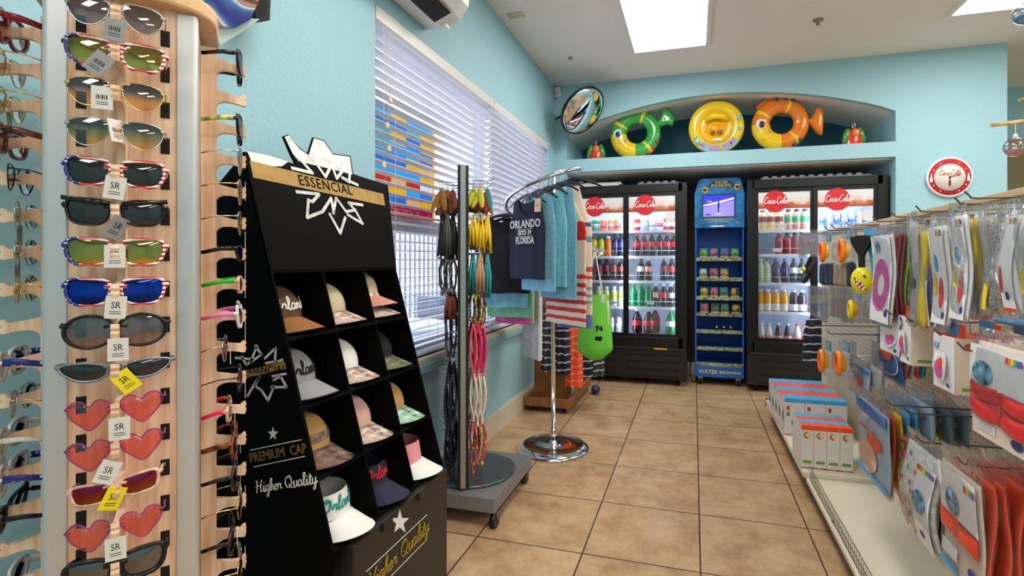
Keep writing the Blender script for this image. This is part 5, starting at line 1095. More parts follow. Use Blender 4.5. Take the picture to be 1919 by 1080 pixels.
rows_r = [(1.555, .13, 'feather', [('rust', (150, 70, 40)), ('red', (220, 30, 34)), ('scarlet', (230, 60, 50)), ('teal', (60, 130, 130)), ('lime', (200, 200, 60))], 'red and teal feather earrings on the top hooks'),
          (1.395, .16, 'tassel', [('gold', (226, 170, 30)), ('amber', (240, 200, 40)), ('maroon', (140, 40, 30)), ('cream', (214, 190, 150))], 'yellow and maroon tassel on the second hook row'),
          (1.215, .2, 'tassel', [('tan', (196, 150, 110)), ('turq', (40, 150, 160)), ('rosewood', (170, 90, 90)), ('umber', (110, 70, 40))], 'tan and turquoise leather tassel in the third hook row'),
          (1.03, .18, 'cord', [('sand', (200, 170, 130)), ('olive', (170, 180, 70)), ('wine', (120, 40, 60))], 'sand and olive cord in the fourth hook row'),
          (.89, .25, 'bead', [('coral', (236, 80, 100)), ('hotpink', (220, 50, 110)), ('rosered', (240, 100, 110))], 'coral pink bead strand in the fifth hook row'),
          (.66, .25, 'bead', [('shell', (226, 216, 200)), ('ivory', (236, 228, 210))], 'ivory shell bead strand in the sixth hook row'),
          (.43, .22, 'cord', [('candy', (240, 70, 120)), ('flame', (246, 110, 60)), ('limecord', (170, 210, 60))], 'neon pink and lime cord in the lowest hook row')]
rows_l = [(1.545, .13, 'feather', [('bronze', (150, 100, 40)), ('russet', (120, 50, 36)), ('umber', (110, 70, 40))], 'bronze feather earrings on the window side top hooks'),
          (1.40, .2, 'tassel', [('char', (40, 38, 38)), ('grey', (90, 86, 84))], 'charcoal tassel on the window side of spinner'),
          (1.19, .17, 'cord', [('steel', (120, 116, 110)), ('jade', (60, 90, 80)), ('umber', (110, 70, 40))], 'grey and jade pendant cord on the window side'),
          (1.02, .10, 'tassel', [('rust', (150, 70, 40)), ('russet', (120, 50, 36))], 'rust tassel on the window side of spinner'),
          (.98, .27, 'cord', [('icy', (180, 200, 214)), ('dusk', (130, 80, 130)), ('ink', (30, 30, 40))], 'pale blue and violet long cord on the window side'),
          (.66, .28, 'bead', [('night', (40, 44, 66)), ('ink', (30, 30, 40)), ('slate', (90, 90, 100))], 'dark blue bead strand low on the window side'),
          (.40, .2, 'bead', [('ink', (30, 30, 40)), ('umber', (110, 70, 40))], 'black bead strand in the lowest window side row')]
hk_holder = t
ROWN = ['top', 'second', 'third', 'fourth', 'fifth', 'sixth', 'lowest']; KW = {'feather': 'feather', 'cord': 'cord', 'bead': 'beads', 'tassel': 'tassel'}
WORD = dict(rust='rust', scarlet='red', turq='turquoise', umber='brown', char='charcoal', sand='sandy', wine='dark red', hotpink='pink', rosered='rose', shell='shell white', candy='pink', flame='orange', limecord='lime', russet='reddish brown', icy='pale blue', dusk='violet', ink='black', night='dark blue', steel='grey', rosewood='dusty pink', olive='olive', slate='grey')
for side, rows in ((1, rows_r), (-1, rows_l)):
    for ri, (z, L, kind, cols, lab) in enumerate(rows):
        for k in range(4):
            s = .05+k*.1; b0 = e0+sdir*s+sper*side*.025+V((0, 0, z)); ln = (.115 if side > 0 else .095) if z > 1.1 else .085
            MB().tube([b0, b0+sper*side*ln*.9+V((0, 0, .002)), b0+sper*side*ln+V((0, 0, .012))], .0018, 5).build('hook', HK, hk_holder)
            for q in range(3 if z > 1.1 or side > 0 else 2):
                cs = random.sample(cols, min(2, len(cols))); ms = [STR(*c) for c in cs]
                strand(kind, b0+sper*side*(.022+q*(ln-.03)/2.6)+V((0, 0, -.001))+sdir*random.uniform(-.008, .008), side, L*random.uniform(.85, 1.08), ms, f"{WORD.get(cs[0][0], cs[0][0])} {KW[kind]}, {ROWN[ri]} hook row, {'shop' if side > 0 else 'window'} side of spinner, {ORD[k]} hook from steel edge, {('inner', 'middle', 'outer')[q]}", {'feather': 'earrings', 'cord': 'necklace', 'bead': 'necklace', 'tassel': 'tassel'}[kind], lab)

# ================================================================= spiral clothes rack
RC = V((-.848, 3.077, 0)); RV = V((CS, SN, 0)); FV = V((-SN, CS, 0)); RR = .298
def hx(phi): a = math.radians(phi); return RC+(RV*math.cos(a)+FV*math.sin(a))*RR+V((0, 0, min(1.222+.15*phi/90, 1.652+.0002*phi)))
t = thing('clothes_rack', 'chrome spiral clothes rack on a round mirrored base', 'clothes rack', RC)
MB().lathe([(.226, 0), (.228, .008), (.218, .02), (.19, .036), (.186, .036), (.18, .030), (.03, .034), (.02, .05), (.0155, .06)], 56).build('base', CHROME, t)
MB().cyl((0, 0, .05), (0, 0, 1.735), .0135, 16).build('pole', CHROME, t); MB().lathe([(.02, .08), (.022, .09), (.022, .12), (.018, .13)], 16).build('collar', CHROME, t)
hp = [hx(a)-RC for a in range(0, 306, 6)]; hp += [hp[-1]+(V((0, 0, 1.735))-hp[-1])*k+V((0, 0, .01))*math.sin(PI*k) for k in (.3, .6, .85, 1)]
MB().tube(hp, .011, 10).build('spiral_rail', CHROME, t)
MB().ell(hp[0], (.016, .016, .016), n=10).build('end_ball', CHROME, t)
HB = mat('hanger_black', (20, 20, 24), .3)
def stripe_mat(name, base, line, scale, thr, dist=2, axis='Z'):
    if name in MATS: return MATS[name]
    m, n, b, N, L = nodes(name); tc = N('TexCoord'); w_ = N('TexWave'); w_.wave_type = 'BANDS'; w_.bands_direction = axis; w_.inputs['Scale'].default_value = scale; w_.inputs['Distortion'].default_value = dist; w_.inputs['Detail'].default_value = 2; w_.inputs['Detail Scale'].default_value = 3
    L(tc.outputs['Object'], w_.inputs['Vector']); r = N('ValToRGB'); L(w_.outputs['Fac'], r.inputs[0]); e = r.color_ramp.elements
    e[0].position = thr-.05; e[1].position = thr+.05; e[0].color = lin(base); e[1].color = lin(line); L(r.outputs[0], b.inputs['Base Color']); b.inputs['Roughness'].default_value = .9; return m
def cloth_dir(phi):
    a = math.radians(phi % 360); o = RV*math.cos(a)+FV*math.sin(a); e = -o if 90 <= phi % 360 <= 270 else o
    return math.atan2(e.y, e.x)
def hanger(phi, lab, drop=.085, rz=None):
    p = hx(phi); t = thing('clothes_hanger', lab, 'hanger', p, cloth_dir(phi) if rz is None else rz, 'black hangers on the spiral rack')
    MB().tube([(-.016, 0, -.004), (-.010, 0, .012), (.004, 0, .0165), (.015, 0, .006), (.012, 0, -.012), (0, 0, -.03), (0, 0, -.06)], .0017, 6).build('hook', STEEL, t)
    b = MB(); b.tube([(-.17, 0, -.115), (-.12, 0, -.088), (-.05, 0, -.066), (0, 0, -.058), (.05, 0, -.066), (.12, 0, -.088), (.17, 0, -.115)], [.005, .007, .009, .011, .009, .007, .005], 8, flat=.6); b.obox((0, 0, -.07), (.05, .010, .03), M.Identity(3)); b.build('shoulder_bar', HB, t)
    return t
def garment(name, lab, cat, p, rz, W, L, m, sw=.8, neck=.085, dip=.10, folds=.008, flare=1.0, th=.02, trims=None, grp=None, wav=3, seam=None):
    t = thing(name, lab, cat, p, rz, grp); hw = W/2
    def top(x, back):
        ax = abs(x); nk = neck
        if ax < nk: return -(.035 if back else dip)*math.sqrt(max(0, 1-(ax/nk)**2))
        return -.045*(ax-nk)/(max(.02, hw*sw-nk))
    def fn(a, v):
        th_ = 2*PI*a; c, s = math.cos(th_), math.sin(th_); sx = (abs(c)**.55)*(1 if c > 0 else -1)
        wv = hw*(sw+(1-sw)*min(1, v/.3)**1.2)*(1+(flare-1)*v); x = sx*wv; zt = top(sx*hw*sw, s > 0)
        y = (th*(.35+.65*min(1, v*3)))*(abs(s)**.6)*(1 if s > 0 else -1)+folds*math.sin(x/hw*PI*wav+1.3)*min(1, v*1.3)+folds*.5*math.sin(x/hw*9+v*3)*v
        return (x, y, zt+(-L-zt)*v+folds*.35*math.sin(x/hw*6)*v)
    MB().grid(fn, 56, 22, closeu=True).build('cloth', m, t)
    if seam: MB().tube([V(fn(i/56, 1.0))+V((0, 0, .012)) for i in range(56)], .0022, 5, closed=True).build('hem', seam, t); MB().tube([V(fn(i/56, 0)) for i in range(56)], .0026, 5, closed=True).build('neck_trim', seam, t)
    return t
TX = lambda n, c: mat('cloth_'+n, c, .9, noise=.06, nscale=60)
NVY = TX('navy', (34, 40, 62)); INKB = TX('inkblack', (27, 29, 36)); SKY = TX('sky', (126, 190, 214)); AQUA = TX('aqua', (130, 206, 222)); MINT = TX('mint', (128, 196, 160)); PNK = TX('pink', (222, 96, 160)); WHT = TX('white', (226, 226, 232)); PGR = TX('palegreen', (176, 214, 160))
gp = 'clothes on the spiral rack'
def hung(phi, name, lab, cat, W, L, m, drop=.072, e=None, **k):
    rz = cloth_dir(phi) if e is None else math.atan2((RV*e[0]+FV*e[1]).y, (RV*e[0]+FV*e[1]).x)
    hanger(phi, 'black hanger of the '+lab, rz=rz); p = hx(phi)+V((0, 0, -drop)); return garment(name, lab, cat, p, rz, W, L, m, grp=gp, **k)
hung(184, 'tank_top', 'plain black tank top on the spiral rack, nearest the jewellery spinner', 'top', .30, .475, INKB, seam=INKB)
hung(173, 'tank_top', 'sky blue top, just behind the plain black tank', 'top', .27, .55, SKY, th=.013, folds=.005)
hung(162, 'tank_top', 'mint green top, hem below the sky blue one', 'top', .31, .60, MINT, th=.013, folds=.005)
hung(151, 'tank_top', 'bright pink top, lowest hem behind the mint green one', 'top', .28, .63, PNK, th=.013, folds=.005)
hung(136, 'tank_top', 'pale green top hanging at the far side of spiral rack', 'top', .26, .60, PGR)
hung(118, 'long_top', 'long white top hanging low at the far side of spiral rack', 'top', .26, .82, WHT)
t = hung(239, 'tank_top', 'navy tank top with white town lettering and paper tag', 'top', .33, .47, NVY, seam=NVY, e=(.64, -.77), th=.012, folds=.004)
LET = mat('shirt_print', (226, 226, 224), .8)
for s, size, z, sx in (('ORLANDO', .064, -.155, .92), ('ESTD 19', .036, -.205, .95), ('FLORIDA', .054, -.25, .80)):
    text(s, size, LET, t, (.0, -.0195, z), basis((1, 0, 0), (0, 0, 1)), sx=sx, bold=.0015)
for z in (-.184, -.226): MB().box((-.075, -.020, z-.0012), (.075, -.0188, z+.0012)).build('print_rule', LET, t)
text('O7', .02, LET, t, (-.0, -.0245+.04, -.05), basis((1, 0, 0), (0, 0, 1)), name='neck_print')
MB().obox((.125, -.022, -.055), (.055, .0015, .075), M.Rotation(.05, 3, 'Y')).build('paper_tag', mat('kraft_tag', (224, 204, 176), .7), t); MB().box((.112, -.0238, -.06), (.138, -.0229, -.052)).build('tag_print', mat('tag_orange', (206, 130, 90), .6), t)
hung(253, 'tank_top', 'light blue top, next to the navy lettered tank', 'top', .32, .56, SKY, e=(.62, -.78), th=.009, folds=.003)
hung(264, 'tank_top', 'aqua top with wide shoulders, between the two light blue tops', 'top', .33, .55, AQUA, e=(.62, -.78), th=.009, folds=.003)
hung(275, 'tank_top', 'light blue top, longest of the three blue ones', 'top', .32, .64, SKY, e=(.62, -.78), th=.009, folds=.003)
RSTR = ramp_mat('stripe_red', [(0, (226, 214, 196)), (.06, (226, 214, 196))]+[x for i in range(6) for x in ((.10+i*.055, (208, 60, 56)), (.125+i*.055, (228, 216, 204)))]+[(.47, (230, 214, 190)), (.62, (206, 44, 48)), (.74, (228, 206, 178))], 'Z', -.86, 0, .9, const=True)
hung(283, 'sun_dress', 'red and cream striped sun dress beside the light blue tops', 'dress', .36, .80, RSTR, sw=.25, neck=.03, dip=.10, flare=1.0, e=(.6, -.8), th=.009, folds=.004)
BSTR = ramp_mat('stripe_blue', [(0, (96, 118, 176)), (.13, (96, 118, 176)), (.131, (222, 210, 190))]+[x for i in range(3) for x in ((.2+i*.045, (120, 170, 180)), (.22+i*.045, (226, 214, 196)))]+[(.36, (214, 74, 60)), (.38, (226, 214, 196)), (.41, (214, 74, 60)), (.44, (226, 214, 196)), (.6, (110, 150, 170)), (.64, (226, 214, 196)), (.7, (70, 80, 110)), (.73, (226, 214, 196))], 'Z', -.88, 0, .9, const=True)
hung(294, 'sun_dress', 'multi striped sun dress with blue hem beside the green tote', 'dress', .20, .84, BSTR, sw=.25, neck=.03, dip=.10, flare=1.05, e=(.95, -.3), th=.010, folds=.004)
hanger(302, 'empty black hanger at the top end of the spiral rack')
# green tote
GRN = mat('tote_green', (112, 206, 66), .8, bump=.15, bscale=40); STRAP = mat('tote_strap', (222, 214, 196), .9)
p = hx(2); rz = math.atan2(RV.y, RV.x)-.25
t = thing('tote_bag', 'bright green tote bag with cream straps at the low end of the spiral rack', 'bag', p+V((-.03, -.03, 0)), rz)
def bag(a, v):
    th_ = 2*PI*a; c, s = math.cos(th_), math.sin(th_); sx = (abs(c)**.5)*(1 if c > 0 else -1); w_ = .088+.03*v; q = v
    zb = -.255-.405*v; rnd = max(0, (v-.8)/.2)
    return (sx*w_*(1-.35*rnd**2), (.012+.05*math.sin(PI*min(1, v*.62)))*(abs(s)**.7)*(1 if s > 0 else -1)*(1-.6*rnd**2)+.006*math.sin(sx*7+v*5), zb+.035*abs(sx)**3*rnd)
b = MB(); b.grid(bag, 48, 22, closeu=True); k = len(b.v); b.f.append(list(range(k-48, k))); b.m.append(0); b.sm.append(True); b.build('body', GRN, t)
for y in (-.02, .018):
    for s in (-1, 1): MB().tube([(s*.055, y*1.2, -.295), (s*.045, y, -.22), (s*.018, y*.5, -.08), (s*.004, y*.2, .012)], .0085, 6, flat=.25, up=V((0, 1, 0))).build('strap', STRAP, t)
for s in (-1, 1): MB().box((s*.055-.012, -.030, -.30), (s*.055+.012, -.024, -.25)).build('strap_patch', STRAP, t)
text('74', .045, BLACK, t, (.035, -.062, -.46), basis((1, 0, 0), (0, 0, 1)) @ M.Rotation(.1, 3, 'Z'), bold=.002); script('es', .05, BLACK, t, (.03, -.064, -.515), basis((1, 0, 0), (0, 0, 1)), .08) if 's' in SCRIPT else text('es', .05, BLACK, t, (.03, -.064, -.515), basis((1, 0, 0), (0, 0, 1)), bold=.003, shear=.2)
MB().tube([(.084+.004*v, -.03, -.29-.30*v) for v in (0, .25, .5, .75, 1)], .006, 6, flat=.4).build('side_print', STRAP, t)

# ================================================================= wooden floor rack with skirts
WD = mat('rack_wood', (150, 98, 50), .45, noise=.15, nscale=10)
x0, x1, y0, y1 = -1.285, -.915, 3.79, 4.62
t = thing('wooden_floor_rack', 'brown wooden rack on casters behind the spiral clothes rack', 'clothes rack', (0, 0, 0))
b = MB(); b.box((x0, y0, .045), (x1, y0+.02, .115)).box((x0, y1-.02, .045), (x1, y1, .115)).box((x0, y0+.02, .045), (x0+.02, y1-.02, .115)).box((x1-.02, y0+.02, .045), (x1, y1-.02, .115)).box((x0+.02, y0+.02, .05), (x1-.02, y1-.02, .07)); b.build('base', WD, t, .003)
for x in (x0+.05, x1-.05):
    for y in (y0+.05, y1-.05): MB().cyl((x-.012, y, .025), (x+.012, y, .025), .025, 12).build('caster', BLACK, t); MB().box((x-.016, y-.012, .026), (x+.016, y+.012, .05)).build('caster_fork', CHROME, t)
for a, c in ((-1.245, -1.10), (-1.065, -.935)): MB().box((a, 3.93, .07), (c, 3.965, 1.42)).build('upright_board', WD, t, .003)
MB().box((-1.10, 3.94, .07), (-1.065, 3.955, 1.42)).build('gap_shade_strip', mat('gap_dark', (24, 18, 14), .7), t)  # no board here: dark strip painted as the shade in the gap between uprights
MB().box((-1.285, 3.96, .62), (-1.25, 4.5, 1.0)).build('side_frame', WD, t, .003)
MB().box((-1.25, 3.92, 1.42), (-.93, 3.98, 1.46)).build('top_rail', WD, t, .003)
MB().tube([(-1.09, 3.93, .86), (-1.09, 3.55, .86)], .008, 8).build('arm', STEEL, t)
MB().tube([(-.935, 3.95, .86), (-.58, 3.95, .86)], .008, 8).build('arm', STEEL, t); MB().tube([(-.935, 3.945, .80), (-.60, 3.80, .80)], .008, 8).build('arm', STEEL, t)
TD = stripe_mat('tie_dye_navy', (30, 36, 54), (206, 206, 210), 5.2, .93, 1.5); TG = stripe_mat('tie_dye_slate', (52, 58, 64), (200, 204, 204), 5.6, .9, 2.0); TO = stripe_mat('tie_dye_orange', (250, 88, 50), (250, 150, 110), 5.5, .88, 2.5)
sk = 'skirts on the wooden rack'
def skirt(u, Y, W, zt, zb, rz, m, lab):
    p = oY(u, 600, Y); t = garment('wrap_skirt', lab, 'skirt', (p.x, Y, zt), rz, W, zt-zb, m, sw=.7, neck=.001, dip=.0, folds=.014, flare=1.25, th=.028, grp=sk, wav=2); MB().obox((0, 0, .0), (W*.6, .03, .03), M.Identity(3)).build('waistband', m, t)
skirt(1028, 3.80, .10, .86, .33, .1, TG, 'slate tie-dye skirt beside the rack pole on its window side')
skirt(1054, 3.80, .10, .86, .31, .05, TD, 'navy tie-dye skirt behind the rack pole')
skirt(1076, 3.86, .115, .80, .21, .3, TO, 'orange tie-dye skirt under the striped dress')
skirt(1097, 3.95, .11, .85, .27, .2, TD, 'navy tie-dye skirt beneath the green tote')
skirt(1118, 4.00, .11, .85, .27, .5, TG, 'slate tie-dye skirt beneath the green tote, next to the cooler')
b = MB(); b.box((-.99, 4.0, .071), (-.95, 4.1, .16)); tag(b.build('small_carton', mat('carton_white', (206, 204, 190), .7), bevel=.002), 'small pale carton on the base of the wooden rack', 'box')
tag(MB().ell((-.84, 4.46, .04), (.04, .05, .04), n=14).build('blue_ball', mat('ball_teal', (20, 60, 90), .4)), 'small dark blue ball on the floor by the wooden rack', 'ball')
# ================================================================= pegboard gondola
GX, GF = .915, .53                                     # pegboard face, front edge of the deck
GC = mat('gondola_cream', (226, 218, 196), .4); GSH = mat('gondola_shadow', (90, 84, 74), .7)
def pegboard():
    m, n, b, N, L = nodes('pegboard'); tc = N('TexCoord'); vm = N('VectorMath'); vm.operation = 'DIVIDE'; vm.inputs[1].default_value = (.0254,)*3; L(tc.outputs['Object'], vm.inputs[0])
    fr_ = N('VectorMath'); fr_.operation = 'FRACTION'; L(vm.outputs[0], fr_.inputs[0]); sb = N('VectorMath'); sb.operation = 'SUBTRACT'; sb.inputs[1].default_value = (.5, .5, .5); L(fr_.outputs[0], sb.inputs[0])
    mu = N('VectorMath'); mu.operation = 'MULTIPLY'; mu.inputs[1].default_value = (0, 1, 1); L(sb.outputs[0], mu.inputs[0]); ln = N('VectorMath'); ln.operation = 'LENGTH'; L(mu.outputs[0], ln.inputs[0])
    lt = N('Math'); lt.operation = 'LESS_THAN'; lt.inputs[1].default_value = .13; L(ln.outputs['Value'], lt.inputs[0]); mx = N('MixRGB'); L(lt.outputs[0], mx.inputs[0]); mx.inputs[1].default_value = lin((208, 200, 180)); mx.inputs[2].default_value = lin((44, 38, 32)); L(mx.outputs[0], b.inputs['Base Color']); b.inputs['Roughness'].default_value = .5; return m
g = thing('pegboard_gondola', 'long cream pegboard gondola with hooks and a low deck', 'shelving', (0, 0, 0)); YN, YM, YF = .7, 2.75, 4.11
MB().box((GX, YN, .1), (GX+.02, YF, 1.37)).build('pegboard', pegboard(), g)
MB().box((GX+.02, YN, .1), (GX+.05, YF, 1.37)).build('rear_panel', GC, g)
MB().box((GX-.012, YN-.01, 1.37), (GX+.06, YF+.01, 1.392)).build('top_rail', mat('rail_wood', (206, 178, 134), .5), g, .003)
for y in (YF-.02, YM, YN+.02): MB().box((GX-.014, y-.016, .1), (GX+.002, y+.016, 1.37)).build('upright', GC, g, .002)
MB().box((GX+.003-.018, YF-.004, .1), (GX+.05, YF+.012, 1.37)).build('end_panel', GC, g)
nd = MB().box((GF, YN, .095), (GX, YM-.003, .12)).build('near_deck', GC, g, .006)
fd = MB().box((GF-.012, YM, .112), (GX, YF, .145)).build('far_deck', GC, g, .006)
b = MB()
for y in (YM+.2, YM+.75, YM+1.2): b.box((GF+.03, y, .095), (GX, y+.03, .112))
b.build('deck_brackets', GC, fd)
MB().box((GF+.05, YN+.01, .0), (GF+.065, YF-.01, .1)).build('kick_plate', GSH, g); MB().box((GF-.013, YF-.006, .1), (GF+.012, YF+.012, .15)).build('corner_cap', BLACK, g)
b = MB(); FXx = GF+.012
for z in (.125, .155, .185): b.cyl((FXx, YN, z), (FXx, YM-.02, z), .0016, 5)
for i in range(int((YM-.03-YN)/.0245)): b.cyl((FXx, YN+.005+i*.0245, .12), (FXx, YN+.005+i*.0245, .187), .0011, 4, cap=False)
for y in (2.3, 1.9): b.box((FXx-.003, y-.012, .12), (FXx+.004, y+.012, .128))
b.build('wire_fence_lattice', STEEL, g)
def hook(y, z, x=.62, dz=.018):
    MB().tube([(GX, y, z), (x+.02, y, z-.004), (x+.006, y, z-.002), (x-.008, y, z+dz*.8)], .0024, 6).build('peg_hook', HK2, g); MB().box((GX-.006, y-.014, z-.012), (GX, y+.014, z+.012)).build('hook_plate', HK2, g)
HK2 = mat('peg_wire', (96, 90, 82), .35, .8)
FILM = clear('bag_film', (252, 253, 253), .025, .10, bump=.6, haze=.035)
FILM2 = clear('blister_film', (252, 253, 253), .03, .08, haze=.07)
PC = lambda n, c=(0, 0, 0), **k: mat('pack_'+n, c, k.pop('rough', .4), **k)
PWH, PRED, PPINK, PDRED, PLIME, PYEL, PBLU, PPUR, PGRY, PORG, PBRN, PGRN, PSKY = (PC(n, c) for n, c in (('white', (245, 243, 244)), ('red', (226, 58, 52)), ('pink', (222, 96, 172)), ('darkred', (150, 30, 60)), ('lime', (136, 176, 40)), ('yellow', (246, 214, 20)), ('blue', (24, 92, 206)), ('purple', (70, 60, 130)), ('grey', (196, 194, 196)), ('orange', (250, 82, 34)), ('brown', (96, 76, 46)), ('green', (70, 160, 70)), ('sky', (80, 170, 220))))
NEWS = mat('pack_newsprint', (150, 146, 142), .5, noise=.6, nscale=260); PAT = mat('pack_dots', (232, 228, 226), .5, noise=.12, nscale=60); BEIGE = PC('beige', (226, 206, 188)); PHOTO = mat('pack_photo', (90, 130, 160), .4, noise=.7, nscale=60); SKIN = PC('peach', (236, 190, 164)); BLUEPR = PC('navyseal', (44, 66, 130))
RAIN = [PC('rain_'+n, c) for n, c in (('r', (226, 50, 60)), ('o', (246, 140, 40)), ('y', (246, 220, 60)), ('g', (90, 180, 80)), ('b', (50, 120, 200)), ('v', (150, 70, 160)))]
def pack(name, lab, cat, u0, u1, v0, v1, X, th, m, grp=None, art=None, film=True, wave=.006, head=.035, side=None, dy=0, ph=None, box=False):
    ya, yb = oX(u0, 490, X).y+dy, oX(u1, 490, X).y+dy; ym = (ya+yb)/2; um = (u0+u1)/2
    zt, zb = oX(um, v0, X).z, oX(um, v1, X).z; w, h = ya-yb, zt-zb
    t = thing(name, lab, cat, (X, ym, zt), -PI/2, grp); ph = random.uniform(0, 6) if ph is None else ph; t['w'] = w; t['h'] = h; del t['w'], t['h']
    wf = lambda z: wave*math.sin(ph+z/h*5.2)
    if box:
        MB().box((-w/2, 0, -h), (w/2, th, 0)).build('carton', m, t, .0015)
    else:
        def fn(a, v):
            q = 2*PI*a; c, s = math.cos(q), math.sin(q); z = -h*v; e = min(1, (1-abs(2*v-1)**6)+.25)
            return ((abs(c)**.35)*(1 if c > 0 else -1)*w/2, th/2+(abs(s)**.8)*(1 if s > 0 else -1)*th/2*e+wf(z), z)
        b = MB(); b.grid(fn, 24, 22, closeu=True); k = len(b.v); b.f += [list(range(24))[::-1], list(range(k-24, k))]; b.m += [0, 0]; b.sm += [False, False]; b.build('contents', m, t)
    if film:
        def ff(a, v):
            q = 2*PI*a; c, s = math.cos(q), math.sin(q); z = head+.0-(h+head+.012)*v; e = math.sin(PI*min(1, max(0, v)))**.5
            return ((abs(c)**.3)*(1 if c > 0 else -1)*(w/2+.006), th/2+s*(th/2+(.0075 if s < 0 else .0035))*(.12+.95*e)+wf(z)+.002*math.sin(z*60+c*4), z)
        MB().grid(ff, 24, 22, closeu=True).build('clear_bag', FILM, t)
    if art: art(t, w, h, lambda z: wf(z)-.0016-(0 if box else .0))
    return t
def plate(t, name, m, x0, x1, z0, z1, wf, k=0, n=24):
    """a printed patch following the pack's face"""
    MB().grid(lambda a, v: (x0+(x1-x0)*a, wf(z1+(z0-z1)*v)-.0014-.0006*k, z1+(z0-z1)*v), 2, n, smooth=True).build(name, m, t)
def disc(t, name, m, cx, cz, rx, rz, wf, k=0, inner=0, n=28):
    q = inner or .02
    MB().grid(lambda a, v: (cx+rx*(q+(1-q)*v)*math.cos(2*PI*a), wf(cz+rz*(q+(1-q)*v)*math.sin(2*PI*a))-.0014-.0006*k, cz+rz*(q+(1-q)*v)*math.sin(2*PI*a)), n, 5, closeu=True).build(name, m, t)
def rainbow(t, x0, x1, z0, z1, wf, k=2):
    b = MB(); n = 6
    for i in range(n):
        a, c = x0+(x1-x0)*i/n, x0+(x1-x0)*(i+1)/n; b.add([(a, wf(z0)-.0018-.0006*k, z0), (c, wf(z0)-.0018-.0006*k, z0), (c, wf(z1)-.0018-.0006*k, z1), (a, wf(z1)-.0018-.0006*k, z1)], [(0, 1, 2, 3)], i)
    b.build('rainbow_logo', RAIN, t)
# ---- top hook row
for y, z in ((3.015, 1.345), (2.75, 1.335), (2.4, 1.335), (2.055, 1.325), (1.88, 1.326), (1.69, 1.325), (1.467, 1.323), (1.417, 1.331), (3.35, 1.345)): hook(y, z)
def art_donut(t, w, h, wf):
    plate(t, 'front_card', PWH, -w/2+.002, w/2-.002, -h+.002, -.002, wf, 2)
    disc(t, 'float_print', PPINK, -.004, -h*.57, w*.42, h*.30, wf, 4, inner=.42); disc(t, 'portrait_print', PHOTO, -w*.14, -h*.14, w*.14, h*.075, wf, 4)
    for i in range(9):
        a = random.uniform(0, 6.3); disc(t, 'sprinkle_print', RAIN[i % 6], -.004+w*.3*math.cos(a), -h*.57+h*.21*math.sin(a), .004, .006, wf, 5, n=8)
    disc(t, 'age_seal', BLUEPR, w*.34, -h*.88, w*.08, h*.04, wf, 4)
def art_petal(sh=0):
    def f(t, w, h, wf):
        plate(t, 'front_card', PWH, -w/2+.002, w/2-.002, -h+.002, -.002, wf, 2); rainbow(t, w*.05, w*.4, -h*.10, -h*.04, wf, 4)
        disc(t, 'petal_print', PSKY, -w*.12, -h*.38, w*.12, h*.09, wf, 4); disc(t, 'petal_print', PRED, w*.08, -h*.68, w*.15, h*.16, wf, 4); disc(t, 'petal_print', PYEL, -w*.30, -h*.6, w*.12, h*.12, wf, 4); disc(t, 'age_seal', BLUEPR, w*.28, -h*.90, w*.08, h*.035, wf, 4)
    return f
def art_seal(t, w, h, wf):
    plate(t, 'front_card', PWH, -w/2+.002, w/2-.002, -h+.002, -.002, wf, 2); plate(t, 'foot_band', PORG, -w/2+.002, w/2-.002, -h+.002, -h*.955, wf, 4); disc(t, 'age_seal', BLUEPR, 0, -h*.83, w*.13, h*.045, wf, 4); rainbow(t, -w*.1, w*.4, -h*.08, -h*.03, wf, 4); disc(t, 'ball_print', PRED, -w*.36, -h*.66, w*.12, h*.14, wf, 4)
gt = 'bagged pool floats on the top hook row'
pack('bagged_pool_float', 'bagged pink donut float with ring print on the front card', 'pool float', 1635, 1671, 441, 605, .64, .012, PWH, gt, art_donut)
for i, (m, n_) in enumerate(((PDRED, 'dark red float, directly behind the donut pack'), (PDRED, 'dark red float, second behind the donut pack'), (PLIME, 'lime green float, first behind the dark red pair'), (PLIME, 'lime green float, second behind the dark red pair'))):
    pack('bagged_pool_float', 'bagged '+n_, 'pool float', 1637+8*(i+1), 1671+8.8*(i+1), 441-1*i, 603, .656+.0145*i, .011, m, gt, head=.03)
pack('bagged_pool_float', 'bagged grey-white float beside the yellow one on the top hooks', 'pool float', 1704, 1716, 418, 606, .645, .012, PGRY, gt)
pack('bagged_pool_float', 'bagged yellow float with dark buckle on the top hook row', 'pool float', 1712, 1729, 435, 612, .652, .022, PYEL, gt, lambda t, w, h, wf: [disc(t, 'buckle_print', INK, -w*.4, -h*.55, w*.3, h*.06, wf, 3)])
pack('bagged_pool_float', 'bagged purple and white float, after the yellow one', 'pool float', 1734, 1750, 440, 612, .668, .018, PPUR, gt, lambda t, w, h, wf: plate(t, 'front_card', PWH, -w*.5, w*.2, -h, -h*.5, wf, 3))
pack('bagged_pool_float', 'bagged red edged float tucked before the petal print pack', 'pool float', 1752, 1762, 500, 606, .69, .014, PRED, gt)
pack('bagged_pool_float', 'bagged white float with petal print, first of the two petal packs', 'pool float', 1747, 1775, 424, 608, .635, .010, PWH, gt, art_petal())
pack('bagged_pool_float', 'bagged blue float between the two petal print packs', 'pool float', 1775, 1786, 422, 616, .66, .018, PBLU, gt)
pack('bagged_pool_float', 'bagged white float with petal print, second of the two petal packs', 'pool float', 1784, 1813, 404, 600, .635, .010, PWH, gt, art_petal())
pack('bagged_pool_float', 'bagged yellow float with grey lower half, behind the second petal pack', 'pool float', 1813, 1830, 410, 590, .655, .02, PYEL, gt, lambda t, w, h, wf: plate(t, 'front_card', PGRY, -w*.5, w*.5, -h, -h*.45, wf, 3))
pack('bagged_pool_float', 'bagged plain white float before the newsprint packs', 'pool float', 1832, 1848, 408, 590, .66, .018, PGRY, gt)
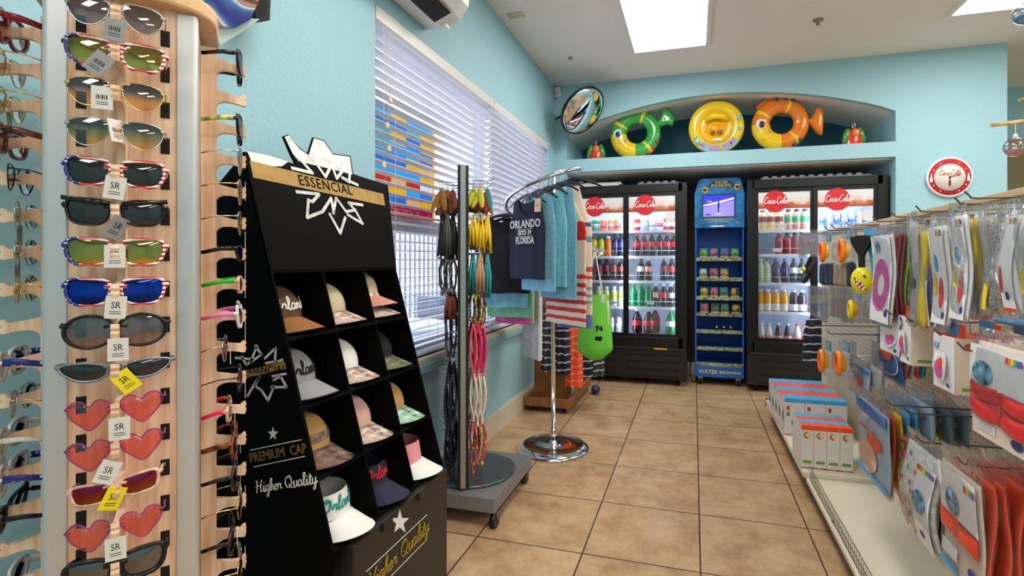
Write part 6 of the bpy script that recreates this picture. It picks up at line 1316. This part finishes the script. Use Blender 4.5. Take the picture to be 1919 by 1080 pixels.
pack('bagged_pool_float', 'bagged newsprint patterned float, first of the two', 'pool float', 1849, 1868, 409, 585, .655, .022, NEWS, gt, lambda t, w, h, wf: plate(t, 'yellow_grip', PYEL, -w*.5, -w*.05, -h*.98, -h*.7, wf, 3))
pack('bagged_pool_float', 'bagged newsprint patterned float, second of the two', 'pool float', 1866, 1890, 412, 586, .65, .022, NEWS, gt)
pack('bagged_pool_float', 'bagged white float with orange foot band and blue seal', 'pool float', 1882, 1908, 404, 586, .62, .010, PWH, gt, art_seal)
pack('bagged_pool_float', 'bagged float with yellow patch at the frame edge of top hooks', 'pool float', 1912, 1940, 410, 575, .62, .016, PGRY, gt, lambda t, w, h, wf: plate(t, 'yellow_patch', PYEL, -w*.5, 0, -h*.85, -h*.6, wf, 3))
pack('bagged_float_blue', 'flat blue packet hanging under the newsprint floats', 'pool float', 1860, 1935, 598, 612, .80, .02, PSKY, None, None, wave=.004)
# ---- far end of the top rows
def mask_pack(u, v, X, lab, r=.05, ring=None, in_='yellow'):
    p = oX(u, v, X); t = thing('dive_mask_pack', lab, 'swim mask', p, -PI/2, 'swim masks in clear packs')
    MB().tube([(r*.72*math.cos(a), 0, r*math.sin(a)) for a in [2*PI*i/24 for i in range(24)]], r*.24, 10, closed=True, up=V((0, 1, 0))).build('mask_skirt', ring or PC('maskorange', (255, 140, 20), rough=.25), t)
    MB().tube([(r*.55*math.cos(a), -.006, r*.8*math.sin(a)) for a in [2*PI*i/24 for i in range(24)]], r*.10, 8, closed=True, up=V((0, 1, 0))).build('inner_rim', PC('maskinner', (246, 90, 50)) if ring is None else ring, t)
    MB().lathe([(r*.80, 0), (r*.86, .012), (r*.78, .024), (r*.6, .028)], 22, R=M.Rotation(-PI/2, 3, 'X'), cap=False).build('mask_wall', PC('maskyellow', (255, 196, 20), rough=.25), t)
    MB().lathe([(r*.6, .052), (r*1.0, .055), (r*1.15, .12), (r*.9, .15)], 20, R=M.Rotation(-PI/2, 3, 'X')).build('blister', FILM2, t)
    MB().box((-r*1.0, .03, r*1.15), (r*1.0, .033, r*2.2)).build('header_card', PHOTO, t); MB().box((-r*1.0, .01, -r*1.5), (r*1.0, .14, r*2.3)).build('clear_bag', FILM2, t)
    return t
mask_pack(1541, 472, .655, 'orange swim mask pack, upper pair, the one nearer the cooler', .046); mask_pack(1577, 470, .655, 'orange swim mask pack, upper pair, beside the black paddle', .046)
mask_pack(1539, 676, .60, 'orange swim mask pack, lower pair, above the boxes nearer the cooler', .046); mask_pack(1571, 681, .60, 'orange swim mask pack, lower pair, beside the blue goggle bag', .044)
mask_pack(1594, 580, .66, 'small yellow swim mask pack between the paddle and lower masks', .034, PYEL)
for y, z in ((oX(1541, 1, .655).y, .0), (oX(1577, 1, .655).y, 0)): hook(y, 1.335)
hook(oX(1539, 1, .6).y, 1.0-.13, .56); hook(oX(1571, 1, .6).y, 1.0-.13, .56)
def paddle(u, lab, dx=0, X=.63):
    p = oX(u, 500, X); t = thing('shark_paddle_toy', lab, 'toy', p, -PI/2+.8, None); k = (oX(u, 440, X).z-p.z)/60
    fin = [(-18, 56), (-6, 59), (8, 59), (18, 56), (16, 44), (9, 30), (5, 20), (5, -2), (-4, -2), (-4, 20), (-9, 30), (-16, 44)]
    sx = 1.12
    ye = lambda x, z: -.028*math.sqrt(max(.05, 1-((x*sx-2*sx)/(17*sx))**2-((z+26)/25)**2))-.0015
    MB().prism([(x*k*sx, 0, z*k) for x, z in fin], (0, .018, 0)).build('black_fin', PC('finblack', (26, 22, 22)), t, .004)
    MB().prism([(x*k*sx, .03, z*k) for x, z in ((-2, 72), (24, 72), (24, 40), (18, 10), (26, -50), (20, -60), (12, -40), (10, 10), (4, 40))], (0, .003, 0)).build('blue_card', PSKY, t)
    MB().ell((2*k*sx, .0, -26*k), (17*k*sx, .028, 25*k), n=20).build('yellow_head', PC('headyellow', (240, 226, 20), rough=.3), t)
    up_, lo_ = smooth_line([(-5, -20), (3, -23), (11, -33), (13, -43)], 4), smooth_line([(-5, -20), (0, -33), (6, -41), (13, -43)], 4)
    MB().grid(lambda a, v: (lambda x, z: (x*k*sx, ye(x, z), z*k))(*(up_[min(12, int(round(a*12)))].lerp(lo_[min(12, int(round(a*12)))], v)).xy), 13, 6).build('mouth', PC('mouthred', (190, 24, 40)), t)
    for x, z in ((1, -25), (5, -28), (9, -34), (11, -39), (2, -32), (5, -37), (9, -41)): MB().ell((x*k*sx, ye(x, z)-.0005, z*k), (.0042, .002, .006), n=8).build('tooth', PWH, t)
    MB().ell((12*k*sx, ye(12, -18), -18*k), (.005, .003, .006), n=8).build('eye_mark', INK, t)
paddle(1612, 'yellow shark head paddle toy with black fin, beside the donut float')
t = thing('black_fin_toy', 'second black toy fin half hidden behind the donut float', 'toy', oX(1640, 470, .67), -PI/2); q = .0021
MB().prism([(x*q*1.9, 0, z*q) for x, z in ((-18, 26), (18, 26), (14, 10), (5, -10), (-4, -10), (-12, 10))], (0, .018, 0)).build('fin', PC('finblack'), t, .004); MB().box((-.05, .03, -.05), (.05, .033, .11)).build('kraft_card', BEIGE, t)
pack('trinket_bag', 'clear bag of colourful trinkets nearest the cooler door', 'toy', 1492, 1526, 441, 478, .66, .03, FILM2, None, lambda t, w, h, wf: [disc(t, 'bead', RAIN[i % 6], random.uniform(-.4, .4)*w, -random.uniform(.15, .85)*h, .014, .010, wf, 3, n=10) for i in range(12)], head=.02)
gd = 'dark packs at the far end of gondola'
p = oX(1518, 505, .68); t = thing('swim_goggles', 'black strapped goggles pack with small yellow fish print', 'goggles', p, -PI/2)
MB().tube([(.075*math.cos(a)-.02, .03*math.sin(a), .01+.085*math.sin(a)) for a in [2*PI*i/20 for i in range(20)]], .014, 8, closed=True).build('strap', PC('finblack'), t); MB().ell((.02, -.04, .0), (.035, .012, .016), n=12).build('fish_print', PYEL, t); MB().ell((.03, -.045, .002), (.012, .012, .008), n=8).build('fish_spot', PGRN, t); MB().ell((-.03, -.02, -.05), (.03, .016, .022), n=12).build('lens_cup', mat('goggle_lens', (60, 70, 110), .1), t)
for i in range(7):
    m = (PC('padnavy', (34, 42, 64)), PC('padtan', (150, 134, 112)))[1 if i in (3, 4, 5) else 0]
    pack('snorkel_strap_pack', ('navy', 'tan')[1 if i in (3, 4, 5) else 0]+f' narrow pack hanging under the upper masks, {ORD[i]} from the cooler', 'strap', 1534+8.5*i, 1541+8.5*i, 494-.5*i, 534+.7*i, .67, .03, m, gd, head=.012, film=False, wave=.001)
for i, (u0, u1) in enumerate(((1513, 1550), (1552, 1596))):
    X = .66; pk = pack('clear_blister', ('clear empty looking blister pack nearer the cooler, over the striped shorts', 'clear empty looking blister pack beside the small yellow mask')[i], 'package', u0, u1, 537, 598, X, .006, FILM2, None, film=False, wave=.001)
    for k in range(5): MB().box((-.05+.012*0, .02+.03*k, -.17), (.05, .022+.03*k, -.005)).build('clear_leaf', FILM2, pk)
# tie-dye shorts on the gondola end
pa = oY(1506, 590, 4.17); pb = oY(1552, 590, 4.17); t = garment('tie_dye_shorts', 'navy tie-dye shorts with white stripes hung on the gondola end', 'shorts', ((pa.x+pb.x)/2, 4.17, pa.z+.0), 0, abs(pb.x-pa.x)*1.0, .34, TD, sw=.8, neck=.001, dip=0, folds=.01, flare=1.1, th=.025, wav=1)
MB().tube([(0, -.04+.0, .0), (0, -.05, .03), (0, -.06, .0)], .003, 6).build('hanging_loop', STEEL, t); MB().cyl((0, -.055, .0), (0, .03, .0), .004, 8).build('clip', STEEL, t)
# ---- second hook row: hanging float cartons
for u, X, z in ((1662, .645, 1.005), (1700, .645, 1.0), (1752, .64, .985)): hook(oX(u+12, 1, X).y, z, .63)
GREENL = PC('leaf', (110, 160, 60))
def art_carton(t, w, h, wf):
    disc(t, 'float_print', PAT, 0, -h*.55, w*.34, h*.28, wf, 2); disc(t, 'float_print', PPINK, -.002, -h*.62, w*.2, h*.18, wf, 3); disc(t, 'float_print', PORG, w*.06, -h*.5, w*.1, h*.1, wf, 4); disc(t, 'portrait_print', PHOTO, -w*.3, -h*.16, w*.13, h*.1, wf, 2); rainbow(t, w*.1, w*.46, -h*.1, -h*.03, wf, 2); disc(t, 'age_seal', BLUEPR, w*.34, -h*.87, w*.07, h*.045, wf, 2)
    plate(t, 'foot_band', PORG, -w/2, w/2, -h, -h*.985, wf, 2, 2)
def carton(lab, u0, u1, v0, v1, X, th, front=True):
    t = pack('float_carton', lab, 'box', u0, u1, v0, v1, X, th, PWH, 'hanging float cartons', art_carton if front else None, film=False, box=True)
    w = oX(u0, 490, X).y-oX(u1, 490, X).y; h = oX((u0+u1)/2, v0, X).z-oX((u0+u1)/2, v1, X).z; s = w/2+.0008
    MB().quad((s, .001, -h), (s, th-.001, -h), (s, th-.001, -.0005), (s, .001, -.0005)).build('side_panel', BEIGE, t)
    MB().quad((s+.0006, th*.25, -h*.93), (s+.0006, th*.75, -h*.93), (s+.0006, th*.75, -h*.87), (s+.0006, th*.25, -h*.87)).build('green_mark', GREENL, t)
    m = MB(); m.add([(s+.0006, th*.5+th*.2*math.cos(a), -h*.14+h*.055*math.sin(a)) for a in [PI*i/6 for i in range(12)]], [tuple(range(12))]); m.build('heart_print', PRED, t)
    MB().box((-w*.3, th*.3, 0), (w*.3, th*.32, .042)).build('hang_tab', PSKY, t); MB().box((w*.3-.001, th*.3, 0), (w*.3+.03, th*.32, .036)).build('hang_tab', PORG, t); MB().box((-w/2+.001, .002, .0), (w/2-.001, th-.002, .0015)).build('top_flap', PORG, t)
    return t
def cartons(u0, u1, v0, v1, X, n, th, labs):
    Y0, Y1 = oX(u0, 490, X).y, oX(u1, 490, X).y; um = (u0+u1)/2; zt, zb = oX(um, v0, X).z, oX(um, v1, X).z
    for i in range(n):
        Xi = X+i*(th+.003); 
        uu = [CX+F_PX*((CS*Xi+SN*y)/(-SN*Xi+CS*y)) for y in (Y0, Y1)]; D = -SN*Xi+CS*(Y0+Y1)/2
        carton(labs[i], uu[0], uu[1], HV-F_PX*(zt-EYE)/D, HV-F_PX*(zb-EYE)/D, Xi, th, i == 0)
cartons(1649, 1689, 588, 663, .66, 3, .075, ['hanging white float carton with pink print, nearest the cooler end', 'hanging carton directly behind the first float carton', 'hanging carton at the pegboard behind the first two'])
cartons(1686, 1706, 594, 681, .66, 3, .078, ['narrow faced float carton with beige side, the middle of three', 'beige sided carton directly behind the middle float carton', 'beige sided carton against the pegboard in the middle row'])
cartons(1749, 1787, 629, 731, .64, 3, .072, ['large hanging float carton with pink print, beside the red ring bag', 'carton directly behind the large hanging float carton', 'carton at the pegboard behind the large float carton'])
def art_blue(t, w, h, wf):
    disc(t, 'fish_print', PORG, -.0, -h*.62, w*.2, h*.08, wf, 3); disc(t, 'coral_print', PYEL, -w*.25, -h*.55, w*.16, h*.06, wf, 3); disc(t, 'window_print', PWH, w*.0, -h*.72, w*.46, h*.2, wf, 2, inner=.92)
pack('bagged_water_toy', 'blue water toy packet hanging below the first float carton', 'toy', 1645, 1690, 588, 712, .76, .014, mat('pack_wave', (40, 110, 170), .35, noise=.4, nscale=14), 'packets under the float cartons', art_blue)
for i, (m, n_) in enumerate(((PORG, 'orange edged'), (PGRY, 'grey'), (PORG, 'orange'), (PSKY, 'pale blue'), (PGRN, 'green edged'))):
    pack('bagged_water_toy', f'{n_} slim packet under the float cartons, {ORD[i]} behind the blue one', 'toy', 1690+9*i, 1697+9*i, 640, 712-1.5*i, .775+.024*i, .012, m, 'packets under the float cartons', film=False)
# ---- big red ring bag
hook(1.31, .99, .56)
def art_ring(t, w, h, wf):
    plate(t, 'white_card', PWH, -w*.48, w*.49, -h*.45, -.004, wf, 2); disc(t, 'portrait_print', PHOTO, -w*.24, -h*.31, w*.17, h*.13, wf, 5); rainbow(t, w*.12, w*.36, -h*.13, -h*.07, wf, 5)
    for x0, x1, z0, z1 in ((-.49, .02, .56, .39), (-.49, .02, .77, .57), (.025, .49, .59, .41), (.025, .49, .80, .6)):
        MB().grid(lambda a, v: (w*(x0+(x1-x0)*a), wf(0)-.0055*math.sin(PI*a)**.4*math.sin(PI*v)**.4-.004, -h*(z1+(z0-z1)*v)-.01*math.sin(a*3)), 12, 8).build('float_panel', PC('ringred', (230, 52, 58), rough=.2), t)
    plate(t, 'lower_card', PC('cardpeach', (236, 214, 200)), -w*.48, w*.49, -h, -h*.8, wf, 2); plate(t, 'notice_print', PWH, -w*.42, -w*.08, -h*.93, -h*.84, wf, 4)
    for i in range(4): plate(t, 'notice_line', PGRY, -w*.40, -w*.11, -h*(.865+.016*i), -h*(.86+.016*i), wf, 5, 2)
    disc(t, 'age_seal', BLUEPR, w*.24, -h*.9, w*.09, h*.05, wf, 4)
pack('bagged_swim_ring', 'large clear bag with red inflatable and white printed card', 'swim ring', 1822, 1946, 655, 842, .585, .03, PC('cardpeach', (236, 214, 200)), None, art_ring, head=.03, wave=.003)
# ---- third hook row: goggle bags and armbands
for u, v, X in ((1664, 757, .60), (1700, 772, .62), (1722, 826, .60), (1800, 868, .585)): hook(oX(u, v, X).y, oX(u, v, X).z, X)
GOG = mat('pack_gogglewindow', (176, 200, 222), .25); 
def art_goggle(t, w, h, wf):
    plate(t, 'header_print', PC('gogblue', (60, 120, 190)), -w/2, w/2, -h*.16, -.002, wf, 2); text('SWIM', .03, PWH, t, (-w*.16, wf(-h*.2)-.002, -h*.2), basis((1, 0, 0), (0, 0, 1)), bold=.001)
    disc(t, 'person_print', SKIN, -w*.12, -h*.74, w*.3, h*.2, wf, 3); disc(t, 'goggle_print', PORG, w*.1, -h*.46, w*.24, h*.11, wf, 3); plate(t, 'foot_band', PSKY, -w/2, w/2, -h, -h*.93, wf, 2)
    plate(t, 'red_print', PRED, -w*.38, -w*.1, -h*.38, -h*.34, wf, 3, 2)
gg = 'goggle bags on the third hook row'
pack('goggle_bag', 'blue printed goggle bag with orange edge, front of its hook', 'goggles', 1608, 1664, 762, 900, .60, .012, GOG, gg, art_goggle, wave=.003)
for i, (m, n_) in enumerate(((PORG, 'orange'), (PYEL, 'yellow'), (PSKY, 'blue'), (PSKY, 'pale blue'))):
    pack('goggle_bag', f'{n_} edged goggle bag, {ORD[i]} behind the blue printed one', 'goggles', 1618+15*i, 1671+15.5*i, 764-3*i, 901-4*i, .617+.026*i, .012, m, gg, wave=.004)
pack('goggle_bag', 'blue goggle bag hanging farther back by the lower masks', 'goggles', 1592, 1626, 684, 742, .68, .014, GOG, gg, art_goggle, wave=.002)
pack('goggle_bag', 'grey goggle bag beside the farther blue goggle bag', 'goggles', 1628, 1648, 690, 746, .70, .02, PGRY, gg, wave=.002)
def art_snork(t, w, h, wf):
    disc(t, 'portrait_print', PHOTO, -w*.1, -h*.22, w*.2, h*.14, wf, 3); rainbow(t, w*.1, w*.45, -h*.4, -h*.25, wf, 3)
    MB().tube([(-w*.35, -.012, -h*.95), (-w*.2, -.016, -h*.75), (w*.05, -.018, -h*.72), (w*.2, -.016, -h*.9)], .011, 8).build('yellow_strap', PC('headyellow'), t)
for i, (u0, u1) in enumerate(((1700, 1742), (1736, 1776), (1772, 1806))):
    pack('snorkel_card', ('clear bag with yellow strap and blue printed card', 'second yellow strap card bag behind the first', 'third clear card bag under the large carton')[i], 'swim mask', u0, u1, 752+10*i, 812+12*i, .72+.05*i, .02, (PC('cardblue', (170, 206, 232)), PC('cardslate', (96, 124, 140)), PC('cardslate'))[i], 'snorkel cards', art_snork, wave=.002)
def art_dots(t, w, h, wf):
    plate(t, 'front_card', PWH, w*.02, w*.49, -h, -h*.12, wf, 2); rainbow(t, w*.0, w*.48, -h*.2, -h*.15, wf, 4); disc(t, 'portrait_print', PHOTO, w*.2, -h*.52, w*.2, h*.12, wf, 4); disc(t, 'age_seal', BLUEPR, w*.24, -h*.86, w*.07, h*.035, wf, 4)
    for i in range(26): disc(t, 'dot_print', RAIN[i % 6], random.uniform(-.45, -.02)*w, -random.uniform(.1, .95)*h, .006, .008, wf, 3, n=8)
pack('bagged_beach_ball', 'clear bag of dotted white inflatable with rainbow label', 'pool float', 1690, 1752, 845, 1010, .60, .02, PAT, None, art_dots, wave=.01)
pack('bagged_beach_ball', 'brown edged bag directly behind the dotted inflatable', 'pool float', 1712, 1761, 850, 1008, .632, .014, PBRN, None, wave=.012)
pack('bagged_toy', 'small bag with green and red toy peeking above the dotted inflatable', 'toy', 1688, 1704, 824, 862, .64, .02, PRED, None, lambda t, w, h, wf: disc(t, 'green_top', PGRN, 0, -h*.15, w*.5, h*.15, wf, 3), head=.01)
def art_arm(t, w, h, wf):
    plate(t, 'white_card', PWH, -w*.48, w*.49, -h*.45, -.004, wf, 2); rainbow(t, w*.22, w*.48, -h*.13, -h*.07, wf, 4); disc(t, 'portrait_print', PHOTO, -w*.12, -h*.31, w*.18, h*.12, wf, 5)
    for x0, x1, z0, z1 in ((-.49, .0, .62, .44), (.0, .49, .64, .47)):
        MB().grid(lambda a, v: (w*(x0+(x1-x0)*a), wf(-h*(z1+(z0-z1)*v))-.006*math.sin(PI*a)**.4*math.sin(PI*v)**.4-.0042, -h*(z1+(z0-z1)*v)), 12, 8).build('armband', PC('armred', (240, 70, 44), rough=.2), t)
    plate(t, 'notice_print', PWH, -w*.44, -w*.02, -h*.84, -h*.72, wf, 3); plate(t, 'foot_band', PSKY, -w*.46, -w*.0, -h*.95, -h*.88, wf, 3); disc(t, 'age_seal', BLUEPR, w*.33, -h*.8, w*.08, h*.04, wf, 3)
pack('armband_bag', 'bag of red armbands with white printed card, front of its hook', 'armbands', 1764, 1836, 885, 1095, .585, .012, PC('cardpeach'), 'armband bags', art_arm, wave=.004, head=.04)
for i in range(8):
    X = .604+.026*i; Y0, Y1 = oX(1764, 490, .585).y, oX(1836, 490, .585).y; z0 = oX(1800, 885, .585).z; D = -SN*X+CS*(Y0+Y1)/2; uu = [CX+F_PX*((CS*X+SN*y)/(-SN*X+CS*y)) for y in (Y0, Y1)]
    pack('armband_bag', f'orange edged armband bag, {ORD[i]} behind the printed front bag', 'armbands', uu[0], uu[1], HV-F_PX*(z0-EYE)/D, HV-F_PX*(z0-.24-EYE)/D, X, .011, PC('edgeorange', (250, 84, 40)), 'armband bags', wave=.006, head=.03)
# ---- cartons standing on the far deck
def dbox(x, y, w, d, h, top, lab, leaf, grp):
    t = thing('toy_carton', lab, 'box', (x, y, .1455), 0, grp)
    MB().box((0, 0, 0), (w, d, h)).build('carton', PC('cartonwhite', (226, 220, 216)), t, .0012)
    MB().box((.0005, -.0006, h-.022), (w-.0005, d-.001, h+.0008)).build('lid_band', top, t)
    b = MB(); n = 4
    for i in range(n): b.quad((w*i/n, -.0008, .0), (w*(i+1)/n, -.0008, 0), (w*(i+1)/n, -.0008, .006), (w*i/n, -.0008, .006), i)
    b.build('foot_stripe', [PRED, PSKY, PORG, BLUEPR], t)
    if leaf == 1:
        b = MB()
        for i in range(5): b.quad((w*.1, -.0008, h*.8-i*.012), (w*.26, -.0008, h*.8-i*.012), (w*.26, -.0008, h*.8-(i+1)*.012), (w*.1, -.0008, h*.8-(i+1)*.012), i)
        b.build('rainbow_strip', [RAIN[5], RAIN[0], RAIN[2], RAIN[3], RAIN[4]], t); MB().poly([(w*.5+w*.16*math.cos(a)+.3*w*.16*math.sin(a), -.0008, h*.38+h*.13*math.sin(a)) for a in [PI*i/8 for i in range(16)]]).build('leaf_print', PC('leafdark', (30, 120, 60)), t)
        b = MB(); b.poly([(-.0008, d*.5+d*.3*math.cos(a), h*.45+h*.16*math.sin(a)) for a in [PI*i/8 for i in range(16)]]); b.build('side_print', PC('leafteal', (40, 130, 110)), t)
    elif leaf == 2:
        o = [(w*.5+w*.3*math.cos(a), h*.78+w*.3*math.sin(a)) for a in [PI*i/9 for i in range(18)]]; ii = [(w*.5+w*.14*math.cos(a), h*.78+w*.14*math.sin(a)) for a in [PI*i/9 for i in range(18)]]; b = MB()
        for k in range(18): q = (k+1) % 18; b.quad((o[k][0], -.0008, o[k][1]), (o[q][0], -.0008, o[q][1]), (ii[q][0], -.0008, ii[q][1]), (ii[k][0], -.0008, ii[k][1]), k*4//18)
        b.build('ring_print', [SKIN, GREENL, PRED, PYEL], t); MB().quad((w*.15, -.0008, h*.12), (w*.85, -.0008, h*.12), (w*.85, -.0008, h*.19), (w*.15, -.0008, h*.19)).build('green_mark', GREENL, t)
        for i in range(3): MB().quad((w*.2, -.0008, h*(.42+.06*i)), (w*.8, -.0008, h*(.42+.06*i)), (w*.8, -.0008, h*(.425+.06*i)), (w*.2, -.0008, h*(.425+.06*i))).build('text_line', PGRY, t)
    return t
fa, fb = fl(1501, 877, .145), fl(1597, 884, .145); w = (fb.x-fa.x)/4; hh = (oY(1510, 798, fa.y).z-.145); TOPS = [PORG, PC('lidblue', (70, 170, 226))]
for r_ in range(4):
    for c_ in range(4):
        dbox(fa.x+w*c_+.0008, fa.y+r_*.058, w-.0016, .056, hh, TOPS[r_ % 2], f'small {("orange", "blue")[r_ % 2]}-topped carton, {ORD[c_]} from the aisle, '+('front row', 'second row', 'third row', 'rear row')[r_]+' of small cartons', 2 if r_ == 0 else 0, 'small cartons on the far deck')
ga = fl(1470, 815, .145); gb = fl(1582, 818, .145); w = (gb.x-ga.x)/3; y0 = max(ga.y, fa.y+4*.058+.01); hh = oY(1487, 748, ga.y).z-.145
for r_ in range(5):
    for c_ in range(3):
        dbox(ga.x+w*c_+.001-.004*r_, y0+r_*.108, w-.002, .105, hh, TOPS[(r_+1) % 2], f'large {("blue", "orange")[r_ % 2]}-topped carton, {ORD[c_]} from the aisle, '+('front row', 'second row', 'third row', 'fourth row', 'rear row')[r_]+' of large cartons', 1 if r_ == 0 or c_ == 0 else 0, 'large cartons on the far deck')
